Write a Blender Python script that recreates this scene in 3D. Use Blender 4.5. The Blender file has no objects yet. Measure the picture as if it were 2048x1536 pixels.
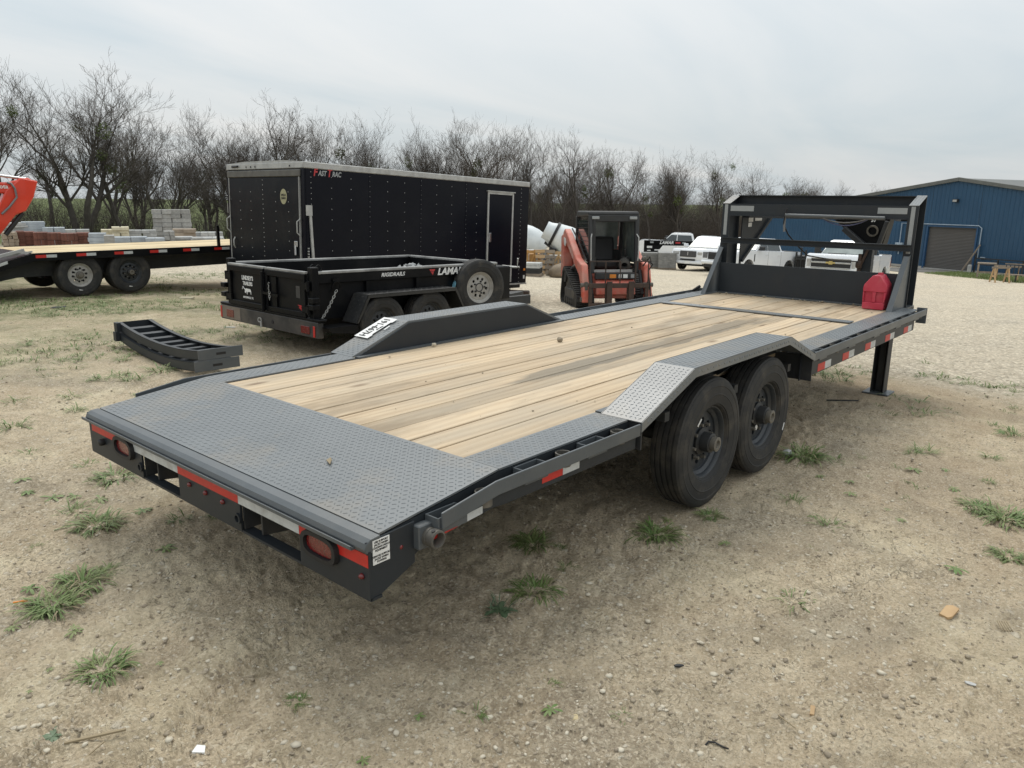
import bpy, bmesh, math, random
import numpy as np
from mathutils import Vector, Matrix

random.seed(7)
RNG = np.random.default_rng(11)
S = bpy.context.scene
COL = S.collection

# ------------------------------------------------------------------ camera
YAW, PITCH, ROLL = 0.7155, -0.2396, 0.0096
CAM = Vector((-2.2032, -3.1952, 1.8232))
FPX = 1521.0                      # focal length in pixels of a 2048 px wide frame
_f = Vector((math.cos(PITCH)*math.cos(YAW), math.cos(PITCH)*math.sin(YAW), math.sin(PITCH)))
_r0 = Vector((math.sin(YAW), -math.cos(YAW), 0)); _u0 = _r0.cross(_f)
_r = _r0*math.cos(ROLL) + _u0*math.sin(ROLL); _u = -_r0*math.sin(ROLL) + _u0*math.cos(ROLL)
cd = bpy.data.cameras.new('camera'); cam = bpy.data.objects.new('camera', cd); COL.objects.link(cam)
cam.matrix_world = Matrix(((_r.x, _u.x, -_f.x, CAM.x), (_r.y, _u.y, -_f.y, CAM.y), (_r.z, _u.z, -_f.z, CAM.z), (0, 0, 0, 1)))
cd.sensor_fit = 'HORIZONTAL'; cd.sensor_width = 36.0; cd.lens = FPX/2048*36.0
cd.clip_start = 0.05; cd.clip_end = 3000
S.camera = cam

# ------------------------------------------------------------------ sky and sun (overcast, sun behind cloud ahead of the camera)
SUN_AZ, SUN_EL = math.radians(48), math.radians(56)
world = bpy.data.worlds.new('World'); S.world = world; world.use_nodes = True
wn = world.node_tree; wn.nodes.clear()
def WN(t, **kw):
    n = wn.nodes.new(t)
    for k, v in kw.items(): setattr(n, k, v)
    return n
sky = WN('ShaderNodeTexSky', sky_type='NISHITA', sun_disc=False, sun_elevation=SUN_EL, sun_rotation=math.pi/2-SUN_AZ, air_density=1.0, dust_density=3.0)
tc = WN('ShaderNodeTexCoord'); sep = WN('ShaderNodeSeparateXYZ'); wn.links.new(tc.outputs['Generated'], sep.inputs[0])
zz = WN('ShaderNodeMath', operation='MAXIMUM'); wn.links.new(sep.outputs['Z'], zz.inputs[0]); zz.inputs[1].default_value = 0.0
za = WN('ShaderNodeMath', operation='ADD'); wn.links.new(zz.outputs[0], za.inputs[0]); za.inputs[1].default_value = 0.13
dx = WN('ShaderNodeMath', operation='DIVIDE'); wn.links.new(sep.outputs['X'], dx.inputs[0]); wn.links.new(za.outputs[0], dx.inputs[1])
dy = WN('ShaderNodeMath', operation='DIVIDE'); wn.links.new(sep.outputs['Y'], dy.inputs[0]); wn.links.new(za.outputs[0], dy.inputs[1])
cb = WN('ShaderNodeCombineXYZ'); wn.links.new(dx.outputs[0], cb.inputs[0]); wn.links.new(dy.outputs[0], cb.inputs[1])
mp = WN('ShaderNodeMapping'); mp.inputs['Rotation'].default_value = (0, 0, 0.5); mp.inputs['Scale'].default_value = (0.42, 0.9, 1); wn.links.new(cb.outputs[0], mp.inputs[0])
cn = WN('ShaderNodeTexNoise'); cn.inputs['Scale'].default_value = 0.8; cn.inputs['Detail'].default_value = 6; cn.inputs['Roughness'].default_value = 0.52; cn.inputs['Distortion'].default_value = 0.6
wn.links.new(mp.outputs[0], cn.inputs['Vector'])
cr = WN('ShaderNodeValToRGB')
cr.color_ramp.elements[0].position = 0.33; cr.color_ramp.elements[0].color = (0.50, 0.565, 0.60, 1)
cr.color_ramp.elements[1].position = 0.70; cr.color_ramp.elements[1].color = (0.70, 0.70, 0.69, 1)
wn.links.new(cn.outputs['Fac'], cr.inputs[0])
bg1 = WN('ShaderNodeBackground'); bg1.inputs['Strength'].default_value = 0.08; wn.links.new(sky.outputs[0], bg1.inputs['Color'])
bg2 = WN('ShaderNodeBackground'); 
# an overcast sky grows brighter from the horizon to the zenith
cz = WN('ShaderNodeMath', operation='MULTIPLY_ADD'); wn.links.new(zz.outputs[0], cz.inputs[0]); cz.inputs[1].default_value = 0.85; cz.inputs[2].default_value = 0.86
wn.links.new(cz.outputs[0], bg2.inputs['Strength']); wn.links.new(cr.outputs[0], bg2.inputs['Color'])
mx = WN('ShaderNodeMixShader'); mx.inputs[0].default_value = 0.88
wn.links.new(bg1.outputs[0], mx.inputs[1]); wn.links.new(bg2.outputs[0], mx.inputs[2])
wo = WN('ShaderNodeOutputWorld'); wn.links.new(mx.outputs[0], wo.inputs['Surface'])

sl = bpy.data.lights.new('sun', 'SUN'); sl.energy = 1.4; sl.angle = math.radians(30); sl.color = (1.0, 0.95, 0.87)
so = bpy.data.objects.new('sun', sl); COL.objects.link(so)
sd = Vector((math.cos(SUN_AZ)*math.cos(SUN_EL), math.sin(SUN_AZ)*math.cos(SUN_EL), math.sin(SUN_EL)))
so.rotation_euler = sd.to_track_quat('Z', 'Y').to_euler(); so.location = (0, 0, 40)
S.view_settings.view_transform = 'Standard'; S.view_settings.look = 'None'
S.view_settings.exposure = 0.38; S.view_settings.gamma = 1.0; S.view_settings.use_curve_mapping = False
S.cycles.max_bounces = 6; S.cycles.use_denoising = True

# ------------------------------------------------------------------ helpers
KX = [-300, -2, 2.0, 4.5, 7, 11.5, 20, 33, 47, 60, 100, 200, 900]
KZ = [2.0, .05, 0, -.05, -.2, -.5, -1.04, -1.86, -2.5, -2.9, -3.6, -4.6, -6]
_gx = np.arange(-300, 900, .5); _gz = np.interp(_gx, KX, KZ)
_k = np.ones(5)/5; _gz = np.convolve(np.pad(_gz, 2, mode='edge'), _k, 'valid')
def smooth(a, b, x):
    t = np.clip((x-a)/(b-a), 0, 1); return t*t*(3-2*t)
def gnd(x, y):
    """ground height of the sloping yard; a low rise far to the left"""
    x = np.asarray(x, float); y = np.asarray(y, float)
    return np.interp(x, _gx, _gz) + smooth(70, 240, y)*2.2
def G(x, y): return float(gnd(x, y))
def ray(u, v):
    return (_f + _r*((u-1024)/FPX) - _u*((v-768)/FPX))
def gp(u, v):
    """where the sight line of a photograph pixel meets the ground"""
    d = ray(u, v); lo = 0.5; t = 0.5
    while t < 600:
        p = CAM + d*t
        if p.z < G(p.x, p.y): break
        lo = t; t *= 1.03
    hi = t
    for _ in range(30):
        m = (lo+hi)/2; p = CAM + d*m
        if p.z < G(p.x, p.y): hi = m
        else: lo = m
    p = CAM + d*hi; return Vector((p.x, p.y, G(p.x, p.y)))
def dp(u, depth):
    """ground point in the direction of column u at a given distance"""
    h = Vector((_f.x, _f.y, 0)).normalized()
    p = CAM + (h + _r0*((u-1024)/FPX))*depth
    return Vector((p.x, p.y, G(p.x, p.y)))
def dz(v, depth):
    """height seen at row v at a given distance (image centre column)"""
    return CAM.z + (math.tan(PITCH) - (v-768)/FPX/ (math.cos(PITCH)*(math.cos(PITCH)+0.0)))*depth if False else CAM.z + depth*(395-v)/FPX*1.03

class MB:
    def __init__(s): s.v = []; s.f = []
    def add(s, vs, fs):
        o = len(s.v); s.v.extend([tuple(p) for p in vs]); s.f.extend([tuple(i+o for i in f) for f in fs]); return s
    def box(s, x0, x1, y0, y1, z0, z1):
        return s.add([(x0,y0,z0),(x1,y0,z0),(x1,y1,z0),(x0,y1,z0),(x0,y0,z1),(x1,y0,z1),(x1,y1,z1),(x0,y1,z1)],
                     [(0,3,2,1),(4,5,6,7),(0,1,5,4),(1,2,6,5),(2,3,7,6),(3,0,4,7)])
    def bar(s, p0, p1, w, h, up=(0,0,1)):
        """rectangular bar from p0 to p1, w sideways, h along up"""
        p0 = Vector(p0); p1 = Vector(p1); d = (p1-p0).normalized(); up = Vector(up)
        sd_ = d.cross(up)
        if sd_.length < 1e-5: sd_ = d.cross(Vector((1,0,0)))
        sd_.normalize(); u2 = sd_.cross(d).normalized(); a = sd_*(w/2); b = u2*(h/2)
        return s.add([p0-a-b,p0+a-b,p0+a+b,p0-a+b,p1-a-b,p1+a-b,p1+a+b,p1-a+b], [(0,1,2,3),(4,7,6,5),(0,4,5,1),(1,5,6,2),(2,6,7,3),(3,7,4,0)])
    def prism(s, poly, vec):
        n = len(poly); v = Vector(vec); P = [Vector(p) for p in poly]
        fs = [tuple(range(n))[::-1], tuple(range(n, 2*n))] + [(i,(i+1)%n,n+(i+1)%n,n+i) for i in range(n)]
        return s.add(P + [p+v for p in P], fs)
    def plate(s, pts, t):
        """sheet through 3+ coplanar points, given thickness to the back of its normal"""
        P = [Vector(p) for p in pts]; n = (P[1]-P[0]).cross(P[2]-P[0]).normalized()
        return s.prism(P, -n*t)
    def cyl(s, p0, p1, r0, r1=None, n=12, caps=True):
        r1 = r0 if r1 is None else r1
        p0 = Vector(p0); p1 = Vector(p1); d = (p1-p0).normalized()
        a = d.orthogonal().normalized(); b = d.cross(a)
        vs = []
        for p, r in ((p0, r0), (p1, r1)):
            for i in range(n):
                t = 2*math.pi*i/n; vs.append(p + (a*math.cos(t)+b*math.sin(t))*r)
        fs = [(i,(i+1)%n,n+(i+1)%n,n+i) for i in range(n)]
        if caps: fs += [tuple(range(n))[::-1], tuple(range(n, 2*n))]
        return s.add(vs, fs)
    def tube(s, pts, r, n=6, r1=None):
        P = [Vector(p) for p in pts]; m = len(P); vs = []; a = None
        for i, p in enumerate(P):
            d = (P[min(i+1,m-1)]-P[max(i-1,0)]).normalized()
            if a is None: a = d.orthogonal().normalized()
            a = (a - d*a.dot(d)).normalized(); b = d.cross(a)
            rr = r if r1 is None else r+(r1-r)*i/(m-1)
            for k in range(n):
                t = 2*math.pi*k/n; vs.append(p+(a*math.cos(t)+b*math.sin(t))*rr)
        fs = [(i*n+k, i*n+(k+1)%n, (i+1)*n+(k+1)%n, (i+1)*n+k) for i in range(m-1) for k in range(n)]
        fs += [tuple(range(n))[::-1], tuple(range((m-1)*n, m*n))]
        return s.add(vs, fs)
    def lathe(s, prof, c, axis, n=32, closed=True):
        """prof: (radius, along) pairs turned round an axis through c"""
        c = Vector(c); d = Vector(axis).normalized(); a = d.orthogonal().normalized(); b = d.cross(a); m = len(prof); vs = []
        for r, h in prof:
            for k in range(n):
                t = 2*math.pi*k/n; vs.append(c + d*h + (a*math.cos(t)+b*math.sin(t))*r)
        fs = []
        for i in range(m if closed else m-1):
            j = (i+1) % m
            for k in range(n): fs.append((i*n+k, j*n+k, j*n+(k+1)%n, i*n+(k+1)%n))
        return s.add(vs, fs)
    def blob(s, c, r, seed=0, sub=1, rough=.3):
        rn = random.Random(seed); bm = bmesh.new(); bmesh.ops.create_icosphere(bm, subdivisions=sub, radius=1)
        rx, ry, rz = r if hasattr(r, '__len__') else (r, r, r); vs = []
        for v in bm.verts:
            k = 1+rn.uniform(-rough, rough); vs.append((c[0]+v.co.x*rx*k, c[1]+v.co.y*ry*k, c[2]+v.co.z*rz*k))
        fs = [tuple(v.index for v in f.verts) for f in bm.faces]; bm.free()
        return s.add(vs, fs)
    def mesh(s, name, m, smooth=None):
        me = bpy.data.meshes.new(name); me.from_pydata(s.v, [], s.f); me.materials.append(m)
        bm = bmesh.new(); bm.from_mesh(me); bmesh.ops.recalc_face_normals(bm, faces=bm.faces); bm.to_mesh(me); bm.free()
        if smooth is not None:
            for p in me.polygons: p.use_smooth = True
            me.set_sharp_from_angle(angle=math.radians(smooth))
        return me
    def build(s, name, m, parent=None, smooth=None, bevel=0, seg=1, kind=None):
        o = bpy.data.objects.new(name, s.mesh(name, m, smooth)); COL.objects.link(o)
        if parent is not None: o.parent = parent
        if bevel:
            b = o.modifiers.new('bevel', 'BEVEL'); b.width = bevel; b.segments = seg; b.limit_method = 'ANGLE'; b.angle_limit = math.radians(40); b.harden_normals = False
        if kind: o['kind'] = kind
        return o

def tag(o, label, cat=None, group=None, kind=None):
    o['label'] = label
    if cat: o['category'] = cat
    if group: o['group'] = group
    if kind: o['kind'] = kind
    return o
def thing(name, label, cat, loc=(0,0,0), rot=(0,0,0), group=None):
    o = bpy.data.objects.new(name, None); COL.objects.link(o); o.empty_display_size = .2
    o.location = loc; o.rotation_euler = rot; return tag(o, label, cat, group)
def sub(name, parent, loc=(0,0,0), rot=(0,0,0)):
    o = bpy.data.objects.new(name, None); COL.objects.link(o); o.parent = parent; o.location = loc; o.rotation_euler = rot; o.empty_display_size = .1; return o
def copy_tree(o, parent=None, mat_map=None):
    c = o.copy(); COL.objects.link(c); c.parent = parent
    for ch in o.children: copy_tree(ch, c)
    return c
def clone(o, parent, loc=None, rot=None):
    c = o.copy(); COL.objects.link(c); c.parent = parent
    if loc is not None: c.location = loc
    if rot is not None: c.rotation_euler = rot
    return c

def text(name, body, m, parent, origin, xdir, ydir, height, shear=0.0, bold=0.012, ext=0.0015, align='CENTER', width=None):
    """flat lettering lying in the plane of xdir and ydir"""
    cu = bpy.data.curves.new(name, 'FONT'); cu.body = body; cu.size = 1.0; cu.shear = shear; cu.offset = bold
    cu.align_x = align; cu.align_y = 'CENTER'; cu.extrude = ext/height; cu.resolution_u = 2; cu.space_line = .85
    t = bpy.data.objects.new(name, cu); COL.objects.link(t)
    dg = bpy.context.evaluated_depsgraph_get(); me = bpy.data.meshes.new_from_object(t.evaluated_get(dg))
    bpy.data.objects.remove(t); bpy.data.curves.remove(cu)
    me.name = name; me.materials.clear(); me.materials.append(m)
    X = Vector(xdir).normalized(); Y = Vector(ydir); Y = (Y - X*Y.dot(X)).normalized(); Z = X.cross(Y); k = height/0.70
    kx = k
    if width:
        xs = [v.co.x for v in me.vertices]; w = max(xs)-min(xs); kx = width/w
    Mx = Matrix(((X.x*kx, Y.x*k, Z.x*k, origin[0]), (X.y*kx, Y.y*k, Z.y*k, origin[1]), (X.z*kx, Y.z*k, Z.z*k, origin[2]), (0,0,0,1)))
    me.transform(Mx)
    o = bpy.data.objects.new(name, me); COL.objects.link(o)
    if parent is not None: o.parent = parent
    return o

# ------------------------------------------------------------------ materials
def nt(m):
    m.use_nodes = True; t = m.node_tree; t.nodes.clear(); return t
def N(t, ty, inp=None, **kw):
    n = t.nodes.new(ty)
    for k, v in kw.items(): setattr(n, k, v)
    for k, v in (inp or {}).items():
        if hasattr(v, 'is_linked') or isinstance(v, bpy.types.NodeSocket): t.links.new(v, n.inputs[k])
        else: n.inputs[k].default_value = v
    return n
def c4(c): return (c[0], c[1], c[2], 1)
def ramp(t, fac, stops):
    n = t.nodes.new('ShaderNodeValToRGB'); e = n.color_ramp.elements
    while len(e) < len(stops): e.new(.5)
    for i, (p, c) in enumerate(stops):
        e[i].position = p; e[i].color = c4(c) if hasattr(c, '__len__') else (c, c, c, 1)
    t.links.new(fac, n.inputs[0]); return n.outputs[0]
def mixc(t, fac, a, b):
    n = t.nodes.new('ShaderNodeMix'); n.data_type = 'RGBA'
    for sck, v in ((n.inputs[0], fac), (n.inputs[6], a), (n.inputs[7], b)):
        if isinstance(v, bpy.types.NodeSocket): t.links.new(v, sck)
        else: sck.default_value = c4(v) if hasattr(v, '__len__') else v
    return n.outputs[2]
def noise(t, vec, sc, det=4, rough=.55, dist=0.0):
    n = t.nodes.new('ShaderNodeTexNoise'); n.inputs['Scale'].default_value = sc; n.inputs['Detail'].default_value = det
    n.inputs['Roughness'].default_value = rough; n.inputs['Distortion'].default_value = dist
    if vec is not None: t.links.new(vec, n.inputs['Vector'])
    return n.outputs['Fac']
def mapv(t, vec, scale=(1,1,1), rot=(0,0,0), loc=(0,0,0)):
    n = t.nodes.new('ShaderNodeMapping'); n.inputs['Scale'].default_value = scale; n.inputs['Rotation'].default_value = rot; n.inputs['Location'].default_value = loc
    t.links.new(vec, n.inputs[0]); return n.outputs[0]
def math_(t, op, a, b=0.0, clamp=False):
    n = t.nodes.new('ShaderNodeMath'); n.operation = op; n.use_clamp = clamp
    for i, v in enumerate((a, b)):
        if isinstance(v, bpy.types.NodeSocket): t.links.new(v, n.inputs[i])
        else: n.inputs[i].default_value = v
    return n.outputs[0]
def finish(t, col, rough, met=0.0, nrm=None, coat=0.0, spec=.5, alpha=None, trans=None):
    p = t.nodes.new('ShaderNodeBsdfPrincipled'); o = t.nodes.new('ShaderNodeOutputMaterial')
    for k, v in (('Base Color', col), ('Roughness', rough), ('Metallic', met), ('Coat Weight', coat), ('Specular IOR Level', spec)):
        if isinstance(v, bpy.types.NodeSocket): t.links.new(v, p.inputs[k])
        else: p.inputs[k].default_value = c4(v) if hasattr(v, '__len__') else v
    if nrm is not None: t.links.new(nrm, p.inputs['Normal'])
    if trans: p.inputs['Transmission Weight'].default_value = trans
    t.links.new(p.outputs[0], o.inputs[0]); return p
def bump(t, h, strength=.3, dist=.01):
    n = t.nodes.new('ShaderNodeBump'); n.inputs['Strength'].default_value = strength; n.inputs['Distance'].default_value = dist
    t.links.new(h, n.inputs['Height']); return n.outputs[0]
def mk(name, c1, c2=None, sc=5, r=.5, r2=None, met=0, bmp=0, bsc=60, dirt=None, dsc=2.5, damt=.5, coat=0, spec=.5, rnd=0.0):
    """painted or weathered surface: two tones, patches of dirt, fine relief"""
    m = bpy.data.materials.new(name); t = nt(m); v = N(t, 'ShaderNodeTexCoord').outputs['Object']
    c2 = c2 or tuple(x*.8 for x in c1)
    nz = noise(t, v, sc, 5); col = mixc(t, ramp(t, nz, [(.35, 0), (.65, 1)]), c1, c2)
    rg = r
    if r2 is not None: rg = math_(t, 'ADD', math_(t, 'MULTIPLY', nz, r2-r), r)
    if dirt:
        dn = ramp(t, noise(t, v, dsc, 8, .68), [(.5-.0, 0), (.72, 1)]); dn = math_(t, 'MULTIPLY', dn, damt)
        col = mixc(t, dn, col, dirt)
    if rnd:
        oi = N(t, 'ShaderNodeObjectInfo').outputs['Random']
        hs = N(t, 'ShaderNodeHueSaturation'); t.links.new(col, hs.inputs['Color'])
        t.links.new(math_(t, 'ADD', math_(t, 'MULTIPLY', oi, rnd*2), 1-rnd), hs.inputs['Value']); col = hs.outputs[0]
    nr = bump(t, noise(t, v, bsc, 3), bmp, .01) if bmp else None
    finish(t, col, rg, met, nr, coat, spec); return m

DUST = (.30, .26, .20)
M = {}
M['steel'] = mk('grey_painted_steel', (.085,.096,.104), (.070,.080,.087), 4, .34, .48, bmp=.04, bsc=90, dirt=(.17,.16,.14), dsc=3.5, damt=.25)
M['steeld'] = mk('dark_grey_steel', (.021,.026,.031), (.017,.021,.026), 3, .42, .55, bmp=.03, dirt=(.075,.07,.06), dsc=3, damt=.2, spec=.35)
M['tread'] = mk('diamond_plate_paint', (.150,.162,.168), (.122,.134,.141), 2.2, .28, .42, bmp=.02, dirt=(.27,.225,.165), dsc=1.7, damt=.55)
M['under'] = mk('underframe_paint', (.022,.024,.026), None, 4, .6, dirt=(.09,.08,.065), damt=.4)
M['tyre'] = mk('tyre_rubber', (.013,.0135,.014), (.023,.0225,.021), 7, .62, .8, bmp=.08, bsc=50, dirt=(.10,.086,.066), dsc=6, damt=.55)
M['rimd'] = mk('dark_rim_paint', (.030,.036,.042), (.024,.028,.033), 8, .38, .5, dirt=(.12,.11,.09), dsc=7, damt=.3)
M['rimg'] = mk('silver_rim_paint', (.38,.37,.34), (.30,.29,.27), 8, .45, .55, dirt=(.2,.17,.13), dsc=6, damt=.5)
M['hub'] = mk('dusty_hub_metal', (.12,.11,.092), (.075,.07,.06), 14, .6, dirt=DUST, damt=.4)
M['chrome'] = mk('bright_metal', (.55,.55,.55), None, 9, .28, met=.9)
M['galv'] = mk('aluminium_trim', (.46,.46,.44), (.36,.36,.35), 6, .42, .55, met=.25, dirt=(.2,.18,.15), dsc=4, damt=.35)
M['redt'] = mk('red_reflective_tape', (.52,.020,.014), (.44,.017,.012), 30, .42, dirt=(.25,.06,.045), dsc=9, damt=.3)
M['whit'] = mk('white_reflective_tape', (.52,.54,.54), (.44,.46,.46), 25, .4, dirt=(.2,.19,.17), dsc=12, damt=.5)
M['greyt'] = mk('grey_reflective_tape', (.30,.315,.315), (.27,.285,.285), 25, .45)
M['lens'] = mk('red_lens', (.10,.004,.005), (.16,.006,.007), 60, .18, bmp=.25, bsc=120, coat=.5)
M['rubber'] = mk('black_rubber', (.012,.012,.013), None, 5, .6)
M['white'] = mk('white_vinyl', (.78,.78,.76), (.7,.7,.68), 9, .45)
M['ink'] = mk('black_ink', (.012,.012,.012), None, 9, .5)
M['redink'] = mk('red_vinyl', (.48,.03,.035), None, 9, .4)
M['black'] = mk('black_trailer_paint', (.0030,.0034,.0044), (.0046,.005,.006), 2.5, .34, .5, bmp=.015, dirt=(.030,.028,.025), dsc=2.6, damt=.28, spec=.16)
M['navy'] = mk('navy_black_sheet', (.0026,.0034,.0075), (.0040,.0048,.0095), 1.2, .28, .38, bmp=.012, bsc=3, dirt=(.013,.014,.016), dsc=1.5, damt=.3, spec=.13)
M['orange'] = mk('fresh_orange_paint', (.68,.045,.014), (.6,.038,.012), 3, .35, coat=.3)
M['faded'] = mk('faded_orange_red_paint', (.56,.105,.065), (.60,.25,.195), 3.2, .5, .65, bmp=.03, dirt=(.30,.22,.17), dsc=4, damt=.45)
M['carpaint'] = mk('white_car_paint', (.76,.78,.80), (.72,.74,.76), 1, .22, coat=.6)
M['glass'] = mk('dark_window_glass', (.02,.028,.030), (.03,.04,.042), 2, .06, spec=.8)
M['cabglass'] = mk('view_painted_cab_glass', (.19,.225,.21), (.12,.15,.14), 5, .16, spec=.7)  # daylit greenery seen through the cab put into the glass colour
M['wshield'] = mk('windshield_glass', (.16,.19,.18), (.3,.33,.31), 1.5, .08, spec=.8)
M['plast'] = mk('dark_plastic', (.016,.017,.018), (.022,.023,.024), 6, .55, dirt=(.07,.065,.055), damt=.3)
M['rust'] = mk('rusty_brown_steel', (.055,.032,.022), (.032,.022,.018), 7, .7, bmp=.1, bsc=40, dirt=(.12,.075,.05), damt=.5)
M['drum'] = mk('white_drum_paint', (.68,.71,.71), (.6,.64,.65), 2, .4, dirt=(.40,.42,.40), dsc=2.4, damt=.5)
M['pine'] = mk('pale_pine', (.46,.31,.16), (.36,.235,.12), 6, .75, rnd=.15)
M['greyw'] = mk('weathered_timber', (.25,.205,.155), (.18,.15,.12), 8, .85, bmp=.1, rnd=.15)
M['brick'] = mk('brown_paver', (.155,.062,.042), (.115,.046,.033), 9, .85, bmp=.1, rnd=.22)
M['cinder'] = mk('grey_concrete_block', (.36,.355,.335), (.28,.275,.26), 9, .9, bmp=.12, rnd=.2)
M['stone'] = mk('pale_grey_stone', (.46,.46,.44), (.34,.35,.35), 5, .85, bmp=.15, rnd=.18)
M['cream'] = mk('cream_stone', (.62,.57,.42), (.54,.49,.36), 6, .85, bmp=.12, rnd=.1)
M['wrap'] = mk('grey_wrapped_sheet', (.42,.46,.49), (.30,.33,.36), 3, .3, .5, bmp=.3, bsc=6, rnd=.12)
M['tan'] = mk('tan_stone', (.37,.30,.225), (.30,.245,.19), 6, .85, bmp=.15, rnd=.15)
M['blue'] = mk('blue_metal_sheet', (.017,.070,.140), (.014,.061,.126), .5, .42, .5)
M['door'] = mk('grey_roll_up_door', (.095,.088,.082), (.085,.08,.075), 1, .5)
M['trimg'] = mk('weathered_roof_trim', (.13,.135,.125), (.10,.105,.10), 2, .6)
M['conduit'] = mk('galvanised_conduit', (.34,.42,.50), None, 3, .4)
M['concrete'] = mk('pale_concrete', (.40,.38,.34), (.33,.32,.29), 3, .85, bmp=.08)
M['asphalt'] = mk('worn_asphalt', (.15,.145,.135), (.115,.11,.105), 3, .9, bmp=.1, dirt=DUST, damt=.5)
M['bark'] = mk('grey_brown_bark', (.085,.074,.064), (.058,.050,.043), 3, .9, bmp=.2, bsc=20)
M['twig'] = mk('winter_twigs', (.090,.075,.062), (.066,.055,.046), .5, .9)
M['mistle'] = mk('mistletoe_leaves', (.085,.110,.022), (.055,.075,.018), 3, .7)
M['thick'] = mk('dry_thicket', (.072,.058,.046), (.050,.041,.033), .8, .9)
M['can'] = mk('red_fuel_can_plastic', (.44,.022,.050), (.50,.050,.080), 6, .5, bmp=.04, dirt=(.42,.13,.13), dsc=9, damt=.5)
M['grass'] = mk('grass_blade', (.095,.165,.036), (.185,.215,.080), 9.0, .6)
M['grassd'] = mk('weed_leaf', (.075,.125,.060), (.12,.165,.095), 8, .55)
M['dry'] = mk('dry_stalk', (.30,.24,.15), (.22,.175,.11), 5, .85)
M['pebble'] = mk('limestone_pebble', (.58,.53,.42), (.40,.35,.27), .7, .9)
M['clod'] = mk('dirt_clod', (.235,.195,.142), (.33,.28,.205), 12, .95, bmp=.2)
M['amber'] = mk('amber_lens', (.75,.25,.03), None, 9, .3)
M['gold'] = mk('gold_emblem', (.55,.43,.16), None, 9, .35, met=.4)
M['railp'] = mk('highlit_rail_paint', (.34,.34,.33), (.16,.16,.155), 4, .4, spec=.6)  # bright highlight on the rail tops painted in as a pale base colour
M['blueh'] = mk('blue_hose', (.10,.12,.25), None, 9, .5)
M['greyh'] = mk('grey_hose', (.18,.18,.185), None, 9, .5)

def wood_mat():
    m = bpy.data.materials.new('deck_timber'); t = nt(m)
    geo = N(t, 'ShaderNodeNewGeometry').outputs['Position']; oi = N(t, 'ShaderNodeObjectInfo')
    rnd = oi.outputs['Random']; lo = N(t, 'ShaderNodeCombineXYZ'); t.links.new(math_(t, 'MULTIPLY', rnd, 37.0), lo.inputs[0]); t.links.new(math_(t, 'MULTIPLY', rnd, 11.0), lo.inputs[1])
    va = N(t, 'ShaderNodeVectorMath', operation='ADD'); t.links.new(geo, va.inputs[0]); t.links.new(lo.outputs[0], va.inputs[1]); v = va.outputs[0]
    g1 = noise(t, mapv(t, v, (1.1, 22, 22)), 1.0, 9, .74, 1.0)
    warp = noise(t, mapv(t, v, (.9, 5, 1)), 1.6, 2, .5)
    wv = t.nodes.new('ShaderNodeTexWave'); wv.wave_type = 'BANDS'; wv.bands_direction = 'Y'; wv.inputs['Scale'].default_value = 5.5; wv.inputs['Distortion'].default_value = 9; wv.inputs['Detail'].default_value = 3; wv.inputs['Detail Scale'].default_value = .7
    t.links.new(mapv(t, v, (.12, 1.0, 1)), wv.inputs['Vector'])
    grain = math_(t, 'ADD', math_(t, 'MULTIPLY', g1, .80), math_(t, 'MULTIPLY', wv.outputs['Fac'], .20))
    col = ramp(t, grain, [(.22, (.31,.22,.135)), (.40, (.45,.34,.22)), (.60, (.53,.415,.275)), (.82, (.57,.465,.325))])
    # weathering: grey bloom, warm patches
    wz = ramp(t, noise(t, mapv(t, geo, (.55, 2.2, 1)), 1.5, 5, .6), [(.40, 0), (.66, 1)])
    col = mixc(t, math_(t, 'MULTIPLY', wz, .65), col, (.375,.325,.25))
    # knots
    vo = t.nodes.new('ShaderNodeTexVoronoi'); vo.inputs['Scale'].default_value = 1.0; t.links.new(mapv(t, v, (1.25, 3.4, 0.0)), vo.inputs['Vector'])
    kn = ramp(t, vo.outputs['Distance'], [(.045, 1), (.13, 0)])
    col = mixc(t, math_(t, 'MULTIPLY', kn, .75), col, (.14,.085,.045))
    # dirty worn stripe down two boards on the right and smudges on the front deck
    sp = N(t, 'ShaderNodeSeparateXYZ'); t.links.new(geo, sp.inputs[0]); X, Y = sp.outputs[0], sp.outputs[1]
    nn = noise(t, mapv(t, geo, (1.0, 5, 1)), 1.3, 4, .6)
    yc = math_(t, 'ABSOLUTE', math_(t, 'ADD', math_(t, 'ADD', Y, .24), math_(t, 'MULTIPLY', math_(t, 'SUBTRACT', nn, .5), .30)))
    st = math_(t, 'SUBTRACT', 1.0, math_(t, 'MULTIPLY', yc, 7.5), True)
    xr_ = math_(t, 'MULTIPLY', ramp(t, math_(t, 'MULTIPLY', X, .1), [(.09, 0), (.17, 1), (.44, 1), (.50, .1)]), st)
    xr_ = ramp(t, xr_, [(.18, 0), (.42, 1)])
    col = mixc(t, math_(t, 'MULTIPLY', xr_, .72), col, (.165,.145,.112))
    n2 = ramp(t, noise(t, mapv(t, geo, (.8, 2.8, 1), loc=(3.1, 1.7, 0)), 1.1, 5, .65), [(.53, 0), (.66, 1)])
    col = mixc(t, math_(t, 'MULTIPLY', n2, .6), col, (.245,.185,.12))
    # small dark specks and tread scuffs
    ds = ramp(t, noise(t, mapv(t, geo, (60, 110, 60)), 1.0, 2), [(.70, 0), (.76, 1)])
    col = mixc(t, math_(t, 'MULTIPLY', ds, .6), col, (.10,.08,.06))
    hs = N(t, 'ShaderNodeHueSaturation'); t.links.new(col, hs.inputs['Color']); t.links.new(math_(t, 'ADD', math_(t, 'MULTIPLY', rnd, .34), .80), hs.inputs['Value'])
    finish(t, hs.outputs[0], .72, 0, bump(t, grain, .35, .004), spec=.3); return m
M['wood'] = wood_mat()
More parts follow.
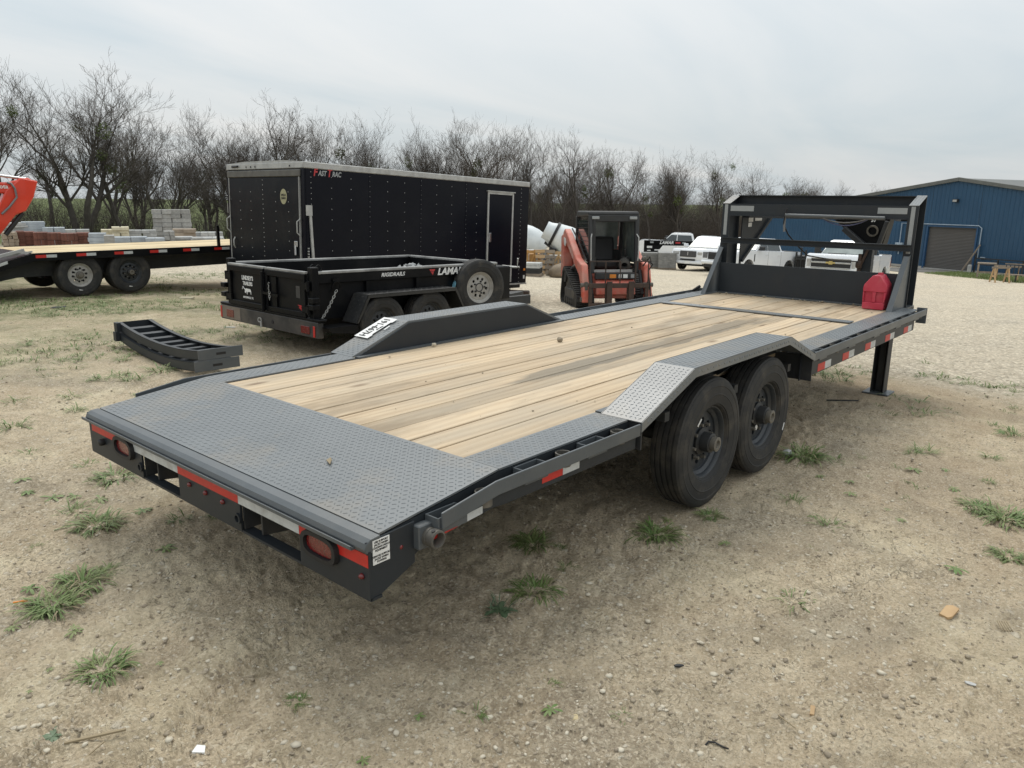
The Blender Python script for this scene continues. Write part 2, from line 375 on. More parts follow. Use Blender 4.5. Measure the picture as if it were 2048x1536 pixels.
M['wood2'] = mk('yellow_pine_deck', (.62,.50,.30), (.50,.39,.22), 1.3, .7, rnd=.1)

def ground_mat():
    m = bpy.data.materials.new('dirt_and_gravel'); t = nt(m)
    P = N(t, 'ShaderNodeNewGeometry').outputs['Position']
    sp = N(t, 'ShaderNodeSeparateXYZ'); t.links.new(P, sp.inputs[0]); X, Y = sp.outputs[0], sp.outputs[1]
    big = noise(t, P, .33, 6, .6, .4); mid = noise(t, P, 1.15, 7, .66, .6); fin = noise(t, P, 13, 6, .7); gr = noise(t, P, 85, 4, .8)
    vfine = noise(t, P, 210, 2, .6)
    base = mixc(t, ramp(t, mid, [(.36, 0), (.64, 1)]), (.515,.410,.280), (.730,.610,.430))
    base = mixc(t, math_(t, 'MULTIPLY', ramp(t, fin, [(.36, 1), (.50, 0)]), .42), base, (.330,.270,.172))
    base = mixc(t, math_(t, 'MULTIPLY', ramp(t, gr, [(.36, 1), (.48, 0)]), .55), base, (.250,.203,.134))
    base = mixc(t, math_(t, 'MULTIPLY', ramp(t, gr, [(.54, 0), (.64, 1)]), .50), base, (.74,.66,.49))
    # darker, greyer loose gravel patches
    pt = ramp(t, math_(t, 'ADD', math_(t, 'MULTIPLY', noise(t, mapv(t, P, (1, 1, 1), loc=(5.3, 2.1, 0)), .62, 7, .68, .8), .78), math_(t, 'MULTIPLY', gr, .26)), [(.53, 0), (.60, 1)])
    loose = mixc(t, ramp(t, gr, [(.33, 0), (.68, 1)]), (.185,.155,.118), (.48,.42,.32))
    base = mixc(t, math_(t, 'MULTIPLY', pt, .60), base, loose)
    # pale crusts
    cr_ = ramp(t, noise(t, mapv(t, P, (1, 1, 1), loc=(-2.0, 7.7, 0)), .85, 6, .62, .5), [(.52, 0), (.66, 1)])
    base = mixc(t, math_(t, 'MULTIPLY', cr_, .60), base, (.78,.68,.47))
    m2_ = noise(t, P, 4.6, 7, .72, .5)
    base = mixc(t, math_(t, 'MULTIPLY', ramp(t, m2_, [(.34, 1), (.50, 0)]), .45), base, (.270,.222,.148))
    base = mixc(t, math_(t, 'MULTIPLY', ramp(t, m2_, [(.54, 0), (.70, 1)]), .45), base, (.68,.605,.455))
    # grains and small stones: every cell of two scales has its own tone
    def cells(scale, rnd_=1.0):
        w_ = N(t, 'ShaderNodeVectorMath', operation='ADD'); n_ = t.nodes.new('ShaderNodeTexNoise'); n_.inputs['Scale'].default_value = scale*.8; t.links.new(P, n_.inputs['Vector'])
        s2 = N(t, 'ShaderNodeVectorMath', operation='SCALE'); t.links.new(n_.outputs['Color'], s2.inputs[0]); s2.inputs['Scale'].default_value = .7/scale
        t.links.new(P, w_.inputs[0]); t.links.new(s2.outputs[0], w_.inputs[1])
        v_ = t.nodes.new('ShaderNodeTexVoronoi'); v_.inputs['Scale'].default_value = scale; v_.inputs['Randomness'].default_value = rnd_; t.links.new(w_.outputs[0], v_.inputs['Vector'])
        sc_ = N(t, 'ShaderNodeSeparateColor'); t.links.new(v_.outputs['Color'], sc_.inputs[0]); return v_.outputs['Distance'], sc_.outputs[0], sc_.outputs[1]
    d1, r1_, q1 = cells(95); d2, r2_, q2 = cells(38); d3, r3_, q3 = cells(17)
    gm = ramp(t, noise(t, mapv(t, P, (1, 1, 1), loc=(3, 3, 3)), 1.4, 6, .7, .6), [(.36, .25), (.60, 1)])
    base = mixc(t, math_(t, 'MULTIPLY', math_(t, 'MULTIPLY', ramp(t, r1_, [(.0, 1), (.42, 0)]), gm), .55), base, (.215,.172,.118))
    base = mixc(t, math_(t, 'MULTIPLY', math_(t, 'MULTIPLY', ramp(t, r1_, [(.72, 0), (.95, 1)]), gm), .55), base, (.80,.70,.53))
    st2 = math_(t, 'MULTIPLY', ramp(t, r2_, [(.80, 0), (.86, 1)]), ramp(t, d2, [(.30, 1), (.42, 0)]))
    dk2 = math_(t, 'MULTIPLY', ramp(t, r2_, [(.10, 1), (.16, 0)]), ramp(t, d2, [(.28, 1), (.40, 0)]))
    base = mixc(t, math_(t, 'MULTIPLY', st2, .75), base, mixc(t, q2, (.55,.45,.32), (.80,.74,.62)))
    base = mixc(t, math_(t, 'MULTIPLY', dk2, .60), base, (.19,.155,.115))
    st3 = math_(t, 'MULTIPLY', ramp(t, r3_, [(.93, 0), (.95, 1)]), ramp(t, d3, [(.22, 1), (.34, 0)]))
    base = mixc(t, math_(t, 'MULTIPLY', st3, .7), base, mixc(t, q3, (.50,.42,.31), (.78,.71,.58)))
    # light bits of stone
    bits = ramp(t, noise(t, P, 52, 1, .4), [(.70, 0), (.745, 1)])
    base = mixc(t, math_(t, 'MULTIPLY', bits, .75), base, (.76,.71,.58))
    # reddish sand at the right
    rs = math_(t, 'MULTIPLY', ramp(t, noise(t, P, .45, 4, .6), [(.42, 0), (.62, 1)]), ramp(t, math_(t, 'MULTIPLY', math_(t, 'SUBTRACT', X, Y), .1), [(.35, 0), (.62, 1)]))
    base = mixc(t, math_(t, 'MULTIPLY', rs, .5), base, (.42,.315,.205))
    # crushed-stone yard beyond the dirt: boundary runs along the yard, broken by noise
    e = math_(t, 'ADD', math_(t, 'ADD', X, math_(t, 'MULTIPLY', Y, .10)), math_(t, 'MULTIPLY', math_(t, 'SUBTRACT', big, .5), 6.0))
    yard = ramp(t, math_(t, 'MULTIPLY', e, .05), [(.33, 0), (.44, 1)])
    g1 = mixc(t, ramp(t, noise(t, P, 24, 5, .75), [(.3, 0), (.7, 1)]), (.43,.36,.265), (.72,.635,.49))
    g1 = mixc(t, math_(t, 'MULTIPLY', ramp(t, noise(t, mapv(t, P, (.25, 1.0, 1), rot=(0, 0, .5)), .8, 5, .6), [(.45, 0), (.7, 1)]), .45), g1, (.40,.365,.30))
    g1 = mixc(t, math_(t, 'MULTIPLY', ramp(t, noise(t, P, 7.5, 6, .75), [(.36, 1), (.52, 0)]), .55), g1, (.25,.215,.165))
    g1 = mixc(t, math_(t, 'MULTIPLY', ramp(t, noise(t, P, 13, 4, .7), [(.56, 0), (.66, 1)]), .6), g1, (.72,.66,.53))
    d4, r4_, q4 = cells(26)
    g1 = mixc(t, math_(t, 'MULTIPLY', ramp(t, r4_, [(.0, 1), (.30, 0)]), .55), g1, (.27,.225,.165))
    g1 = mixc(t, math_(t, 'MULTIPLY', ramp(t, r4_, [(.70, 0), (.92, 1)]), .65), g1, (.84,.76,.61))
    base = mixc(t, yard, base, g1)
    # green film of grass: left yard behind and the field beyond the stone yard
    lf = math_(t, 'MULTIPLY', ramp(t, math_(t, 'MULTIPLY', Y, .1), [(.45, 0), (1.05, 1)]), ramp(t, math_(t, 'MULTIPLY', math_(t, 'ADD', X, 0.0), .1), [(.35, 1), (.85, 0)]))
    gn = math_(t, 'MULTIPLY', lf, ramp(t, math_(t, 'ADD', math_(t, 'MULTIPLY', mid, .6), math_(t, 'MULTIPLY', fin, .4)), [(.40, 0), (.58, 1)]))
    grs = mixc(t, ramp(t, noise(t, P, 30, 4, .7), [(.3, 0), (.7, 1)]), (.075,.095,.030), (.185,.205,.085))
    base = mixc(t, math_(t, 'MULTIPLY', gn, .85), base, grs)
    # meadow beyond a line running from behind the stone pallets to the far end of the lot
    ml = math_(t, 'ADD', math_(t, 'ADD', math_(t, 'MULTIPLY', X, -.30), Y), math_(t, 'MULTIPLY', math_(t, 'SUBTRACT', big, .5), 5))
    fl = ramp(t, math_(t, 'MULTIPLY', ml, .02), [(.58, 0), (.66, 1)])
    mead = mixc(t, noise(t, P, .5, 5, .6), (.065,.088,.026), (.135,.160,.055))
    base = mixc(t, fl, base, mead)
    stn = math_(t, 'ADD', math_(t, 'MULTIPLY', math_(t, 'SUBTRACT', 1.0, d1), math_(t, 'MULTIPLY', r1_, .10)), math_(t, 'ADD', math_(t, 'MULTIPLY', st2, .16), math_(t, 'MULTIPLY', st3, .25)))
    hgt = math_(t, 'ADD', math_(t, 'ADD', math_(t, 'ADD', math_(t, 'MULTIPLY', fin, .55), stn), math_(t, 'MULTIPLY', gr, .35)), math_(t, 'MULTIPLY', vfine, .15))
    vo = t.nodes.new('ShaderNodeTexVoronoi'); vo.feature = 'DISTANCE_TO_EDGE'; vo.inputs['Scale'].default_value = 5.0
    nv = N(t, 'ShaderNodeVectorMath', operation='ADD'); t.links.new(P, nv.inputs[0]); nc = t.nodes.new('ShaderNodeTexNoise'); nc.inputs['Scale'].default_value = 6; t.links.new(P, nc.inputs['Vector']); t.links.new(nc.outputs['Color'], nv.inputs[1])
    t.links.new(nv.outputs[0], vo.inputs['Vector'])
    crk = math_(t, 'MULTIPLY', ramp(t, vo.outputs['Distance'], [(.0, 1), (.018, 0)]), ramp(t, mid, [(.5, 0), (.62, 1)]))
    base = mixc(t, math_(t, 'MULTIPLY', crk, .38), base, (.15,.125,.09))
    hgt = math_(t, 'SUBTRACT', hgt, math_(t, 'MULTIPLY', crk, .3))
    finish(t, base, .92, 0, bump(t, hgt, 1.0, .045), spec=.25); return m
M['ground'] = ground_mat()
# ------------------------------------------------------------------ ground sheet
_VT = {}
def vnoise(x, y, seed):
    if seed not in _VT: _VT[seed] = np.random.default_rng(seed).random((256, 256))
    T = _VT[seed]
    xi = np.floor(x).astype(int); yi = np.floor(y).astype(int); fx = x-xi; fy = y-yi
    fx = fx*fx*(3-2*fx); fy = fy*fy*(3-2*fy)
    a = T[xi & 255, yi & 255]; b = T[(xi+1) & 255, yi & 255]; c = T[xi & 255, (yi+1) & 255]; d = T[(xi+1) & 255, (yi+1) & 255]
    return (a*(1-fx)+b*fx)*(1-fy)+(c*(1-fx)+d*fx)*fy - .5
def relief(x, y):
    rr = np.hypot(x-CAM.x, y-CAM.y); k = 1-smooth(8, 30, rr)
    h = .05*vnoise(x*.55, y*.55, 1) + .028*vnoise(x*1.7, y*1.7, 2) + .016*vnoise(x*4.1, y*4.1, 3)
    h2 = .020*vnoise(x*9, y*9, 4) + .020*vnoise(x*19, y*19, 5) + .015*vnoise(x*41, y*41, 6) + .009*vnoise(x*83, y*83, 7)
    # old tyre ruts: one curving past the tail, one at the right
    for (px, py, ang, amp) in ((-.6, -.57, 3.555, .016), (-.95, -.30, 3.50, .010), (1.3, -2.2, 3.97, .014), (2.6, -3.6, .25, .016)):
        ca, sa = math.cos(ang), math.sin(ang); d = (x-px)*(-sa) + (y-py)*ca + .22*vnoise(x*.5, y*.5, 9); s_ = (x-px)*ca + (y-py)*sa
        keep = (.35+.65*smooth(-.15, .15, vnoise(x*1.3, y*1.3, 12)))*smooth(-.6, .3, s_)*(1-smooth(2.2, 3.6, s_)); g = np.exp(-(d/.12)**4)
        h2 = h2 + keep*(-amp*g + amp*.55*np.exp(-((np.abs(d)-.17)/.05)**2) + .009*g*np.sign(np.sin(s_*2*math.pi/.075 + np.abs(d)*18))*smooth(.0, .02, np.abs(np.sin(d*2*math.pi/.09))-.25))
    pad = np.ones_like(x)                                  # trodden flat where things rest
    for (cx, cy, r) in ((1.88,-1.13,.35),(2.69,-1.13,.35),(1.88,1.13,.35),(2.69,1.13,.35),(6.3,-.98,.3),(1.6,5.3,.9),(3.7,4.15,.35),(4.5,4.15,.35),(3.7,5.95,.35),(4.5,5.95,.35)):
        pad = np.minimum(pad, smooth(r*.6, r*1.3, np.hypot(x-cx, y-cy)))
    return (h*.6 + h2*k)*pad - (1-pad)*.004
def build_ground():
    a_in = np.linspace(YAW-.78, YAW+.78, 620); a_out = np.linspace(YAW+.78, YAW-.78+2*math.pi, 74)[1:-1]
    A = np.concatenate([a_in, a_out]); R_ = np.concatenate([[.15], np.geomspace(.6, 30, 430), np.geomspace(30.6, 900, 90)])
    AA, RR = np.meshgrid(A, R_, indexing='ij'); X = CAM.x+RR*np.cos(AA); Y = CAM.y+RR*np.sin(AA)
    Z = gnd(X, Y) + relief(X, Y)
    na, nr = AA.shape; co = np.stack([X, Y, Z], -1).reshape(-1, 3)
    i = np.arange(na)[:, None]; j = np.arange(nr-1)[None, :]; i2 = (i+1) % na
    q = np.stack([i*nr+j, i*nr+j+1, i2*nr+j+1, i2*nr+j], -1).reshape(-1, 4)
    me = bpy.data.meshes.new('ground'); me.vertices.add(len(co)); me.vertices.foreach_set('co', co.ravel())
    me.loops.add(q.size); me.loops.foreach_set('vertex_index', q.ravel().astype(np.int32))
    me.polygons.add(len(q)); me.polygons.foreach_set('loop_start', np.arange(0, q.size, 4, dtype=np.int32)); me.polygons.foreach_set('loop_total', np.full(len(q), 4, np.int32))
    me.polygons.foreach_set('use_smooth', np.ones(len(q), bool)); me.materials.append(M['ground']); me.update(); me.validate()
    if me.polygons[1000].normal.z < 0: me.flip_normals()
    o = bpy.data.objects.new('ground', me); COL.objects.link(o)
    tag(o, 'bare tan dirt yard running into a pale gravel lot and green field', kind='structure')
build_ground()
def GR(x, y): return G(x, y) + float(relief(np.array([x], float), np.array([y], float))[0])

# ------------------------------------------------------------------ blue metal building
WD = Vector((.358, .934, 0)); WN_ = Vector((.934, -.358, 0))          # along the gable wall to the left, and into the building
BO = Vector((59.14, 9.25, 0)); BZ = -2.88                            # below the gable peak
bld = thing('metal_building', 'large blue metal building with low gable and grey roll up door', 'building', (BO.x, BO.y, BZ), (0, 0, math.atan2(WD.y, WD.x)))
# local: x along wall to the left, y outward to the viewer is +y? (rotate): into building is -y
def wall_strip(mb, x0, x1, zb, ztop, y):
    """ribbed sheet from x0 to x1; ztop(x) is the top line"""
    xs = []; x = x0
    while x < x1:
        for dx_, d in ((0, 0), (.20, 0), (.225, .035), (.275, .035)): xs.append((x+dx_, d))
        x += .30
    xs = [(a, d) for a, d in xs if a <= x1]
    vs = []
    for a, d in xs: vs += [(a, y+d, zb(a)), (a, y+d, ztop(a))]
    mb.add(vs, [(2*i, 2*i+2, 2*i+3, 2*i+1) for i in range(len(xs)-1)])
HP, HW, SL = 6.34, 18.8, .151
top = lambda x: HP - SL*abs(x) - .12
DX0, DX1, DH = -1.68, 1.84, 3.0                                      # door opening
w = MB(); wall_strip(w, DX1, HW, lambda a: .16, top, 0); wall_strip(w, -HW, DX0, lambda a: .16, top, 0); wall_strip(w, DX0, DX1, lambda a: DH, top, 0)
w.build('wall', M['blue'], bld)
w = MB(); w.box(-HW, DX0, -.25, .04, 0, .16); w.box(DX1, HW, -.25, .04, 0, .16); w.build('foundation', M['concrete'], bld)
w = MB()                                                             # side walls and roof slabs
w.box(HW-.1, HW+.02, -42, -.02, 0, HP-SL*HW-.1); w.box(-HW-.02, -HW+.1, -42, -.02, 0, HP-SL*HW-.1); w.build('side_wall', M['blue'], bld)
for sgn in (1, -1):
    r = MB(); r.prism([(0, .12, HP), (sgn*(HW+.3), .12, HP-SL*(HW+.3)), (sgn*(HW+.3), .12, HP-SL*(HW+.3)-.12), (0, .12, HP-.12)], (0, -42, 0)); r.build('roof', M['trimg'], bld)
    r = MB(); r.prism([(0, .125, HP+.06), (sgn*(HW+.35), .125, HP+.06-SL*(HW+.35)), (sgn*(HW+.35), .125, HP-.20-SL*(HW+.35)), (0, .125, HP-.20)], (0, .10, 0)); r.build('rake_trim', M['trimg'], bld, bevel=.02)
d = MB()                                                             # corrugated curtain of the roll-up door
pz = []; z = 0.02
while z < DH: pz += [(z, 0), (z+.035, .018), (z+.07, .018)]; z += .10
pz.append((DH, 0)); vs = []
for z, o_ in pz: vs += [(DX0, -.12+o_, z), (DX1, -.12+o_, z)]
d.add(vs, [(2*i, 2*i+1, 2*i+3, 2*i+2) for i in range(len(pz)-1)])
rd = d.build('roll_up_door', M['door'], bld)
MB().box(DX0, DX1, -.115, -.06, 0, .08).build('bottom_bar', M['galv'], rd)
fr = MB(); fr.box(DX1, DX1+.12, -.2, .07, 0, DH+.12); fr.box(DX0-.12, DX0, -.2, .07, 0, DH+.12); fr.box(DX0, DX1, -.2, .07, DH, DH+.12); fr.build('door_frame', mk('blue_trim', (.018,.075,.17)), bld)
g_ = MB(); g_.tube([(3.9, .14, .9), (3.9, .14, DH+.18), (2.5, .12, DH+.18), (DX0-.15, .12, DH+.18), (DX0-.38, .12, DH+.02), (DX0-.38, .12, 1.0)], .035, 6); g_.build('conduit', M['conduit'], bld)
MB().box(-.16, .20, .05, .28, 4.72, 4.93).build('wall_lamp', M['plast'], bld, bevel=.02)
MB().box(-.12, .16, .281, .29, 4.75, 4.89).build('lamp_lens', M['galv'], bld)
MB().box(3.6, 4.2, .05, .25, 1.15, 1.75).build('electric_box', M['conduit'], bld, bevel=.02)
MB().box(-2.55, -2.25, .05, .14, .98, 1.12).build('outlet_box', M['conduit'], bld)

ap = MB(); c0 = BO
def bw(x, y, z=0): p = BO + WD*x - WN_*y; return Vector((p.x, p.y, G(p.x, p.y)+z))
pts = [bw(-1.9, .1), bw(2.6, .1), bw(2.9, 6.5), bw(-1.0, 6.5)]
ap.prism([Vector((p.x, p.y, max(p.z, BZ-.05 if i < 2 else -9)+.03)) for i, p in enumerate(pts)], (0, 0, -.25))
tag(ap.build('asphalt_apron', M['asphalt'], kind='structure'), 'dark worn asphalt apron before the grey roll up door')
ap = MB(); ap.prism([Vector((bw(x, y).x, bw(x, y).y, BZ+.04)) for x, y in ((-1.75, -.2), (2.1, -.2), (2.2, 1.1), (-1.75, 1.1))], (0, 0, -.3))
tag(ap.build('concrete_sill', M['concrete'], kind='structure'), 'pale concrete sill slab under the roll up door')

# ------------------------------------------------------------------ bare trees
def grow(seed, height=10.0, stems=2, spread=.5, twig=1.0):
    rn = random.Random(seed); big = MB(); tw_v = []; tw_f = []; ends = []
    def seg_tri(p, q, r0, r1):
        d = (q-p); a = d.orthogonal().normalized(); b = d.cross(a).normalized(); o = len(tw_v)
        for c, r in ((p, r0), (q, r1)):
            for k in range(3):
                t = 2.094*k; tw_v.append(tuple(c+(a*math.cos(t)+b*math.sin(t))*r))
        for k in range(3): tw_f.append((o+k, o+(k+1) % 3, o+3+(k+1) % 3, o+3+k))
    def branch(p, d, L, r, lev):
        n = 4 if lev < 2 else 3; pts = [p]; dirs = [d]; q = p; dd = d
        for i in range(n):
            wob = .13 if lev < 2 else .23
            dd = (dd + Vector((rn.gauss(0, wob), rn.gauss(0, wob), rn.gauss(.055, wob*.65)))).normalized(); q = q + dd*(L/n); pts.append(q); dirs.append(dd)
        r1 = r*.52
        if lev <= 2: big.tube(pts, r, 6 if lev == 0 else 5 if lev == 1 else 4, r1)
        else:
            for i in range(n): seg_tri(pts[i], pts[i+1], r+(r1-r)*i/n, r+(r1-r)*(i+1)/n)
        if lev >= 5: return
        nb = {0: rn.randint(4, 5), 1: rn.randint(5, 6), 2: rn.randint(5, 6), 3: rn.randint(3, 5), 4: rn.randint(3, 4)}[lev]
        if lev == 3: ends.append(pts[-1])
        for k in range(nb):
            t = rn.uniform(.2, 1.0) if lev else rn.uniform(.38, 1.0)
            if k == 0: t = 1.0
            i = min(int(t*n), n-1); f = t*n-i; b = pts[i].lerp(pts[i+1], f); bd = dirs[i+1]
            ax = Vector((rn.gauss(0, 1), rn.gauss(0, 1), rn.gauss(.25, .6))); ax = (ax - bd*ax.dot(bd)).normalized()
            an = rn.uniform(.42, 1.0) if k else rn.uniform(.05, .3)
            nd = (bd*math.cos(an) + ax*math.sin(an) + Vector((0, 0, .11))).normalized()
            rr = max((r+(r1-r)*t)*rn.uniform(.48, .70), .0052)
            branch(b, nd, L*rn.uniform(.55, .8)*(.95 if lev < 3 else .85), rr, lev+1)
    for s_ in range(stems):
        a = s_*2*math.pi/stems + rn.uniform(-.5, .5); lean = spread*rn.uniform(.35, .8) if stems > 1 else rn.uniform(0, .12)
        d = Vector((math.cos(a)*lean, math.sin(a)*lean, 1)).normalized()
        branch(Vector((math.cos(a)*.12, math.sin(a)*.12, -.3)), d, height*.36, height*.0165*(1.25 if stems == 1 else 1.0), 0)
    mx_ = sorted(v[2] for v in tw_v)[int(len(tw_v)*.997)]; k = height/mx_
    big.v = [tuple(c*k for c in v) for v in big.v]; tw_v = [tuple(c*k for c in v) for v in tw_v]
    trunk = big.mesh('trunk', M['bark']); cr_ = MB(); cr_.v = tw_v; cr_.f = tw_f
    me = bpy.data.meshes.new('crown'); me.from_pydata(tw_v, [], tw_f); me.materials.append(M['twig'])
    return trunk, me, [e*k for e in ends]
PROTO = [grow(3, 10, 2, .45), grow(8, 10, 1, .3), grow(14, 10, 3, .5), grow(21, 10, 2, .6), grow(33, 10, 1, .4), grow(41, 10, 4, .45)]
def clump(seed, r):
    rn = random.Random(seed); m_ = MB()
    for _ in range(150):
        d = Vector((rn.gauss(0, 1), rn.gauss(0, 1), rn.gauss(0, 1))).normalized()*r*rn.uniform(.15, 1)**.6
        a = Vector((rn.gauss(0, 1), rn.gauss(0, 1), rn.gauss(0, 1))).normalized()*r*.17; b = a.orthogonal().normalized()*r*.09
        m_.add([d-a, d+b, d+a, d-b], [(0, 1, 2, 3)])
    return m_.mesh('mistletoe', M['mistle'])
CL = [clump(i, .42) for i in range(3)]
def tree(k, p, h, rz, label, group=None, mist=0, sx=1.0):
    tr, crn, ends = PROTO[k]; s_ = h/10.0
    t = thing('bare_tree', label, 'tree', p, (0, 0, rz), group); t.scale = (s_*sx, s_*sx, s_)
    for nm, me in (('trunk', tr), ('crown', crn)):
        o = bpy.data.objects.new(nm, me); COL.objects.link(o); o.parent = t
    rn = random.Random(int(p.x*100)+k)
    for i in range(mist):
        e = ends[rn.randrange(len(ends))]; o = bpy.data.objects.new('mistletoe', CL[i % 3]); COL.objects.link(o); o.parent = t; o.location = e*.9; q = rn.uniform(.8, 1.6)/s_; o.scale = (q, q, q); o['kind'] = 'stuff'
    return t
def tdist(u): return float(np.interp(u, [-150, 0, 400, 1000, 1400, 1750], [43, 46, 58, 76, 94, 128]))
FRONT = [  # column, top row, prototype, turn, mistletoe, width, label
 (-60, 90, 0, .3, 1, 1.05, 'tallest bare tree cut by the left picture edge, above the excavator arm'),
 (35, 135, 3, 1.9, 2, .9, 'tall bare tree with a dark leafy clump right above the orange arm'),
 (175, 165, 2, .8, 3, 1.0, 'broad many-stemmed bare tree behind the brown pavers with mistletoe balls'),
 (262, 232, 1, 2.2, 1, .9, 'slim bare tree standing left of the grey block stack'),
 (345, 236, 3, 4.0, 0, 1.05, 'spreading bare tree rising above the grey block stack'),
 (418, 300, 4, .4, 0, .8, 'low thin bare tree beside the left end of the black enclosed trailer'),
 (490, 246, 5, 1.0, 1, 1.0, 'bare tree with one mistletoe ball over the rear of the enclosed trailer'),
 (577, 218, 1, 3.3, 0, 1.0, 'pointed bare tree standing highest over the enclosed trailer'),
 (640, 250, 2, 2.6, 0, .85, 'leaning bare tree just right of the pointed one over the enclosed trailer'),
 (700, 246, 3, 5.2, 2, .9, 'bare tree with green clumps over the middle of the enclosed trailer'),
 (765, 250, 0, 1.2, 3, .9, 'dense bare tree over the enclosed trailer dotted with mistletoe'),
 (830, 278, 4, .2, 1, .85, 'shorter bare tree above the side rivets of the enclosed trailer'),
 (895, 264, 5, 3.0, 1, .9, 'bare tree over the side door of the enclosed trailer'),
 (975, 262, 2, 4.4, 2, .95, 'round-topped bare tree above the front end of the enclosed trailer'),
 (1050, 272, 0, 5.5, 0, .9, 'bare tree right of the enclosed trailer above the far white drum'),
 (1115, 276, 3, .9, 1, .85, 'bare tree above the white mixer drums'),
 (1165, 272, 1, 1.7, 1, .85, 'upright bare tree left of the skid steer cab'),
 (1225, 306, 2, 2.9, 2, .9, 'bare tree with green clumps behind the skid steer cab roof'),
 (1290, 325, 4, 3.8, 2, .9, 'bare tree behind the right post of the skid steer cab'),
 (1350, 318, 5, 2.0, 4, .9, 'mistletoe-dotted bare tree above the white luxury vehicle'),
 (1432, 314, 0, .1, 4, .9, 'dark bare tree with heavy mistletoe left of the trailer headboard'),
 (1500, 332, 3, 1.1, 1, .95, 'bare tree above the left end of the headboard'),
 (1575, 360, 2, 5.0, 3, .95, 'bare tree with mistletoe above the middle of the headboard'),
 (1645, 364, 4, 2.4, 0, .95, 'bare tree just left of the blue building roof slope'),
 (1712, 372, 1, 3.6, 0, .95, 'last small bare tree disappearing behind the blue roof')]
for (u, v, k, rz, ms, sx, lab) in FRONT:
    D = tdist(u); p = dp(u, D); dd = (Vector((p.x, p.y, 0))-Vector((CAM.x, CAM.y, 0))).length
    hor = 387+.0096*(u); depth = D
    ztop = CAM.z + (hor-v)/FPX*depth*1.02
    tree(k, p, max(ztop-p.z, 3.5), rz, lab, 'bare trees along the edge of the lot', ms, sx)
rn = random.Random(5)
for i in range(36):
    u = (-110 + i*80 if i < 7 else 450 + (i-7)*45) + rn.uniform(-20, 20); D = tdist(u)*(1.12 + .26*rn.random()); p = dp(u, D)
    vt = np.interp(u, [-150, 60, 300, 500, 900, 1250, 1750], [150, 210, 290, 310, 320, 360, 390]) + rn.uniform(-12, 25)
    tree(rn.randrange(6), p, max(CAM.z+(387+.0096*u-vt)/FPX*D-p.z, 3.5), rn.uniform(0, 6.28), 'bare tree deeper in the thicket, ' + next(b for a, b in ((240, 'above the brown pavers at the left'), (460, 'around the grey block tower'), (780, 'over the rear half of the enclosed trailer'), (1070, 'over the front half of the enclosed trailer'), (1290, 'behind the skid steer and mixers'), (1450, 'behind the white luxury vehicle'), (9999, 'above the headboard of the grey trailer')) if u < a), 'bare trees deeper in the thicket', 1 if rn.random() < .3 else 0, rn.uniform(.8, 1.05))
def thicket():
    rn = random.Random(77); v = []; f = []
    def st(p, q, r):
        d = (q-p); a = d.orthogonal().normalized()*r; b = d.cross(a).normalized()*r; o = len(v)
        v.extend([tuple(p+a), tuple(p-a*.5+b*.87), tuple(p-a*.5-b*.87), tuple(q)]); f.extend([(o, o+1, o+3), (o+1, o+2, o+3), (o+2, o, o+3)])
    for i in range(27000):
        u = rn.uniform(-140, 1760)
        if rn.random() < .42: u = rn.uniform(980, 1520)
        if u < 460 and rn.random() < .5: continue
        D = tdist(u)*rn.uniform(.99, 1.3); p = dp(u, D)
        H = rn.uniform(.8, 3.8 if u > 480 else 3.4)*(1 if u < 980 or rn.random() < .35 else 1.6); ln = rn.uniform(.5, 1.0)*H
        d = Vector((rn.gauss(0, .42), rn.gauss(0, .42), 1)).normalized(); q = p + d*H; st(p + Vector((0, 0, -.1)), q, .012)
        for _ in range(4):
            b = p.lerp(q, rn.uniform(.25, .95)); e = b + Vector((rn.gauss(0, .5), rn.gauss(0, .5), rn.uniform(.0, .75)))*ln*.8; st(b, e, .007)
    me = bpy.data.meshes.new('thicket'); me.from_pydata(v, [], f); me.materials.append(M['thick'])
    o = bpy.data.objects.new('thicket', me); COL.objects.link(o); tag(o, 'tangle of bare brown brush under the row of trees', 'thicket', kind='stuff')
thicket()
# ------------------------------------------------------------------ wheels
def dish(mb, R, c, ax, nh=10, hole_r=(.55, .80), hub=.33, dz_=0.0):
    """wheel disc with elliptical hand holes, centre at c, axis ax"""
    c = Vector(c); d = Vector(ax).normalized(); a = d.orthogonal().normalized(); b = d.cross(a)
    P = lambda r, t, h=0: c + (a*math.cos(t)+b*math.sin(t))*r*R + d*h
    st = 2*math.pi/nh
    for s_ in range(nh):
        t0 = s_*st; m_ = 16; out = []; inn = []
        rm = (hole_r[0]+hole_r[1])/2; rr = (hole_r[1]-hole_r[0])/2; tw_ = st*.27
        for k in range(m_):
            q = 2*math.pi*k/m_; cx, cy = math.cos(q), math.sin(q); mxx = max(abs(cx), abs(cy)); sx, sy = cx/mxx, cy/mxx
            ro = rm + sx*(1.0-rm if sx > 0 else rm-hub); hgt = dz_*R*(ro-hub)
            out.append(P(ro, t0+sy*st/2, dz_*R*(1-ro))); inn.append(P(rm+cx*rr, t0+cy*tw_, dz_*R*(1-rm)))
        o = len(mb.v); mb.v.extend([tuple(p) for p in out+inn]); mb.f.extend([(o+k, o+(k+1) % m_, o+m_+(k+1) % m_, o+m_+k) for k in range(m_)])
        bk = [p - d*.02 for p in inn]; o2 = len(mb.v); mb.v.extend([tuple(p) for p in bk]); mb.f.extend([(o+m_+k, o+m_+(k+1) % m_, o2+(k+1) % m_, o2+k) for k in range(m_)])
    m_ = 24; vs = [P(hub, 2*math.pi*k/m_, dz_*R*(1-hub)) for k in range(m_)]; mb.add(vs, [tuple(range(m_))])
